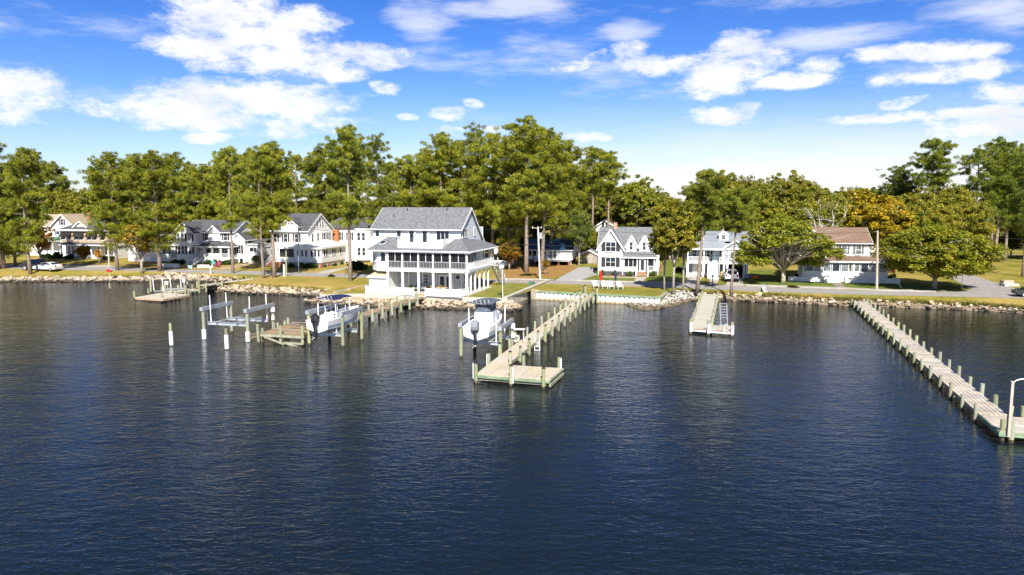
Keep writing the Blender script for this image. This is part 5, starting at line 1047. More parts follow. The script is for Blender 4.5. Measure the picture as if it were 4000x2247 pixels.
# ---- tan shingled house with black awnings
h = house('awning_house', 'tan lap-sided house with black window awnings above a white porch', 'c2', 835, 790, -12)
walls(h, 0, 11.6, 1.2, 9, 0, 3.0, WHITE); walls(h, 0, 11.6, 0, 9, 3.1, 5.85, TANS, 'fr', .26); mb = MB(); mb.box(-.15, 11.75, -.1, 0.3, 2.75, 3.1); mb.build('porch_beam', TRIM, h); shed_roof(h, -.4, 12, -1.2, 0, 3.0, 3.3, SHIND, 0, .1)
mb = MB(); mb.slab([(-.5, -.5, 6.0), (12.1, -.5, 6.0), (9, 4.5, 7.9), (3, 4.5, 7.9)], .15); mb.slab([(12.1, -.5, 6.0), (12.1, 9.5, 6.0), (9, 4.5, 7.9)], .15); mb.slab([(-.5, 9.5, 6.0), (-.5, -.5, 6.0), (3, 4.5, 7.9)], .15); mb.slab([(12.1, 9.5, 6), (-.5, 9.5, 6), (3, 4.5, 7.9), (9, 4.5, 7.9)], .15); mb.build('roof', SHIND, h); mb = MB(); mb.box(-.5, 12.1, -.56, -.502, 5.72, 6.0); mb.box(12.1, 12.14, -.5, 9.5, 5.72, 6.0); mb.build('fascia', TRIM, h)
walls(h, 2.6, 5.6, .9, 4, 6.1, 6.5, TANS, 'f'); roof_y(h, 2.6, 5.6, .9, 4.5, 6.5, 7.6, SHINT, .3, .3, gable=CREAM)
for x in (.75, 2.1, 3.95, 5.1, 7.0, 8.3, 10.2): 
    win(h, 'f', x, -.01, 3.9, .75, 1.1, 1, 1)
    mb = MB(); mb.slab([(x - .55, -.05, 5.35), (x + .55, -.05, 5.35), (x + .55, -.85, 4.55), (x - .55, -.85, 4.55)], .04); [mb.slab([(x + s * .55, -.05, 5.35), (x + s * .55, -.05, 4.55), (x + s * .55, -.85, 4.55)], .03) for s in (-1, 1)]; mb.build('awning', mat('black_awning', (.022, .02, .018), .8, .2, 4), h)
posts(h, [.2, 2.6, 5.0, 7.4, 9.6, 11.4], -.2, 0, 2.75, .24); win(h, 'f', 1.3, 1.19, .9, 1.4, 1.5, 3, 2); win(h, 'f', 5.8, 1.19, .9, 1.4, 1.5, 3, 2); door(h, 'f', 8.2, 1.19, .4, 1.0, 2.1, TRIM, 'half'); win(h, 'f', 10.2, 1.19, .9, 1.2, 1.5, 2, 2)
mb = MB(); mb.box(0, 11.6, -.4, 1.2, 0, .4); mb.build('porch_floor', CONC, h)
# ---- cream house with green porch roof behind it
h = house('green_porch_house', 'white gabled house with tan roof and green porch roof at far left', 'c2', 560, 760, -12)
walls(h, 0, 9.0, 0, 9, 0, 6.4, WHITE); roof_y(h, 3.0, 9.0, 0, 9, 6.4, 8.95, SHINT, .5, .5, gable=mat('shaded_white', (.78, .79, .8))); roof_x(h, -5, 5, 1, 9, 6.4, 8.8, SHINT, .4, .4, gable=WHITE); walls(h, -4.6, .0, 1, 9, 0, 6.4, CREAM, 'f')
win(h, 'f', 5.8, -.01, 6.75, .7, 1.25, 1, 2, SHUT); shed_roof(h, -1, 5.4, -2.4, 0, 3.5, 4.25, GREENR, 0); posts(h, [-.6, 2.2, 5.1], -2.2, .3, 3.3, .22); win(h, 'f', 4.6, -.01, 4.7, .8, 1.2, 1, 2, SHUT); win(h, 'f', 7.2, -.01, 4.7, .8, 1.2, 1, 2, SHUT); win(h, 'f', 1.5, -.01, 1.2, 1.2, 1.5, 2, 2); win(h, 'f', 7, -.01, 1.2, 1.2, 1.5, 2, 2)
mb = MB(); mb.box(8.6, 9.3, 4, 4.7, 7.5, 9.4); mb.build('chimney', BRICK, h)
# ---- small gabled cottage
h = house('gable_cottage', 'small white single-storey cottage with wide front gable behind the rusty tree', 'c2', 1710, 840, -15)
walls(h, .5, 7.2, 0, 8, .2, 3.45, WHITE); roof_y(h, .5, 7.2, 0, 8, 3.45, 5.1, mat('mossy_shingle', (.25, .27, .2), .9, .2, 2), .5, .5, gable=WHITE)
for x in (1.2, 2.5, 3.4, 4.3, 5.3, 6.3): win(h, 'f', x, -.01, 2.0, .62, 1.15, 1, 2, gm=CURT if x < 3 else GLASS)
posts(h, [.6, 1.85, 5.9, 7.1], -.08, .2, 3.4, .16); walls(h, 7.2, 10.4, 1, 7, .2, 3.4, WHITE); shed_roof(h, 7.0, 10.7, .6, 7, 3.5, 4.6, MATS['mossy_shingle'], 0); s = MB(); s.box(7.5, 9.4, .93, .97, 1.7, 3.2); s.build('screen', SCREEN, h); door(h, 'f', 10.0, .99, .2, .8, 2.1, GREYS, False)
mb = MB(); mb.box(.6, 7.1, .0, .3, 0, .2); mb.build('foundation', BRICK, h)
# ---- neighbour with bay windows seen left of the big house
p = P('c3', 2480, 800); h = house('side_bay_house', 'white house with stacked bay windows just left of the three-storey house', 'c3', 0, 0, -15, at=(p.x - 1.5, p.y + 2, G))
walls(h, -7, 4, 2, 10, 0, 6.4, WHITE); mb = MB(); mb.slab([(-7.4, 1.6, 6.5), (4.4, 1.6, 6.5), (2, 6, 8.6), (-5, 6, 8.6)], .15); mb.slab([(4.4, 1.6, 6.5), (4.4, 10.4, 6.5), (2, 6, 8.6)], .15); mb.slab([(-7.4, 10.4, 6.5), (-7.4, 1.6, 6.5), (-5, 6, 8.6)], .15); mb.slab([(4.4, 10.4, 6.5), (-7.4, 10.4, 6.5), (-5, 6, 8.6), (2, 6, 8.6)], .15); mb.build('roof', SHIND, h)
mb = MB(); mb.prism([(.2, 2), (.9, .9), (3.0, .9), (3.7, 2)], .4, 6.3); mb.lap('x', .9, 1, lambda z: (.92, 2.98), .4, 6.3); mb.build('bay', WHITE, h); mb = MB(); mb.prism([(0, 2), (.8, .7), (3.1, .7), (3.9, 2)], 6.3, 6.5); mb.build('bay_cornice', TRIM, h)
for z in (1.3, 4.2): win(h, 'f', 1.5, .88, z, .6, 1.5); win(h, 'f', 2.5, .88, z, .6, 1.5)
for x in (-5.5, -3.2, -1): win(h, 'f', x, 1.99, 4.2, .7, 1.5, 1, 2, SHUT)
mb = MB(); mb.box(-5.2, -3.2, 1.2, 2.2, 2.2, 6.3); mb.build('brick_chimney', mat('orange_brick', (.42, .17, .07), .9, .2, 5), h)
# ---- blue-roofed cottage with deck
h = house('blue_roof_cottage', 'low white cottage with deep blue roof and grey deck under the pines', 'c4', 350, 600, -12)
walls(h, 0, 8.4, 0, 7, .9, 2.85, WHITE); roof_x(h, 0, 8.4, 0, 7, 2.85, 4.5, BLUER, .4, .3, gable=WHITE)
for i in range(16): x = -.2 + i * .58; mb = MB(); mb.bar((x, -.38, 2.86), (x, 3.5, 4.66), .04, .05); mb.build('roof_seam', BLUER, h)
win(h, 'f', .55, -.01, 1.6, .5, 1.05, 1, 1); win(h, 'f', 1.35, -.01, 1.6, .7, 1.05, 1, 1); win(h, 'f', 3.35, -.01, 1.9, .4, .5, 1, 1)
for x in (4.4, 5.2): door(h, 'f', x, -.01, .95, .7, 1.9, TRIM, True, CURT)
mb = MB(); mb.box(1.5, 8.3, -2.2, -.05, .8, .95); mb.build('deck', mat('pale_deck', (.5, .5, .5), .8, .1, 2), h); railing(h, (2.8, -2.1, .95), (8.2, -2.1, .95), .85, .16, BLACK, .08, .025); 
for x in (1.8, 4.2, 6.2, 8.1): mb = MB(); mb.box(x - .15, x + .15, -2.1, -1.8, 0, .8); mb.build('deck_pier', BRICK, h)
stairs(h, .2, 1.4, -.6, .95, -2.2, 0, mat('grey_deck', (.42, .42, .41)), 5, rail=BLACK); walls(h, .2, 8.2, .2, 6.9, 0, .9, DARK, '', name='crawl_space')
h = house('wooden_shed', 'weathered plank shed between the blue-roofed and twin-dormer houses', 'c4', 1080, 590, -12, 'shed')
mb = MB(); mb.box(0, 3.0, 0, 4, 0, 1.75); sh_ = mb.build('wall', WOODG, h); bd = cached('shedboard', lambda: MB().box(0, .19, -.03, -.004, .05, 1.74).mesh('board', WOODG))
for i in range(15): put('board', bd, h, (.01 + i * .2, 0, 0))
roof_y(h, 0, 3, 0, 4, 1.75, 2.5, METALR, .25, .25, gable=WOODG); mb = MB(); mb.box(1.2, 2.2, -.06, -.032, .1, 1.6); mb.build('door', mat('shed_door', (.36, .32, .27), .9, .2, 3), h)
# ---- white Gothic house with three gables
h = house('gothic_house', 'white cottage with one tall front gable and two small peaked dormers', 'c4', 1312, 745, -12)
walls(h, 0, 9.4, 1.5, 8, .65, 4.5, WHITE); walls(h, .03, 9.37, 1.55, 7.9, 0, .65, FOUND, '', name='foundation'); roof_x(h, 0, 9.4, 1.5, 8, 4.5, 7.4, SHING, .35, .35, gable=WHITE)
walls(h, 0, 3.85, 0, 2.2, .65, 4.35, WHITE); walls(h, .03, 3.82, .04, 2, 0, .65, FOUND, '', name='foundation'); roof_y(h, 0, 3.85, 0, 5.0, 4.35, 7.25, SHING, .3, .4, gable=WHITE)
for x in (5.15, 7.2): roof_y(h, x - .78, x + .78, 1.05, 4.3, 4.75, 6.3, SHING, .22, .25, gable=WHITE); walls(h, x - .78, x + .78, 1.05, 2, 3.75, 4.75, WHITE, 'f'); win(h, 'f', x - .05, 1.03, 4.05, .46, 1.2, 1, 2)
for z, hh in ((3.82, 1.45), (1.35, 1.5)):
    win(h, 'f', 1.93, -.01, z, 1.5, hh, 2, 2, SHUT)
mb = MB(); mb.box(3.9, 8.9, -.2, 1.5, .6, .75); mb.build('porch_floor', CONC, h); walls(h, 3.9, 8.9, -.15, 1.4, 0, .6, FOUND, '', name='porch_foundation')
posts(h, [4.05, 6.15, 7.75, 8.8], -.1, .75, 2.85, .16); mb = MB(); mb.box(3.9, 8.9, -.2, 0.0, 2.75, 2.95); mb.build('header', TRIM, h); mb = MB(); mb.box(3.95, 6.1, -.12, -.06, .75, 1.4); mb.box(4.75, 4.82, -.1, -.04, 1.4, 2.75); mb.box(5.45, 5.52, -.1, -.04, 1.4, 2.75); mb.build('porch_parapet', TRIM, h)
for x0, x1, z in ((4.1, 6.1, 1.42), (6.2, 6.45, .75), (7.45, 7.7, .75), (7.8, 8.75, .75)): s = MB(); s.box(x0, x1, -.03, -.02, z, 2.75); s.build('screen', SCR, h)
door(h, 'f', 6.95, -.06, .75, .8, 1.9, TRIM, True, SCREEN); railing(h, (7.8, -.12, .75), (8.75, -.12, .75), .8, .14)
shed_roof(h, 3.7, 9.2, -.45, 1.5, 3.0, 3.95, SHING, .9); stairs(h, 6.2, 7.7, -.2, .75, -1.3, 0, mat('tan_brick', (.42, .25, .14), .9, .2, 5), 5, rail=False, riser=True)
for x in (6.05, 7.85): mb = MB(); mb.box(x - .1, x + .1, -1.3, -.25, 0, .78); mb.box(x - .08, x + .08, -1.25, -1.1, .781, 1.6); mb.build('stair_cheek', TRIM, h)
mb = MB(); mb.box(2.05, 2.55, 4.4, 4.9, 6.9, 8.15); mb.box(2.0, 2.6, 4.35, 4.95, 8.151, 8.25); mb.build('chimney', mat('pink_brick', (.5, .27, .2), .9, .2, 5), h); win(h, 'r', 3.6, 9.4, 1.4, .8, 1.4); win(h, 'r', 6, 9.4, 1.4, .8, 1.4)
for y in (1.2, 2.4): mb = MB(); mb.box(-.9, -.75, -y, -y + .12, 0, 1.2); mb.build('bin_screen_post', WOODG, h)
# ---- blue-grey raised house with metal roof and garage
h = house('raised_house', 'blue-grey raised house with pale metal roof, white stairs and open garage', 'c5', 292, 828, -16)
BW = 9.0
walls(h, 0, BW, 1.6, 9, 0, 5.2, GREYS); mb = MB(); zr, yr = 6.95, 5.2
mb.slab([(-.3, 1.4, 5.55), (BW + .3, 1.4, 5.55), (BW + .3, yr, zr), (-.3, yr, zr)], .1); mb.slab([(-.3, 9.4, 5.3), (BW + .3, 9.4, 5.3), (BW + .3, yr, zr), (-.3, yr, zr)], .1); mb.slab([(-.3, -.4, 4.45), (5.5, -.4, 4.45), (5.5, 1.4, 5.5), (-.3, 1.4, 5.5)], .1); rf = mb.build('roof', METALR, h)
sm = MB()
for i in range(24): x = -.25 + i * .4; sm.bar((x, 1.4, 5.575), (x, yr, zr + .025), .035, .05)
for i in range(15): x = -.25 + i * .4; sm.bar((x, -.4, 4.475), (x, 1.4, 5.525), .035, .05)
sm.build('roof_seam', METALR, rf); g = MB(); g.xpoly([(1.6, 5.2), (9, 5.2), (yr, zr - .1)], BW - .1, BW); g.build('gable_wall', GREYS, h); mb = MB(); mb.box(-.32, 5.5, -.45, -.402, 4.22, 4.45); mb.build('fascia', TRIM, rf)
walls(h, 5.35, BW, 0, 1.7, 2.15, 4.5, GREYS, 'fr', .3); walls(h, 5.35, BW, .3, 1.6, 2.15, 2.2, GREYS, '')
ry = roof_y(h, 5.35, BW, 0, 3.2, 4.5, 5.75, METALR, .25, .3, gable=GREYS)
mb = MB(); mb.box(5.3, BW + .1, -.06, 0, 2.1, 2.35); [mb.box(x - .06, x + .06, -.045, -.03, 2.4, 4.45) for x in (5.42, 6.1, 8.3, 8.94)]; mb.box(5.35, BW, -.04, -.03, 4.35, 4.5); mb.build('trim_band', TRIM, h)
win(h, 'f', 6.75, -.03, 2.95, .72, 1.0, 1, 2, gm=CURT); win(h, 'f', 7.65, -.03, 2.95, .72, 1.0, 1, 2, gm=CURT)
posts(h, [5.5, 6.0, 8.45, 8.9], -.02, 0, 2.1, .28); mb = MB(); mb.box(6.1, 8.35, 1.55, 1.59, 0, 2.0); mb.build('garage_opening', DARK, h)
mb = MB(); mb.box(-.1, 5.35, -.2, 1.6, 2.1, 2.3); mb.build('deck', TRIM, h); railing(h, (-.05, -.15, 2.3), (3.1, -.15, 2.3), .85, .13); railing(h, (4.75, -.15, 2.3), (5.3, -.15, 2.3), .85, .13); posts(h, [0, 2.45, 5.2], -.15, 2.3, 4.35, .16); posts(h, [.0, 2.45], -.15, 0, 2.1, .34)
for x in (.9, 2.0): win(h, 'f', x, 1.58, 3.0, .7, 1.2, 1, 2)
win(h, 'f', 3.05, 1.58, 2.9, .45, 1.3, 1, 2); door(h, 'f', 4.2, 1.58, 2.3, .9, 2.0, mat('pale_blue_door', (.45, .55, .6), .5, .03, 2), False); mb = MB(); mb.box(3.85, 4.55, 1.5, 1.52, 3.9, 4.15); mb.build('fan_light', TRIM, h); win(h, 'f', 5.0, 1.58, 2.9, .45, 1.3, 1, 1)
bo = MB(); bo.box(3.4, 3.7, 1.4, 1.44, 2.3, 4.2); bo = bo.build('porch_board', BLACK, h)
def text(par, s, loc, size, m, rz=0, name='lettering', ext=.004):
    cu = bpy.data.curves.new(name, 'FONT'); cu.body = s; cu.size = size; cu.extrude = ext; cu.align_x = 'CENTER'; o = bpy.data.objects.new(name, cu); COL.objects.link(o); dg = bpy.context.evaluated_depsgraph_get(); me = bpy.data.meshes.new_from_object(o.evaluated_get(dg)); bpy.data.objects.remove(o); me.materials.clear(); me.materials.append(m)
    q = put(name, me, par, loc); q.rotation_euler = (math.pi / 2, 0, rz); return q
text(bo, 'B', (3.55, 1.395, 3.2), .38, TRIM); text(bo, 'O', (3.55, 1.395, 2.82), .38, TRIM)
stairs(h, 3.15, 4.75, -.2, 2.3, -3.1, 0, TRIM, 11, rail=False, riser=True); 
for x in (3.1, 4.8): mb = MB(); mb.bar((x, -.2, 2.65), (x, -3.1, .4), .06, .5); mb.build('stair_side', TRIM, h)
mb = MB(); mb.box(3.6, 4.4, -.62, -.6, 1.75, 1.9); mb.build('house_number', BLACK, h); walls(h, .1, 5.3, 1.62, 2, 0, 2.1, GREYS, ''); mb = MB(); mb.box(.7, 2.2, 1.5, 1.58, 0, 1.9); mb.build('garage_door', TRIM, h)
for k in range(4): mb = MB(); mb.box(.75, 2.15, 1.47, 1.495, .08 + k * .46, .48 + k * .46); mb.build('garage_door_panel', TRIM, h)
for x in (1.6, 5.3):
    walls(h, x - .65, x + .65, 2.0, 4, 5.6, 6.55, WHITE, 'f'); roof_y(h, x - .65, x + .65, 2.0, 4.6, 6.55, 6.98, METALR, .14, .15, gable=WHITE); win(h, 'f', x, 1.98, 5.85, .6, .6, 1, 2)
# ---- brown-roofed house
h = house('brown_roof_house', 'white house with brown shingle roof and glazed front porch at right', 'c6', 100, 735, -12)
walls(h, 1.0, 9.5, 3, 10.5, 0, 5.6, WHITE); roof_x(h, 1.0, 9.6, 3, 10.8, 5.6, 7.6, SHINB, .4, .5, gable=WHITE); walls(h, -.6, 3.4, 1.6, 4, 3.3, 5.6, WHITE); roof_y(h, -.6, 3.4, 1.6, 6, 5.6, 7.45, SHINB, .35, .35, gable=WHITE)
for x in (4.6, 6.2, 8.2): win(h, 'f', x, 2.98, 3.85, .7, 1.3, 1, 2, SHUTG, gm=CURT)
win(h, 'f', 1.4, 1.58, 3.8, .9, 1.3, 2, 2, SHUTG); shed_roof(h, -.8, 12.0, -.4, 3.0, 3.05, 3.6, SHINB, 0); mb = MB(); mb.box(9.55, 12, 3, 3.1, 3.6, 5.0); mb.build('side_wall', WHITE, h)
walls(h, 0, 11.6, 0, 3, 0, 1.45, WHITE, 'fr'); mb = MB(); mb.box(0, 11.6, .1, 3, 2.75, 2.95); mb.box(0, 11.6, -.02, .12, 2.7, 2.98); mb.build('header', CREAM, h); walls(h, .1, 11.5, .6, 2.9, 1.45, 2.75, CREAM, '')
for i in range(9): 
    x = .9 + i * 1.22 + (.0 if i < 5 else .25); win(h, 'f', x, .06, 1.5, .95, 1.15, 1, 1, gm=CURT if i % 3 else GLASS)
posts(h, [0.05, 7.0, 11.5], .05, 1.45, 2.7, .22); walls(h, 9.6, 12.0, 4, 8, 0, 4.6, WHITE); mb = MB(); mb.box(9.5, 12.1, 3.9, 8.1, 4.6, 4.75); mb.build('flat_roof', SHINB, h)
# low white garden wall of that house
gw = thing('garden_wall', 'long low white garden wall in front of the brown-roofed house', 'wall', h.location, R(-12)); mb = MB(); mb.box(5.4, 12.9, -1.6, -1.4, 0, .62); mb.box(12.7, 12.9, -1.4, 1.5, 0, .62); mb.box(-2.2, 4.0, -1.2, -1.0, 0, .62); mb.build('wall', WHITE, gw); mb = MB(); mb.box(5.35, 12.95, -1.65, -1.35, .621, .7); mb.box(-2.25, 4.05, -1.25, -.95, .621, .7); mb.build('coping', TRIM, gw)
g2 = thing('entrance_wall', 'white stepped entrance wall beside the brick walk of the brown-roofed house', 'wall', h.location, R(-12)); mb = MB(); mb.box(2.6, 4.9, -1.9, -1.65, 0, .95); mb.build('wall', WHITE, g2); mb = MB(); mb.box(2.55, 4.95, -1.95, -1.6, .951, 1.02); mb.build('coping', TRIM, g2)
# ---- roofs glimpsed in the trees
def far_house(label, c, x0, x1, ye, ya, Y, wm, rm, deg=-12, trim=True):
    a, b, q = HT(c, x0, ye, Y), HT(c, x1, ye, Y), HT(c, (x0 + x1) / 2, ya, Y); w = (b - a).length; h = thing('distant_house', label, 'house', (a.x, a.y, G), R(deg), 'houses glimpsed in the trees'); ze = a.z - G
    walls(h, 0, w, 0, 8, 0, ze, wm); roof_y(h, 0, w, 0, 8, ze, q.z - G, rm, .4, .4, gable=wm); win(h, 'f', w * .42, -.01, ze + .2, .6, .9, 1, 2); win(h, 'f', w * .58, -.01, ze + .2, .6, .9, 1, 2); win(h, 'f', w * .25, -.01, ze - 2, .9, 1.3, 1, 2); win(h, 'f', w * .75, -.01, ze - 2, .9, 1.3, 1, 2); return h
far_house('cream gable of a distant house above the twin-dormer cottage', 'c4', 1240, 1560, 110, 0, 158, CREAM, SHINT)
far_house('pale teal gable of a distant house right of the cream one', 'c4', 1700, 1920, 110, 35, 168, mat('teal_siding', (.45, .62, .6), .7, .05, 1), SHING)
far_house('green-trimmed gable with grey roof behind the raised blue-grey house', 'c5', 900, 1130, 255, 170, 150, mat('pale_green_siding', (.5, .55, .42), .7, .05, 1), SHING)
far_house('white building glimpsed through the pines right of the three-storey house', 'c1', 1660, 1900, 470, 400, 165, WHITE, SHIND)
far_house('white house glimpsed at the far left edge behind the pines', 'c2', -120, 90, 480, 380, 160, WHITE, SHINT)

# ================================================================ TREES
def np_mesh(name, V, F, m, smooth=False):
    me = bpy.data.meshes.new(name); nv, nf = len(V), len(F); k = F.shape[1]
    me.vertices.add(nv); me.vertices.foreach_set('co', np.asarray(V, np.float32).ravel())
    me.loops.add(nf * k); me.loops.foreach_set('vertex_index', np.asarray(F, np.int32).ravel())
    me.polygons.add(nf); me.polygons.foreach_set('loop_start', np.arange(nf, dtype=np.int32) * k); me.polygons.foreach_set('loop_total', np.full(nf, k, np.int32))
    me.materials.append(m); me.update(calc_edges=True); me.validate(); return me
def unit(a): return a / np.maximum(np.linalg.norm(a, axis=1, keepdims=True), 1e-6)
def tufts(r, centres, radii, per, ln, wd, flat=0.7, up=0.25, radial=0.8, needle=True):
    V = []; n = len(centres)
    C = np.repeat(centres, per, 0); Rr = np.repeat(radii, per)[:, None]
    d = unit(r.normal(size=(n * per, 3))); d[:, 2] = d[:, 2] * .85 + .1; d = unit(d)
    rad = (r.random((n * per, 1)) ** 0.45)
    p = C + d * rad * Rr * np.array([1, 1, flat])
    if needle:
        o = unit(d * radial + np.array([0, 0, up]) + r.normal(size=p.shape) * .55)
        s = unit(np.cross(o, r.normal(size=p.shape))); l = ln * (0.7 + .6 * r.random((len(p), 1))); w = wd * (0.7 + .6 * r.random((len(p), 1)))
        a = p - s * w * .5; b = p + s * w * .5; c = p + o * l
        V = np.stack([a, b, c], 1).reshape(-1, 3); F = np.arange(len(V)).reshape(-1, 3)
    else:
        o = unit(d * .5 + np.array([0, 0, .75]) + r.normal(size=p.shape) * .6); s = unit(np.cross(o, r.normal(size=p.shape))); t = np.cross(o, s)
        l = ln * (0.6 + .8 * r.random((len(p), 1))); w = wd * (0.6 + .8 * r.random((len(p), 1)))
        V = np.stack([p - s * w * .5 - t * l * .2, p + s * w * .5 - t * l * .1, p + t * l], 1).reshape(-1, 3); F = np.arange(len(V)).reshape(-1, 3)
    return V, F
def pine(seed, H=22.0, start=0.4, Rc=4.2, nb=46, per=190, top_round=0.75, lean=0.0, puff=(.24, .58), droop=0.0):
    r = np.random.default_rng(seed); q = random.Random(seed); tb = MB(); n = 9
    bx, by = q.uniform(-.5, .5), q.uniform(-.5, .5)
    ax = lambda z: Vector((bx * math.sin(z / H * 3.0) * .9 + lean * z, by * math.sin(z / H * 2.3 + .5) * .9, z))
    pts = [ax(H * .97 * i / (n - 1)) for i in range(n)]; rad = [0.30 * (1 - .86 * (i / (n - 1)) ** 1.1) + .02 for i in range(n)]; pts[0] = Vector((pts[0].x, pts[0].y, -.3)); rad[0] = .40
    tb.path(pts, rad, 8); cen = []; rr = []; nwh = max(6, int(H * (1 - start) / 1.25))
    for i in range(nb):
        f = (i + q.random()) / nb; f = f * .35 + .65 * (round(f * nwh) + q.uniform(-.18, .18)) / nwh; f = min(max(f, 0.0), .995); z = H * (start + (0.985 - start) * f); u = f
        prof = (0.45 + 0.55 * math.sin(min(1, u / (1 - top_round * .55)) * math.pi / 2)) if u < 1 - top_round * .55 else max(.12, math.cos((u - (1 - top_round * .55)) / (top_round * .55) * math.pi / 2) ** .62)
        Lb = Rc * prof * q.uniform(.55, 1.12); a = q.uniform(0, 6.283); pit = q.uniform(.05, .5) * (0.4 + u) - droop * (1 - u)
        b0 = ax(z); dr = Vector((math.cos(a) * math.cos(pit), math.sin(a) * math.cos(pit), math.sin(pit)))
        bp = [b0, b0 + dr * (Lb * .5) + Vector((0, 0, q.uniform(-.25, .1))), b0 + dr * Lb + Vector((0, 0, q.uniform(-.1, .5)))]
        tb.path(bp, [.07 + .05 * (1 - u), .045, .015], 4)
        k = max(4, int(Lb * 3.3))
        for j in range(k):
            s = 1 - (j / k) * q.uniform(.5, .8); c = bp[0].lerp(bp[1], s * 2) if s < .5 else bp[1].lerp(bp[2], s * 2 - 1)
            sc = q.uniform(*puff) * (0.75 + .4 * (1 - u))
            off = Vector((q.gauss(0, .62), q.gauss(0, .62), q.gauss(.12, .26)))
            cen.append(c + off * (.6 + sc)); rr.append(sc)
    for i in range(q.randint(3, 7)):           # dead snags on the bare stem
        z = H * q.uniform(start * .45, start); a = q.uniform(0, 6.28); b0 = ax(z); l = q.uniform(.5, 1.7); tb.path([b0, b0 + Vector((math.cos(a) * l, math.sin(a) * l, l * q.uniform(-.1, .4)))], [.05, .015], 4)
    cen = np.array([tuple(c) for c in cen]); rr = np.array(rr)
    V, F = tufts(r, cen, rr, max(40, per * 100 // 240), .40, .078, .7, .3, 1.0)
    return tb.mesh('trunk', BARK, True), np_mesh('crown', V, F, NEEDLE), H
def broad(seed, H=12.0, Rc=4.5, start=0.28, npuff=150, per=150, leafsz=(.25, .2), limbs=7, bark=None, flat=.8, dens=1.0, skew=0.0, leafm=None, crook=.5, shell=.5, fan=False, tk=1.0, droop=0.0):
    r = np.random.default_rng(seed); q = random.Random(seed); tb = MB(); f0 = H * start; rb = (.016 * H + .07) * tk
    tb.path([(0, 0, -.3), (.05, 0, f0 * .5), (0, .05, f0)], [rb * 1.3, rb, rb * .9], 9); ends = []
    ch = (H - f0) ; zc = f0 + ch * .50
    for i in range(limbs):
        a = 6.283 * (i + q.uniform(-.3, .3)) / limbs; el = q.uniform(.35, 1.15); 
        tgt = Vector((math.cos(a) * math.cos(el) * Rc * .92, math.sin(a) * math.cos(el) * Rc * .92, f0 + math.sin(el) * ch * .9))
        p = Vector((0, 0, f0 * q.uniform(.75, 1.0))); m1 = p.lerp(tgt, .35) + Vector((q.gauss(0, .3), q.gauss(0, .3), q.uniform(.1, .7))) * crook; m2 = p.lerp(tgt, .7) + Vector((q.gauss(0, .4), q.gauss(0, .4), q.uniform(0, .6))) * crook
        tb.path([p, m1, m2, tgt], [rb * .62, rb * .40, rb * .22, .02], 6)
        for (s0, base) in ((.4, m1), (.6, m2), (.75, m2), (.5, m1)):
            e = base + Vector((q.gauss(0, 1), q.gauss(0, 1), q.uniform(.2, 1.3))) * (Rc * .33); tb.path([base, base.lerp(e, .5) + Vector((q.gauss(0, .15), q.gauss(0, .15), .15)), e], [rb * .2, rb * .12, .012], 4); ends.append(e)
            for kk in range(2):
                e2 = base.lerp(e, .6) + Vector((q.gauss(0, 1), q.gauss(0, 1), q.uniform(0, .9))) * (Rc * .17); tb.path([base.lerp(e, .6), e2], [rb * .09, .01], 3)
    C = []; RR = []
    npuff = int(npuff * 2.6); per = int(per * .42)
    while len(C) < npuff:
        d = Vector((q.gauss(0, 1), q.gauss(0, 1), q.gauss(0, 1))).normalized(); s = q.random() ** shell
        bump = 0.80 + .34 * mnoise.noise(d * 1.7 + Vector((seed * 3.1, 0, 0)))
        c = Vector((d.x * Rc * s * bump * (1 + skew * d.x), d.y * Rc * s * bump, zc + d.z * ch * .52 * s * bump))
        if droop: c.z -= droop * ch * (math.hypot(c.x, c.y) / Rc) ** 2
        if c.z < f0 * (.92 - droop): continue
        if fan and d.z < .12 and math.hypot(d.x, d.y) * s < .62: continue
        if fan and d.y < -.25 and d.z < .30 and abs(d.x) < .62: continue
        if dens < 1 and mnoise.noise(c * .45 + Vector((seed, 7, 1))) > dens - .5: 
            if q.random() < .75: continue
        C.append(tuple(c)); RR.append(q.uniform(.26, .62) * Rc / 4.5 + .06)
    V, F = tufts(r, np.array(C), np.array(RR), per, leafsz[0], leafsz[1], flat, needle=False)
    return tb.mesh('trunk', bark or BARKG, True), np_mesh('crown', V, F, leafm or LEAF), H
BARKL = mat('pale_bark', (.36, .30, .22), .9, .0, 4, col2=(.52, .46, .36), bump=.6, bscale=9)
PINES = {'tall': pine(11, 24, .36, 4.4, 56, 240), 'full': pine(23, 22, .20, 4.8, 66, 230), 'slim': pine(37, 23, .30, 3.2, 52, 230), 'crowned': pine(41, 23, .58, 4.3, 36, 260, top_round=.95), 'low': pine(53, 19, .12, 4.6, 66, 220, droop=.35),
         'ragged': pine(67, 22, .34, 4.6, 44, 220, puff=(.24, .6)), 'dense': pine(79, 20, .13, 4.4, 70, 230)}
BROADS = {'oak': broad(5, 14, 6.0, .22, 210, 230), 'round': broad(9, 11, 4.6, .25, 170, 230), 'maple': broad(15, 12, 5.0, .22, 170, 230, (.27, .23)), 'sparse': broad(21, 9, 3.4, .30, 75, 100, dens=.7),
          'vase': broad(29, 11.5, 6.6, .20, 135, 220, (.27, .22), limbs=26, crook=.35, shell=.2, skew=.06, fan=True, bark=BARKL, droop=.30), 'wide': broad(33, 11.0, 7.2, .20, 260, 230, (.27, .23), limbs=11, shell=.33, droop=.22), 'tallround': broad(47, 16, 4.8, .30, 200, 230),
          'bare': broad(61, 13, 5.2, .22, 45, 70, limbs=9, bark=BARKW, dens=.6, crook=.8), 'slimleaf': broad(71, 9.5, 2.5, .42, 80, 200, (.24, .2), limbs=5, tk=.55)}
UP = lambda p: p if isinstance(p, Vector) else Vector(p)
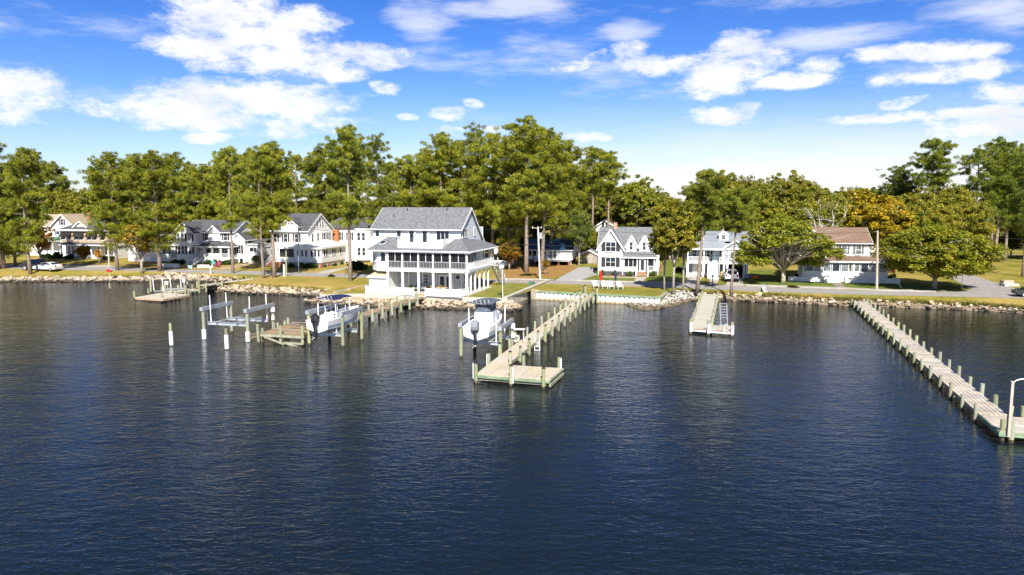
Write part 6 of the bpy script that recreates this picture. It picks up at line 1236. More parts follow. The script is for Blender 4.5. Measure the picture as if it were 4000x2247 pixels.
def tree(kind, p, h, label, tint=(1, 1, 1), group=None, wide=1.0, name=None, rz=None, z=G, lean=0.0):
    lib = PINES if kind in PINES else BROADS; tm, cm, H = lib[kind]; s = h / H
    t = thing(name or ('pine_tree' if kind in PINES else 'broadleaf_tree'), label, 'tree', (p[0], p[1], z), rng.uniform(0, 6.28) if rz is None else rz, group)
    t.scale = (s * wide, s * wide, s); t.rotation_euler.y = lean
    put('trunk', tm, t); c = put('crown', cm, t); v = rng.uniform(.88, 1.12); c.color = (tint[0] * v, tint[1] * v, tint[2] * v, 1)
    return t
def ptop(px, base, top):            # base: photo point on the lawn, top: photo y of the crown top
    b = P('s', px, base); return b, HT('s', px, top, b.y).z - G
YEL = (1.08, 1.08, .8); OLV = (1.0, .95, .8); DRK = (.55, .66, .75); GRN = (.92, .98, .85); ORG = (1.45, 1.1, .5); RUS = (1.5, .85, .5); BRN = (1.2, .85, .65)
def fg(kind, px, base, top, label, tint=YEL, **k): b, h = ptop(px, base, top); return tree(kind, b, h, label, tint, **k)
# --- trees that stand on the lawns by the road
fg('low', 10, 1050, 556, 'big pine at the far left edge beyond the pickup', GRN)
fg('full', 123, 1063, 590, 'pine on the verge directly beside the white sedan', YEL, wide=.95)
fg('low', -70, 1056, 580, 'pine cut by the left edge of the picture', GRN)
fg('dense', 60, 1040, 640, 'low bushy pine standing behind the dark pickup', GRN, wide=.8)
fg('full', 458, 1056, 606, 'pine by the road above the red birdhouse', YEL, wide=1.05)
fg('sparse', 554, 1063, 862, 'thin rusty-brown tree on the verge before the small gabled cottage', BRN)
fg('full', 620, 1060, 601, 'tall full pine just left of the twin-bay white house', YEL, wide=1.15)
fg('tall', 910, 1067, 580, 'pine on the verge in front of the twin-bay house porch', YEL, wide=.8)
fg('ragged', 1030, 1087, 600, 'left one of two close pines on the lawn before the sunroom house', YEL, wide=.8)
fg('tall', 1072, 1084, 561, 'right one of two close pines on the lawn before the sunroom house', YEL)
fg('tall', 1370, 1097, 497, 'tall pine on the lawn left of the three-storey house', GRN, wide=.92)
fg('tall', 2055, 1065, 465, 'tallest pine beside the utility pole with transformer', YEL, wide=1.1)
fg('ragged', 2117, 1058, 511, 'pine just right of the utility pole with transformer', YEL, wide=1.0)
fg('ragged', 2001, 1040, 540, 'pine behind the lawn right of the three-storey house', OLV)
fg('oak', 2262, 1038, 790, 'dark glossy evergreen tree over the blue-roofed cottage', (.55, .68, .75), wide=.62)
fg('slimleaf', 2595, 1133, 860, 'slender leafy tree leftmost on the rubble bank', OLV)
fg('slimleaf', 2629, 1144, 838, 'slender forked tree in the middle of the rubble bank', (1.1, .98, .75), wide=1.1)
fg('slimleaf', 2668, 1136, 800, 'slender leafy tree rightmost on the rubble bank', OLV)
b, h = ptop(2723, 1139, 668); tree('crowned', b, h, 'leaning bare-stemmed pine left of the short pier', (.95, 1.0, .9), wide=1.15, lean=.07, rz=0)
b, h = ptop(2855, 1149, 735); tree('crowned', b, h, 'leaning bare-stemmed pine right of the short pier', (.95, 1.0, .9), wide=.95, lean=.045, rz=0)
fg('vase', 3058, 1107, 838, 'spreading vase-shaped tree with pale fan of limbs on the lawn', (1.1, 1.15, .85), rz=0.0, wide=1.4)
fg('wide', 3650, 1128, 872, 'broad low tree on the corner by the street sign', (1.12, 1.12, .75), wide=1.5)
fg('tall', 3869, 988, 543, 'tall pine with long bare stem near the right edge', (.82, .93, .85), wide=.8)
fg('tall', 3995, 1081, 600, 'dark pine at the right edge beyond the side street', (.75, .86, .8))
fg('full', 4060, 1020, 560, 'dark pine cut by the right edge of the picture', (.72, .84, .8))
# --- trees behind the houses: (kind, photo x, distance, photo y of top, tint, place words)
def bg(kind, px, Y, top, tint, label, wide=1.0, group='trees of the wood behind the houses', **k):
    x = (px - CXP) / FPX * Y * 1.0; h = HT('s', px, top, Y).z - G; p = HT('s', px, top, Y); return tree(kind, (p.x, Y), h, label, tint, group, wide, **k)
ORD = ['first', 'second', 'third', 'fourth', 'fifth', 'sixth', 'seventh', 'eighth', 'ninth', 'tenth', 'eleventh', 'twelfth', 'thirteenth', 'fourteenth', 'fifteenth', 'sixteenth', 'seventeenth', 'eighteenth', 'nineteenth', 'twentieth']
ORD += ['twenty-' + w for w in ORD[:9]] + ['thirtieth'] + ['thirty-' + w for w in ORD[:9]] + ['fortieth'] + ['forty-' + w for w in ORD[:9]] + ['fiftieth'] + ['fifty-' + w for w in ORD[:9]]
LOOK = {'low': 'low-branched pine', 'full': 'full pine', 'dense': 'dense pine', 'ragged': 'ragged pine', 'tall': 'tall pine', 'slim': 'slim pine', 'crowned': 'high-crowned pine', 'oak': 'wide leafy tree', 'round': 'round leafy tree', 'tallround': 'tall leafy tree', 'maple': 'maple', 'bare': 'bare tree'}
def ranked(rows, place):
    for n, a in enumerate(sorted(rows, key=lambda q: q[0])): bg(a[3], a[0], max(a[1], 176 if a[0] < 480 else 160 if a[0] < 1320 else 0), a[2], a[4], '%s, %s tree from the left %s' % (LOOK[a[3]], ORD[n], place))
WL, WM, WR = 'behind the left row of houses', 'behind the three-storey house', 'behind the brown-roofed house'
ranked(((116, 150, 590, 'low', GRN), (205, 158, 640, 'full', GRN), (272, 175, 722, 'oak', OLV), (330, 172, 735, 'round', OLV), (429, 158, 642, 'full', YEL), (370, 165, 700, 'tallround', GRN), (800, 160, 650, 'full', YEL), (240, 180, 705, 'tallround', OLV), (520, 150, 612, 'full', YEL), (595, 152, 616, 'dense', GRN), (676, 150, 604, 'dense', GRN), (745, 155, 650, 'full', YEL),
          (800, 165, 680, 'dense', GRN), (860, 152, 620, 'full', YEL), (908, 150, 586, 'ragged', YEL), (975, 150, 590, 'full', YEL), (1060, 155, 580, 'full', YEL), (1155, 150, 611, 'ragged', YEL), (1231, 145, 596, 'tall', YEL), (1300, 150, 560, 'full', GRN)), WL)
ranked(((1363, 150, 530, 'slim', GRN), (1466, 142, 538, 'slim', GRN), (1530, 160, 640, 'dense', GRN), (1597, 145, 614, 'dense', YEL), (1660, 150, 590, 'full', YEL), (1721, 140, 524, 'tall', YEL), (1790, 150, 560, 'full', YEL), (1852, 140, 500, 'slim', YEL), (1920, 138, 530, 'ragged', YEL), (1985, 132, 560, 'full', YEL), (2156, 140, 520, 'tall', YEL), (2215, 142, 560, 'full', YEL), (2314, 150, 581, 'crowned', YEL), (2300, 172, 690, 'tallround', GRN), (2250, 168, 660, 'full', YEL), (2395, 178, 700, 'tallround', OLV), (2385, 152, 598, 'crowned', YEL),
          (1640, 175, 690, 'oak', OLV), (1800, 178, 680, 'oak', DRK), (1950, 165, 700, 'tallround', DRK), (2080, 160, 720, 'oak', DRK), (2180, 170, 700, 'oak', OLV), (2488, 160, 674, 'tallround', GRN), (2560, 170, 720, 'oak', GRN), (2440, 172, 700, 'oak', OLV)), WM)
ranked(((2640, 150, 760, 'round', OLV), (2700, 155, 730, 'dense', GRN), (2770, 165, 690, 'dense', GRN), (2828, 168, 655, 'tallround', OLV), (2905, 172, 670, 'oak', OLV), (2980, 185, 685, 'oak', GRN), (3050, 180, 668, 'tallround', GRN), (3110, 172, 656, 'tallround', OLV), (3165, 170, 690, 'oak', OLV), (3295, 185, 717, 'oak', OLV), (3360, 185, 720, 'round', GRN), (3480, 170, 700, 'round', DRK), (3524, 160, 652, 'dense', DRK), (3590, 150, 720, 'oak', OLV), (3649, 150, 549, 'crowned', (.85, .95, .85)),
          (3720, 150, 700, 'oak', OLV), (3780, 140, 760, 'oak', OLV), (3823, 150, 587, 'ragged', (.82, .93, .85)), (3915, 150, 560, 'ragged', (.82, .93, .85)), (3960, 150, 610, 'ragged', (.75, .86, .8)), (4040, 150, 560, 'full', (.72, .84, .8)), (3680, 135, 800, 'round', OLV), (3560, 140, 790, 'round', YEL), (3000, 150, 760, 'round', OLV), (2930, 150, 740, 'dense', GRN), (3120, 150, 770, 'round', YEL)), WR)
bg('maple', 3425, 140, 738, ORG, 'golden-orange maple beside the brown-roofed house', 1.25, None, name='maple_tree')
bg('bare', 3236, 140, 735, (1.0, 1.0, .8), 'half-bare tree with bleached limbs behind the brown-roofed house', 1.2, None)
bg('maple', 700, 158, 860, RUS, 'russet maple between the left houses', 1.0, None, name='maple_tree')
bg('maple', 775, 160, 830, ORG, 'orange-leaved maple above the twin-bay white house', .9, None, name='maple_tree')
# --- understorey filling the wood down to the ground
UND = sorted([(-80 + i * 88 + rng.uniform(-25, 25), rng.uniform(168, 196), rng.uniform(755, 805), rng.choice(['oak', 'round', 'tallround', 'dense']), rng.choice([OLV, GRN, DRK, BRN, YEL])) for i in range(50)])
for n, a in enumerate(UND): bg(a[3], a[0], a[1], a[2], a[4], 'far %s filling the wood, %s from the left' % (LOOK[a[3]], ORD[n]), 1.25, 'far trees filling the wood')
UN2 = sorted([(x + rng.uniform(-25, 25), rng.uniform(146, 162) if x > 1320 else rng.uniform(178, 190), rng.uniform(862, 915), rng.choice(['oak', 'round', 'maple']), rng.choice([OLV, GRN, DRK, DRK, BRN, YEL])) for x in list(range(150, 1500, 90)) + list(range(1480, 2700, 62)) + list(range(2700, 4200, 95))])
for n, a in enumerate(UN2): bg(a[3], a[0], a[1], a[2], a[4], 'low %s at the back of the gardens, %s from the left' % (LOOK[a[3]], ORD[n]), 1.3, 'low trees at the back of the gardens')
UN3 = sorted([(x + rng.uniform(-40, 40), rng.uniform(205, 240), rng.uniform(770, 800), 'oak', rng.choice([OLV, GRN, DRK])) for x in range(-200, 4300, 150)])
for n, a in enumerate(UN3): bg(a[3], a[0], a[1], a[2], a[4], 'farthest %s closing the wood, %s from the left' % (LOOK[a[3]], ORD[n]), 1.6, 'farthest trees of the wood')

# ================================================================ VEHICLES
def car_paint(n, c, metal=.0): return mat(n, c, .22, .02, 2, metal=metal, spec=.7)
def car(label, cat, p, rz, kind, paint, name='parked_car'):
    # local: length along +x (front), width y
    t = thing(name, label, cat, (p[0], p[1], G + .02), rz)
    dims = {'sedan': dict(L=4.7, w=.9, z0=.28, zs=.86, zr=1.42, prof=[(-2.3, .35), (-2.33, .75), (-2.2, .98), (-1.5, 1.02), (1.0, .96), (1.9, .85), (2.3, .66), (2.34, .4), (2.1, .28), (-2.1, .28)], cab=[(-1.75, 1.0), (-1.0, 1.38), (.1, 1.43), (.6, 1.36), (1.35, .95)], ax=(-1.4, 1.42), wr=.33),
            'suv': dict(L=4.7, w=.95, z0=.35, zs=1.0, zr=1.75, prof=[(-2.3, .45), (-2.36, .8), (-2.3, 1.08), (1.1, 1.08), (2.0, 1.0), (2.3, .8), (2.34, .5), (2.1, .35), (-2.1, .35)], cab=[(-2.3, 1.06), (-2.05, 1.66), (-1.2, 1.74), (.2, 1.72), (.7, 1.6), (1.35, 1.06)], ax=(-1.4, 1.45), wr=.38),
            'pickup': dict(L=5.7, w=1.0, z0=.5, zs=1.1, zr=1.9, prof=[(-2.8, .6), (-2.85, 1.25), (-.9, 1.25), (-.8, 1.2), (1.5, 1.2), (2.6, 1.15), (2.85, 1.0), (2.88, .6), (2.6, .48), (-2.6, .48)], cab=[(-.95, 1.2), (-.85, 1.78), (-.4, 1.9), (.7, 1.88), (1.0, 1.75), (1.55, 1.2)], ax=(-1.75, 1.75), wr=.42)}[kind]
    w = dims['w']; V = []; pf = dims['prof']; k = len(pf)
    for y, s in ((-w, .93), (-w * .93, 1.0), (w * .93, 1.0), (w, .93)): V += [(x * (1 if s == 1 else .985), y, .62 + (z - .62) * s) for x, z in pf]
    mb = MB(); mb.add(V, [(i*k+j, i*k+(j+1) % k, (i+1)*k+(j+1) % k, (i+1)*k+j) for i in range(3) for j in range(k)] + [tuple(range(k)), tuple(range(3*k, 4*k))]); body = mb.build('body', paint, t)
    cb = dims['cab']; m = len(cb); V = []
    for sg in (-1, 1): V += [(x, sg * (w * .93 if i in (0, m - 1) else w * .74), z) for i, (x, z) in enumerate(cb)]
    mb = MB(); mb.add(V, [tuple(range(m))] + [tuple(range(m, 2*m))] + [(i, i + 1, m + i + 1, m + i) for i in range(m - 1)]); mb.build('cabin', paint, t)
    zb = cb[0][1]; zt = max(z for x, z in cb)
    def lerp2(a, b, f): return (a[0] + (b[0] - a[0]) * f, a[1] + (b[1] - a[1]) * f)
    gl = MB()
    for sg in (-1, 1):          # side glass follows the cabin's slanted sides
        inner = [(x, z) for x, z in cb]; cx = sum(x for x, z in inner) / m; q = []
        for i, (x, z) in enumerate(inner): z2 = zb + .04 + (z - zb - .04) * .86 if z > zb + .1 else zb + .05; x2 = cx + (x - cx) * .88; f = (z2 - zb) / (zt - zb); q.append((x2, sg * (w * .93 + (w * .74 - w * .93) * f + .012), z2))
        gl.add(q, [tuple(range(m))])
    each(gl, 'side_window', GLASS, t)
    ws = MB(); a, b = cb[-2], cb[-1]; p0, p1 = lerp2(b, a, .08), lerp2(b, a, .92); ws.add([(p0[0] + .02, -w * .82, p0[1] + .02), (p0[0] + .02, w * .82, p0[1] + .02), (p1[0] + .02, w * .7, p1[1] + .02), (p1[0] + .02, -w * .7, p1[1] + .02)], [(0, 1, 2, 3)]); ws.build('windscreen', GLASS, t)
    rw = MB(); a, b = cb[0], cb[1]; p0, p1 = lerp2(a, b, .2), lerp2(a, b, .9); rw.add([(p0[0] - .02, -w * .8, p0[1] + .02), (p0[0] - .02, w * .8, p0[1] + .02), (p1[0] - .02, w * .7, p1[1] + .02), (p1[0] - .02, -w * .7, p1[1] + .02)], [(0, 1, 2, 3)]); rw.build('rear_window', GLASS, t)
    r = dims['wr']; tm = cached(('tyre', r), lambda: MB().tube((0, -.11, 0), (0, .11, 0), r, r, 16).mesh('tyre', RUBBER)); rm = cached(('rim', r), lambda: MB().tube((0, -.118, 0), (0, .118, 0), r * .62, r * .62, 10).mesh('rim', ALU))
    for x in dims['ax']:
        for sg in (-1, 1): o = put('tyre', tm, t, (x, sg * (w - .08), r - .02)); o.name = 'wheel'; put('rim', rm, o)
    hl = cached('headlamp', lambda: MB().box(-.03, .03, -.18, .18, -.07, .07).mesh('headlight', CURT)); tl = cached('taillamp', lambda: MB().box(-.03, .03, -.12, .12, -.16, .16).mesh('tail_light', mat('red_lens', (.35, .01, .01), .2, .05, 3)))
    fx = max(x for x, z in pf); bx_ = min(x for x, z in pf)
    for sg in (-1, 1): put('headlight', hl, t, (fx - .06, sg * w * .68, dims['zs'] - .12)); put('tail_light', tl, t, (bx_ + .03, sg * w * .8, dims['zs'] - .02))
    if kind == 'pickup':
        g = MB(); [g.box(2.84, 2.9, -.6, .6, .72 + .11 * i, .79 + .11 * i) for i in range(4)]; g.box(2.8, 2.96, -.95, .95, .5, .66); g.build('grille', CHROME, t); g = MB(); g.box(-2.7, -.95, -.85, .85, 1.24, 1.262); g.build('bed', BLACK, t)
    if kind == 'suv': g = MB(); g.box(-2.37, -2.34, -.3, .3, .62, .78); g.build('number_plate', TRIM, t); g = MB(); g.box(-2.38, -2.3, -.9, .9, .36, .52); g.build('rear_bumper', BLACK, t); g = MB(); [g.box(-1.5, .3, s * .62 - .02, s * .62 + .02, 1.76, 1.79) for s in (-1, 1)]; each(g, 'roof_rail', BLACK, t)
    mr = MB(); [mr.box(cb[-1][0] - .35, cb[-1][0] - .2, s * (w + .1) - .07, s * (w + .1) + .07, zb + .02, zb + .16) for s in (-1, 1)]; each(mr, 'door_mirror', paint, t)
    dr = MB(); [dr.box(x - .006, x + .006, s * w * .995 - .004, s * w * .995 + .004, .5, zb - .06) for x in (-.75, .25, 1.1) for s in (-1, 1)]; each(dr, 'door_seam', BLACK, t); return t
WHP = car_paint('white_car_paint', (.80, .80, .80))
p = P('c2', 605, 962); car('white four-door sedan parked by the lawn at left', 'car', (p.x, p.y + .9), R(180 - 14), 'sedan', WHP)
p = P('c2', 360, 965); car('dark pickup truck with chrome grille parked behind the white sedan', 'truck', (p.x + .6, p.y + 2.2), R(180 - 8), 'pickup', car_paint('black_truck_paint', (.02, .022, .026)), 'pickup_truck')
p = P('c5', 930, 905); car('white SUV parked nose-in before the open garage', 'suv', (p.x, p.y + 2.0), R(90 - 12), 'suv', WHP, 'parked_suv')
p = P('c6', 2600, 925); car('dark car cut by the right edge on the side street', 'car', (p.x + 1.6, p.y + .8), R(165), 'sedan', car_paint('dark_green_paint', (.03, .04, .035)))

# ================================================================ STREET FURNITURE AND SMALL THINGS
def pole(label, c, x, y, xt, yt, m=POLEM, r=.15, name='utility_pole'):
    b = P(c, x, y); tp = HT(c, xt, yt, b.y); t = thing(name, label, 'utility pole', b); mb = MB(); d = tp - b; mb.tube((0, 0, -.3), d, r, r * .72, 10); mb.build('pole', m, t); return t, b, tp
t, b0, tp0 = pole('pale utility pole with grey transformer can beside the driveway', 'c4', 522, 805, 492, 98, mat('pale_pole', (.62, .58, .52), .9, .1, 3), .16)
mb = MB(); d = tp0 - b0; q = d * .84; mb.tube((q.x + .35, q.y, q.z - .45), (q.x + .35, q.y, q.z + .45), .26, n=12); mb.box(q.x, q.x + .2, q.y - .05, q.y + .05, q.z - .2, q.z + .2); mb.build('transformer', ALU, t)
mb = MB(); mb.bar((d.x - .9, d.y, d.z - .1), (d.x + .6, d.y, d.z - .1), .1, .1); mb.build('cross_arm', POLEM, t); mb = MB(); [mb.tube((d.x + k, d.y, d.z - .05), (d.x + k, d.y, d.z + .15), .05, .03, 6) for k in (-.8, .5, 0)]; each(mb, 'insulator', TRIM, t); mb = MB(); torus(mb, (d.x * .5 + .3, d.y - .15, d.z * .52), .35, .02, (0, 1, 0), 14, 4); mb.build('cable_coil', BLACK, t)
t2, b1, tp1 = pole('bare timber utility pole before the brown-roofed house', 'c6', 930, 830, 940, 175, POLEM, .17)
mb = MB(); d = tp1 - b1; mb.bar((d.x - .5, 0, d.z - .15), (d.x + .1, 0, d.z - .1), .03, .03); mb.build('bracket', ALU, t2); mb = MB(); g1 = P('c6', 1205, 822) - b1; mb.tube((0, 0, d.z * .62), g1, .015, n=5); mb.tube(g1 * .82 + Vector((0, 0, d.z * .62 * .18)), g1, .06, n=6); mb.build('guy_wire', ALU, t2)
t3, b2, tp2 = pole('plain timber utility pole left of the road pines', 'c2', 1468, 900, 1450, 300, POLEM, .15)
t4, b3, tp3 = pole('slim grey service pole before the sunroom house', 'c3', 1760, 910, 1752, 340, mat('blue_grey_pole', (.36, .42, .46), .7, .05, 3), .1)
t5, b4, tp4 = pole('short green post with white meter box on the lawn before the sunroom house', 'c3', 1604, 965, 1602, 645, PILE, .14, 'meter_post'); mb = MB(); mb.box(-.42, -.2, -.1, .1, 0, 1.9); mb.build('meter_box', PVC, t5)
t6, b5, tp5 = pole('white marker post on the verge before the twin-bay house', 'c3', 653, 930, 648, 835, PVC, .11, 'marker_post'); mb = MB(); d = tp5 - b5; mb.box(d.x - .12, d.x + .12, -.08, .08, d.z - .05, d.z + .25); mb.build('lamp_top', BLACK, t6)
WIRE = mat('cable_black', (.03, .03, .03), .6, .1, 3)
def wire(label, pts, sag=.6, r=.022):
    mb = MB()
    for a, b in zip(pts[:-1], pts[1:]):
        n = 12; q = [Vector(a).lerp(Vector(b), i / n) - Vector((0, 0, sag * 4 * (i / n) * (1 - i / n))) for i in range(n + 1)]; mb.path(q, r, 4)
    return tag(mb.build('overhead_wire', WIRE), label, 'wire', 'overhead wires along the road')
R_END = Vector((95, 78, 8.5))
wire('top overhead wire strung from the transformer pole to both sides', [tp4 + Vector((-40, 12, 4)), tp3 + Vector((0, 0, .5)), tp0 + Vector((0, 0, -.1)), tp1 + Vector((0, 0, -.2)), R_END])
wire('middle overhead cable crossing before the twin-dormer cottage', [tp3, tp0 + Vector((.2, 0, -2.6)), tp1 + Vector((0, 0, -2.2)), R_END - Vector((0, 0, 2))], .7, .03)
wire('lower overhead cable crossing before the twin-dormer cottage', [tp0 + Vector((.2, 0, -3.2)), tp1 + Vector((0, 0, -2.8)), R_END - Vector((0, 0, 2.6))], .8, .03)
wire('service cable dropping from the transformer pole to the twin-dormer cottage', [tp0 + Vector((.2, 0, -2.7)), P('c4', 1330, 600) + Vector((0, 3, 4.2))], .4)
# street sign
b = P('c6', 1881, 828); t = thing('street_sign', 'green street name sign on a thin pole at the corner', 'street sign', b); mb = MB(); mb.tube((0, 0, 0), (0, 0, 2.0), .035, n=8); mb.build('pole', ALU, t); GS = mat('sign_green', (.01, .22, .14), .4, .03, 3); mb = MB(); mb.box(-.35, .35, -.01, .01, 2.0, 2.18); mb.build('name_plate', GS, t); mb = MB(); mb.box(-.01, .01, -.3, .3, 2.2, 2.36); mb.build('name_plate', GS, t)
# mailbox
b = P('c5', 630, 928); t = thing('mailbox', 'black mailbox post at the kerb before the raised house', 'mailbox', b); mb = MB(); mb.box(-.05, .05, -.05, .05, 0, 1.0); mb.build('post', BLACK, t); mb = MB(); mb.xpoly([(-.25, 1.0), (.25, 1.0), (.25, 1.16), (.12, 1.26), (-.12, 1.26), (-.25, 1.16)], -.1, .1); mb.build('box', BLACK, t)
# red birdhouse on a rod
b = P('c2', 1482, 1062, .5); t = thing('birdhouse', 'bright red birdhouse on a thin pole at the edge of the left bank', 'birdhouse', b); hb_ = HT('c2', 1470, 972, b.y).z - .5; mb = MB(); mb.tube((0, 0, -.2), (-.08, 0, hb_), .025, n=6); mb.build('pole', PVC, t); RD = mat('red_paint', (.65, .02, .015), .4, .05, 3)
mb = MB(); mb.ypoly([(-.42, hb_), (.3, hb_), (.3, hb_ + .28), (-.06, hb_ + .55), (-.42, hb_ + .28)], -.25, .25); mb.build('box', RD, t); mb = MB(); mb.slab([(-.06, -.32, hb_ + .62), (-.06, .32, hb_ + .62), (.42, .32, hb_ + .26), (.42, -.32, hb_ + .26)], .04); mb.build('roof', GREYS, t)
# martin house on the sea wall lawn
b = P('c1', 1838, 1217); t = thing('martin_house', 'white bird box on a tall white pole at the sea wall corner', 'birdhouse', b); z = HT('c1', 1830, 840, b.y).z - G; mb = MB(); mb.tube((0, 0, 0), (-.1, 0, z), .045, .03, 8); mb.build('pole', PVC, t); mb = MB(); mb.box(-.38, .14, -.25, .25, z, z + .42); mb.build('box', PVC, t); mb = MB(); mb.slab([(-.45, -.32, z + .44), (.2, -.32, z + .44), (.2, .32, z + .5), (-.45, .32, z + .5)], .05); mb.build('roof', ALU, t); mb = MB(); [mb.box(-.3 + .17 * i, -.22 + .17 * i, -.256, -.251, z + .1, z + .2) for i in range(3)]; each(mb, 'hole', BLACK, t)
mb = MB(); mb.bar((-.45, -.1, .55), (-.1, -.1, .55), .12, .05); mb.bar((-.2, -.1, .55), (-.1, 0, .02), .04, .04); mb.build('foot_bracket', BLACK, t)
# four Adirondack chairs and two closed parasols
def adirondack(label, p, rz):
    t = thing('adirondack_chair', label, 'chair', p, rz, 'white garden chairs on the bulkhead lawn')
    for i in range(5): mb = MB(); x = -.24 + i * .12; mb.bar((x, .22, .3), (x * 1.25, .62, 1.02 - abs(i - 2) * .05), .1, .02, up=(0, 1, 0)); mb.build('back_slat', PVC, t)
    for i in range(5): mb = MB(); y = -.32 + i * .115; mb.box(-.28, .28, y, y + .1, .36 - i * .025, .38 - i * .025); mb.build('seat_slat', PVC, t)
    for s in (-1, 1):
        mb = MB(); mb.box(s * .36 - .07, s * .36 + .07, -.38, .4, .56, .585); mb.build('armrest', PVC, t)
        mb = MB(); mb.box(s * .33 - .02, s * .33 + .02, -.36, -.26, 0, .559); mb.build('leg', PVC, t); mb = MB(); mb.bar((s * .3, -.3, .34), (s * .3, .68, .04), .03, .12); mb.build('leg', PVC, t)
    return t
for x, y, w in ((1275, 925, 'leftmost'), (1395, 932, 'second from left'), (1485, 935, 'third from left'), (1605, 940, 'rightmost')): adirondack('white Adirondack chair, %s of four on the bulkhead lawn' % w, P('c4', x, y), R(-14 + rng.uniform(-8, 8)) + R(18))
for x, y, m, w in ((1345, 930, RD, 'red'), (1545, 935, mat('navy_fabric', (.02, .03, .12), .8, .1, 3), 'navy blue')):
    t = thing('closed_parasol', 'closed %s parasol standing among the white lawn chairs' % w, 'parasol', P('c4', x, y)); mb = MB(); mb.tube((0, 0, 0), (0, 0, .08), .28, .24, 12); mb.build('base', BLACK, t); mb = MB(); mb.tube((0, 0, .08), (0, 0, 2.5), .025, n=6); mb.build('pole', BLACK, t)
    mb = MB(); mb.path([(0, 0, 1.15), (.02, 0, 1.35), (0, 0, 1.9), (0, .01, 2.35), (0, 0, 2.5)], [.13, .16, .14, .12, .05], 9); mb.build('folded_canopy', m, t)
# bicycle
t = thing('bicycle', 'green bicycle parked before the twin-dormer cottage', 'bicycle', P('c4', 1310, 775), R(-12)); 
for x in (-.5, .5): mb = MB(); torus(mb, (x, 0, .33), .31, .025, (0, 1, 0), 16, 5); mb.build('wheel', RUBBER, t)
mb = MB(); GB = mat('green_paint', (.15, .45, .1), .4, .05, 3); [mb.tube(a, b, .022, n=6) for a, b in (((-.5, 0, .33), (-.2, 0, .7)), ((-.5, 0, .33), (0, 0, .3)), ((0, 0, .3), (-.2, 0, .78)), ((0, 0, .3), (.38, 0, .75)), ((-.18, 0, .66), (.36, 0, .72)), ((.5, 0, .33), (.35, 0, .95)))]; mb.build('frame', GB, t); mb = MB(); mb.bar((.32, -.25, .97), (.32, .25, .97), .03, .03); mb.build('handlebar', BLACK, t); mb = MB(); mb.box(-.32, -.1, -.08, .08, .79, .85); mb.build('saddle', mat('yellow_vinyl', (.6, .5, .03), .5, .1, 3), t)
# seated fishing figure on the right bank
b = P('c5', 1316, 1070, .75); t = thing('person', 'figure in white clothes and blue cap sitting on a chair with a fishing rod', 'person', b, R(20))
def skin(name, verts, edges, rad, m, par, root=0):
    me = bpy.data.meshes.new(name); me.from_pydata(verts, edges, []); o = bpy.data.objects.new(name, me); COL.objects.link(o); md = o.modifiers.new('s', 'SKIN'); o.modifiers.new('d', 'SUBSURF').levels = 2
    for i, r in enumerate(rad): me.skin_vertices[0].data[i].radius = (r, r)
    me.skin_vertices[0].data[root].use_root = True; dg = bpy.context.evaluated_depsgraph_get(); dg.update(); m2 = bpy.data.meshes.new_from_object(o.evaluated_get(dg)); bpy.data.objects.remove(o); m2.materials.clear(); m2.materials.append(m); m2.polygons.foreach_set('use_smooth', [True] * len(m2.polygons)); return put(name, m2, par)
PC = mat('pale_clothes', (.62, .64, .62), .8, .12, 5)
vs = [(0, 0, .5), (0, .02, .72), (0, .0, .98), (0, -.03, 1.1), (0, -.06, 1.22), (-.2, 0, .98), (-.27, -.1, .75), (-.2, -.38, .78), (-.12, -.48, .82), (.2, 0, .98), (.28, -.12, .75), (.16, -.36, .8), (.06, -.48, .84), (-.11, -.02, .48), (-.14, -.42, .5), (-.14, -.46, .08), (-.14, -.6, .05), (.11, -.02, .48), (.15, -.42, .5), (.15, -.46, .08), (.15, -.6, .05)]
es = [(0, 1), (1, 2), (2, 3), (3, 4), (2, 5), (5, 6), (6, 7), (7, 8), (2, 9), (9, 10), (10, 11), (11, 12), (0, 13), (13, 14), (14, 15), (15, 16), (0, 17), (17, 18), (18, 19), (19, 20)]
rd = [.15, .15, .15, .06, .1, .075, .055, .045, .04, .075, .055, .045, .04, .095, .075, .05, .04, .095, .075, .05, .04]
skin('body', vs, es, rd, PC, t); mb = MB(); mb.path([(0, -.06, 1.24), (0, -.06, 1.3), (0, -.05, 1.36)], [.125, .12, .05], 10); mb.box(-.09, .09, -.26, -.14, 1.25, 1.27); mb.build('cap', mat('sky_blue_cap', (.08, .35, .65), .6, .05, 3), t)
ch_ = thing('folding_chair', 'green folding chair under the fishing figure', 'chair', b, R(20)); mb = MB(); mb.box(-.26, .26, -.25, .2, .3, .33); mb.build('seat', mat('green_cloth', (.03, .14, .07), .8, .1, 3), ch_); mb = MB(); mb.box(-.26, .26, .2, .23, .33, .85); mb.build('backrest', MATS['green_cloth'], ch_)
for x in (-.24, .24):
    for y in (-.23, .2): mb = MB(); mb.tube((x, y, -.3), (x, y, .3), .018, n=6); mb.build('leg', ALU, ch_)
rodo = thing('fishing_rod', 'thin fishing rod held by the seated figure', 'fishing rod', b, R(20)); mb = MB(); mb.tube((.0, -.45, .82), (-.35, -1.0, 2.0), .014, .006, 5); mb.build('blank', BLACK, rodo); mb = MB(); mb.tube((.02, -.42, .74), (0, -.46, .84), .022, n=6); mb.build('handle', BLACK, rodo)
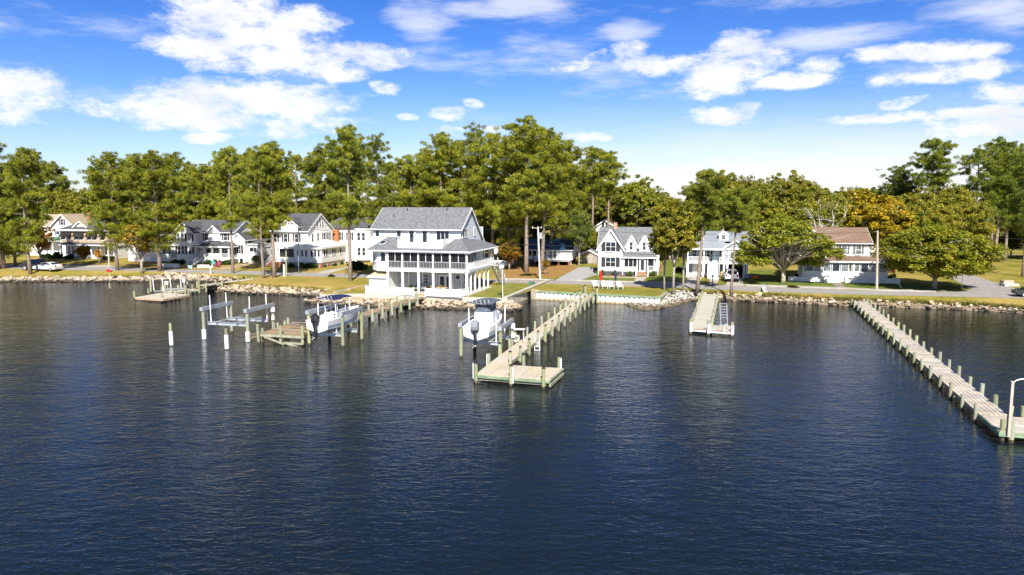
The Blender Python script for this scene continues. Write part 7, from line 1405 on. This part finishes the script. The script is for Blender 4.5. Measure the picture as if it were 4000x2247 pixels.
# gull
gp = HT('s', 3430, 665, 90); t = thing('gull', 'gull gliding with spread wings against the pale sky at right', 'bird', gp, R(10)); mb = MB(); mb.path([(0, -.28, 0), (0, -.1, .02), (0, .12, .01), (0, .32, 0)], [.02, .07, .06, .015], 8); mb.build('body', mat('gull_grey', (.25, .25, .25), .7, .1, 5), t)
for s in (-1, 1): mb = MB(); mb.slab([(s * .04, -.08, .03), (s * .32, -.1, .17), (s * .34, .06, .16), (s * .04, .1, .03)], .02); mb.slab([(s * .32, -.1, .17), (s * .72, .05, -.02), (s * .7, .1, -.02), (s * .34, .06, .16)], .015); mb.build('wing', MATS['gull_grey'], t)

# ---- shrubs and hedges
def shrub_mesh(seed, flat=.8): 
    r = np.random.default_rng(seed); q = random.Random(seed); C = []; RR = []
    for i in range(26): d = Vector((q.gauss(0, 1), q.gauss(0, 1), abs(q.gauss(0, 1)))).normalized() * q.random() ** .4; C.append((d.x * .42, d.y * .42, .08 + d.z * .78)); RR.append(q.uniform(.13, .22))
    V, F = tufts(r, np.array(C), np.array(RR), 110, .09, .075, .9, needle=False); mb = MB(); [mb.tube((0, 0, -.05), (q.gauss(0, .2), q.gauss(0, .2), .5), .03, .01, 5) for _ in range(5)]
    return np_mesh('foliage', V, F, SHRUB), mb.mesh('stem', BARKG)
SHR = [shrub_mesh(i) for i in (3, 4, 5)]
def shrub(label, c, x, y, w, h, tint=(1, 1, 1), cat='shrub', name='shrub', group=None, dy=0.0, p=None):
    p = P(c, x, y) if p is None else Vector(p); t = thing(name, label, cat, (p.x, p.y + dy, G), rng.uniform(0, 6), group); t.scale = (w, w, h); f, s = rng.choice(SHR); o = put('foliage', f, t); o.color = (*tint, 1); put('stem', s, t); return t
DG = (.55, .7, .8); BGN = (1.3, 1.5, 1.0); GLD = (4.2, 3.0, .4); RST = (2.2, 1.0, .6)
for i, (x, y) in enumerate(((1365, 752), (1535, 752), (1728, 765))): shrub('rounded green bush, %s along the twin-dormer cottage foundation' % ('leftmost', 'middle', 'rightmost')[i], 'c4', x, y, 1.0, 1.15, BGN, group='foundation bushes')
shrub('rounded green bush right of the brick steps of the twin-dormer cottage', 'c4', 2050, 765, 1.1, 1.2, BGN)
for i, (x, y) in enumerate(((1445, 762), (1648, 766))): shrub('small yellow flower mound, %s of two before the twin-dormer cottage' % ('left', 'right')[i], 'c4', x, y, .6, .3, GLD, 'flowers', 'flower_mound')
for i, x in enumerate((600, 660, 720, 780, 840, 890)): shrub('clipped hedge bush before the twin-bay porch, number %s from the stairs' % ('one', 'two', 'three', 'four', 'five', 'six')[i], 'c3', x, 820, 1.5, 1.25, (.9, 1.1, .8), 'hedge', 'hedge_bush', 'hedge along the porch')
shrub('dark bush left of the white porch stairs', 'c3', 290, 815, 2.2, 1.3, DG); shrub('dark bush at the corner of the twin-bay house', 'c3', 200, 800, 1.6, 1.2, DG)
for i, (x, y, s) in enumerate(((1560, 852, 1.2), (1675, 855, 1.2), (1630, 858, .8), (1800, 860, 1.6), (1880, 862, 1.3), (1950, 860, 1.6), (2080, 850, 1.0), (2210, 835, .9), (2290, 815, 1.1))): shrub('foundation bush before the sunroom house, %s from the brick steps' % ('first', 'second', 'third', 'fourth', 'fifth', 'sixth', 'seventh', 'eighth', 'ninth')[i], 'c3', x, y, s, s * .8, (BGN, DG, BGN)[i % 3], group='bushes before the sunroom house')
for i, x in enumerate((2440, 2500, 2550)): shrub('tall dark hedge bush beside the three-storey house, %s' % ('left', 'middle', 'right')[i], 'c3', x, 885, 2.2, 2.0, (.35, .45, .5), 'hedge', 'hedge_bush', 'dark hedge beside the lake house')
for i, (x, y, w, hh, tn) in enumerate(((640, 800, 2.5, 1.6, DG), (790, 795, 2.2, 1.8, DG), (930, 805, 2.0, 1.5, (.4, .5, .5)), (700, 800, 1.8, 1.0, (1.2, 1.1, .7)), (1420, 810, 2.0, 1.2, DG), (1510, 840, 1.4, .8, (1.2, 1.1, .7)), (1500, 805, 1.8, 1.0, DG))): shrub('bush in the garden of the awning house, %s' % ('behind the pickup', 'dark, beside the porch corner', 'black-green ball before the porch', 'low yellow-green', 'dark, by the utility pole', 'low pale, by the utility pole', 'dark, behind the pole')[i], 'c2', x, y, w, hh, tn, group='garden bushes of the awning house')
fg('round', 328, 1030, 955, 'small russet ornamental tree before the awning house porch', (1.5, .85, .6)); fg('sparse', 388, 1030, 972, 'small orange-tan ornamental tree left of the utility pole', (1.9, 1.1, .6)); fg('sparse', 160, 1035, 870, 'reddish thin tree behind the white sedan', (1.7, .75, .55)); fg('sparse', 2130, 1072, 1010, 'small bare-twigged crape myrtle by the utility pole', (1.4, .8, .6)); fg('round', 1990, 1055, 940, 'bronze-leaved small tree right of the three-storey house stair', (1.35, .75, .6), wide=1.1); fg('round', 1000, 1035, 995, 'small clipped tree on the lawn beside the twin-bay house', (.8, 1.0, .8))
for i, (x, y) in enumerate(((560, 695), (660, 695), (760, 698), (880, 700), (1000, 702), (1100, 705))): shrub('low yellow-green plant behind the long garden wall, %s from the walk' % ('first', 'second', 'third', 'fourth', 'fifth', 'sixth')[i], 'c6', x, y, 1.4, 1.0, (1.5, 1.5, .8), group='plants behind the garden wall')
for i, (x, y) in enumerate(((40, 702), (110, 700), (170, 702), (240, 700))): shrub('dark plant before the left garden wall, %s from the left' % ('first', 'second', 'third', 'fourth')[i], 'c6', x, y, .8, .7, DG, group='plants before the left garden wall')
shrub('dark evergreen bush left of the blue cottage deck', 'c4', 405, 575, 2.2, 1.8, DG); shrub('low green ground cover on the straw lawn', 'c4', 320, 752, 2.4, .35, (.8, 1.0, .7)); shrub('heap of dry brush at the kerb before the spreading tree', 'c5', 1715, 975, 1.6, .45, (1.8, .9, .9)); shrub('dark shrub on the lawn between cottage and raised house', 'c4', 2400, 700, 1.2, 1.1, DG); shrub('red-leaved shrub behind the corner tree', 'c6', 1060, 640, 3.0, 4.5, (2.8, .5, .7))
shrub('tall brown weed on the lawn edge left of the big house', 'c3', 2180, 970, 1.2, .5, (1.2, .8, .7))
# ---- odds and ends in the gardens
def box_thing(name, label, cat, p, sz, m, rz=0, parts=()):
    t = thing(name, label, cat, p, rz); mb = MB(); x, y, z = sz; mb.box(-x/2, x/2, -y/2, y/2, .02, z); mb.box(-x/2 - .03, x/2 + .03, -y/2 - .03, y/2 + .03, z + .002, z + .06); mb.build('body', m, t); mb = MB(); [mb.box(a * x * .4 - .04, a * x * .4 + .04, b * y * .35 - .04, b * y * .35 + .04, 0, .019) for a in (-1, 1) for b in (-1, 1)]; each(mb, 'foot', BLACK, t); return t
box_thing('utility_box', 'green utility box on the mown lawn near the road', 'utility box', P('c4', 408, 880), (.7, .5, .35), mat('utility_green', (.04, .15, .09), .6, .1, 3), R(-15))
box_thing('storage_bin', 'pale blue cooler box at the foot of the white porch stairs', 'cooler', P('c3', 400, 868), (.7, .45, .5), mat('pale_blue_plastic', (.35, .6, .7), .4, .05, 3))
t = thing('lattice_fence', 'low white lattice wall beside the road left of the porch stairs', 'fence', P('c3', 20, 850), R(-14)); mb = MB(); mb.box(0, 4.0, -.04, .04, 0, .62); mb.build('panel', TRIM, t); mb = MB(); [mb.bar((.1 + .2 * i, -.06, .02), (.1 + .2 * i + .3, -.06, .6), .03, .03) for i in range(18)]; mb.box(-.05, 4.05, -.08, .08, .621, .7); mb.build('lattice', TRIM, t)
t = thing('garden_border', 'low white block border before the twin-bay porch hedge', 'wall', P('c3', 490, 855), R(-5)); [MB().box(.48 * i, .48 * i + .46, -.12, .12, 0, .5).build('block', WHITE, t) for i in range(6)]
def plastic_chair(label, c, x, y, m, rz): t = adirondack(label, P(c, x, y), rz); t['group'] = 'coloured garden chairs'; [setattr(o, 'data', (lambda d: (d.materials.clear(), d.materials.append(m), d)[2])(o.data.copy())) for o in t.children]; return t
plastic_chair('turquoise garden chair beside the hedge of the twin-bay house', 'c3', 690, 838, mat('turquoise_plastic', (.12, .36, .36), .4, .03, 3), R(30)); plastic_chair('pink low seat beside the turquoise garden chair', 'c3', 738, 848, mat('pink_plastic', (.45, .06, .16), .4, .03, 3), R(-20))
plastic_chair('orange-yellow chair standing before the wooden shed', 'c4', 1183, 588, mat('orange_plastic', (.6, .25, .02), .5, .05, 3), R(10)); plastic_chair('wooden garden chair beside the garage of the raised house', 'c5', 770, 850, mat('blond_wood', (.5, .36, .18), .7, .1, 3), R(-15)); plastic_chair('turquoise seat before the porch of the brown-roofed house', 'c6', 390, 662, MATS['turquoise_plastic'], R(-10))
for i, (x, y, s) in enumerate(((1190, 862, .75), (1225, 870, .7), (1240, 858, .6))):
    t = thing('pumpkin', 'orange pumpkin decoration on the lawn before the spreading tree, %s' % ('left', 'front', 'right')[i], 'pumpkin', P('c5', x, y), 0, 'pumpkins on the lawn'); mb = MB(); k = 14; V = []
    for j in range(6): a = math.pi * j / 5; [V.append((math.sin(a) * s * .5 * (1 + .07 * math.cos(i2 * math.pi)) * math.cos(6.283 * i2 / k), math.sin(a) * s * .5 * (1 + .07 * math.cos(i2 * math.pi)) * math.sin(6.283 * i2 / k), s * .36 * (1 - math.cos(a)))) for i2 in range(k)]
    mb.add(V, [(j*k+q, j*k+(q+1) % k, (j+1)*k+(q+1) % k, (j+1)*k+q) for j in range(5) for q in range(k)]); mb.build('shell', mat('pumpkin_orange', (.65, .2, .02), .5, .1, 3), t); mb = MB(); mb.tube((0, 0, s * .7), (.04, 0, s * .85), .05, .03, 6); mb.build('stalk', TIMB, t)
box_thing('toy_heap', 'small blue and white bin beside the pumpkins', 'bin', P('c5', 1130, 858), (.5, .4, .55), mat('dull_blue', (.12, .2, .4), .5, .1, 3))
box_thing('rubble_block', 'tan block of rubble on the right lawn near the dark car', 'rubble', P('c6', 2380, 790), (1.4, .9, .7), mat('tan_stone', (.45, .36, .26), .9, .15, 3)); box_thing('stone_slab', 'pale flat stone slab lying beside the rubble block', 'rubble', P('c6', 2420, 796), (2.0, .8, .3), ROCKG)
# covered skiff beside the stair of the lake house
b = P('c1', 1800, 830); t = thing('covered_skiff', 'small grey covered skiff on the lawn behind the bird box', 'boat', b, R(-15)); mb = MB(); mb.prism([(-1.9, -.7), (1.4, -.7), (2.2, 0), (1.4, .7), (-1.9, .7)], .3, .85); mb.build('hull', ALU, t); mb = MB(); mb.slab([(-1.95, -.75, .86), (1.5, -.75, .86), (2.2, 0, 1.0), (0, 0, 1.25), (-1.9, 0, 1.2)], .02); mb.slab([(-1.95, .75, .86), (-1.9, 0, 1.2), (0, 0, 1.25), (2.2, 0, 1.0), (1.5, .75, .86)], .02); mb.build('cover', mat('pale_cover', (.6, .62, .65), .7, .1, 3), t); mb = MB(); [mb.box(x - .1, x + .1, -.6, .6, 0, .3) for x in (-1.2, .8)]; each(mb, 'stand', TIMB, t)
# patio furniture under the lake house: positions in the house's frame
MW = Matrix.Translation(HM.location) @ Matrix.Rotation(R(-15.9), 4, 'Z'); pat = lambda x, y: MW @ Vector((x, y, .07))
t = thing('patio_bench', 'grey cushioned bench on the patio of the three-storey house', 'bench', pat(-7.1, 2.0), R(-15.9)); mb = MB(); mb.box(-.8, .8, -.35, .35, .3, .48); mb.build('seat', GREYC, t); mb = MB(); mb.box(-.8, .8, .3, .42, .48, .95); mb.build('backrest', GREYC, t); [MB().box(s * .8 - .05, s * .8 + .05, -.35, .42, 0, .65).build('armrest', BLACK, t) for s in (-1, 1)]
t = thing('patio_table', 'wooden patio table with yellow flowers before the french doors', 'table', pat(-3.8, .9), R(-15.9)); mb = MB(); mb.box(-.7, .7, -.45, .45, .68, .73); mb.build('top', MATS['blond_wood'], t); [MB().box(x - .04, x + .04, y - .04, y + .04, 0, .679).build('leg', MATS['blond_wood'], t) for x in (-.6, .6) for y in (-.38, .38)]
shrub('pot of yellow flowers on the patio table', 'c1', 0, 0, .35, .35, GLD, 'flowers', 'flower_pot', p=pat(-3.9, .9)).location.z = G + .82
for x, s in ((-4.9, 1), (-2.8, -1)): 
    t = thing('patio_chair', 'wicker chair at the %s end of the patio table' % ('left' if s > 0 else 'right'), 'chair', pat(x, .9), R(-15.9)); MB().box(-.28, .28, -.28, .28, .38, .46).build('seat', MATS['blond_wood'], t); MB().box(-s * .3 - .03, -s * .3 + .03, -.28, .28, .46, .95).build('backrest', MATS['blond_wood'], t); [MB().box(a - .03, a + .03, c - .03, c + .03, 0, .379).build('leg', MATS['blond_wood'], t) for a in (-.24, .24) for c in (-.24, .24)]
t = thing('rocking_chair', 'dark rocking chair at the right end of the patio', 'chair', pat(-1.3, 1.4), R(10)); MB().box(-.28, .28, -.28, .28, .38, .43).build('seat', BLACK, t); [MB().bar((x, .28, .43), (x, .45, 1.1), .05, .03).build('back_slat', BLACK, t) for x in (-.22, -.07, .07, .22)]; [MB().path([(s * .27, -.5, .12), (s * .27, 0, .03), (s * .27, .5, .12)], .025, 5).build('rocker', BLACK, t) for s in (-1, 1)]; [MB().box(a - .025, a + .025, c - .025, c + .025, .05, .379).build('leg', BLACK, t) for a in (-.25, .25) for c in (-.22, .22)]
for i, (x, y, s) in enumerate(((-8.3, 1.6, .8), (-6.1, 1.7, .7), (-5.7, 1.2, .6))):
    t = thing('potted_plant', 'potted plant on the patio, %s' % ('left of the bench', 'right of the bench', 'beside the middle post')[i], 'plant', pat(x, y), 0, 'potted plants on the patio'); MB().tube((0, 0, 0), (0, 0, .35), .14, .2, 10).build('pot', mat('clay_pot', (.4, .17, .09), .8, .1, 4), t); f, s_ = SHR[i]; o = put('foliage', f, t, (0, 0, .3)); o.scale = (s, s, s); o.color = (.9, 1, .9, 1)
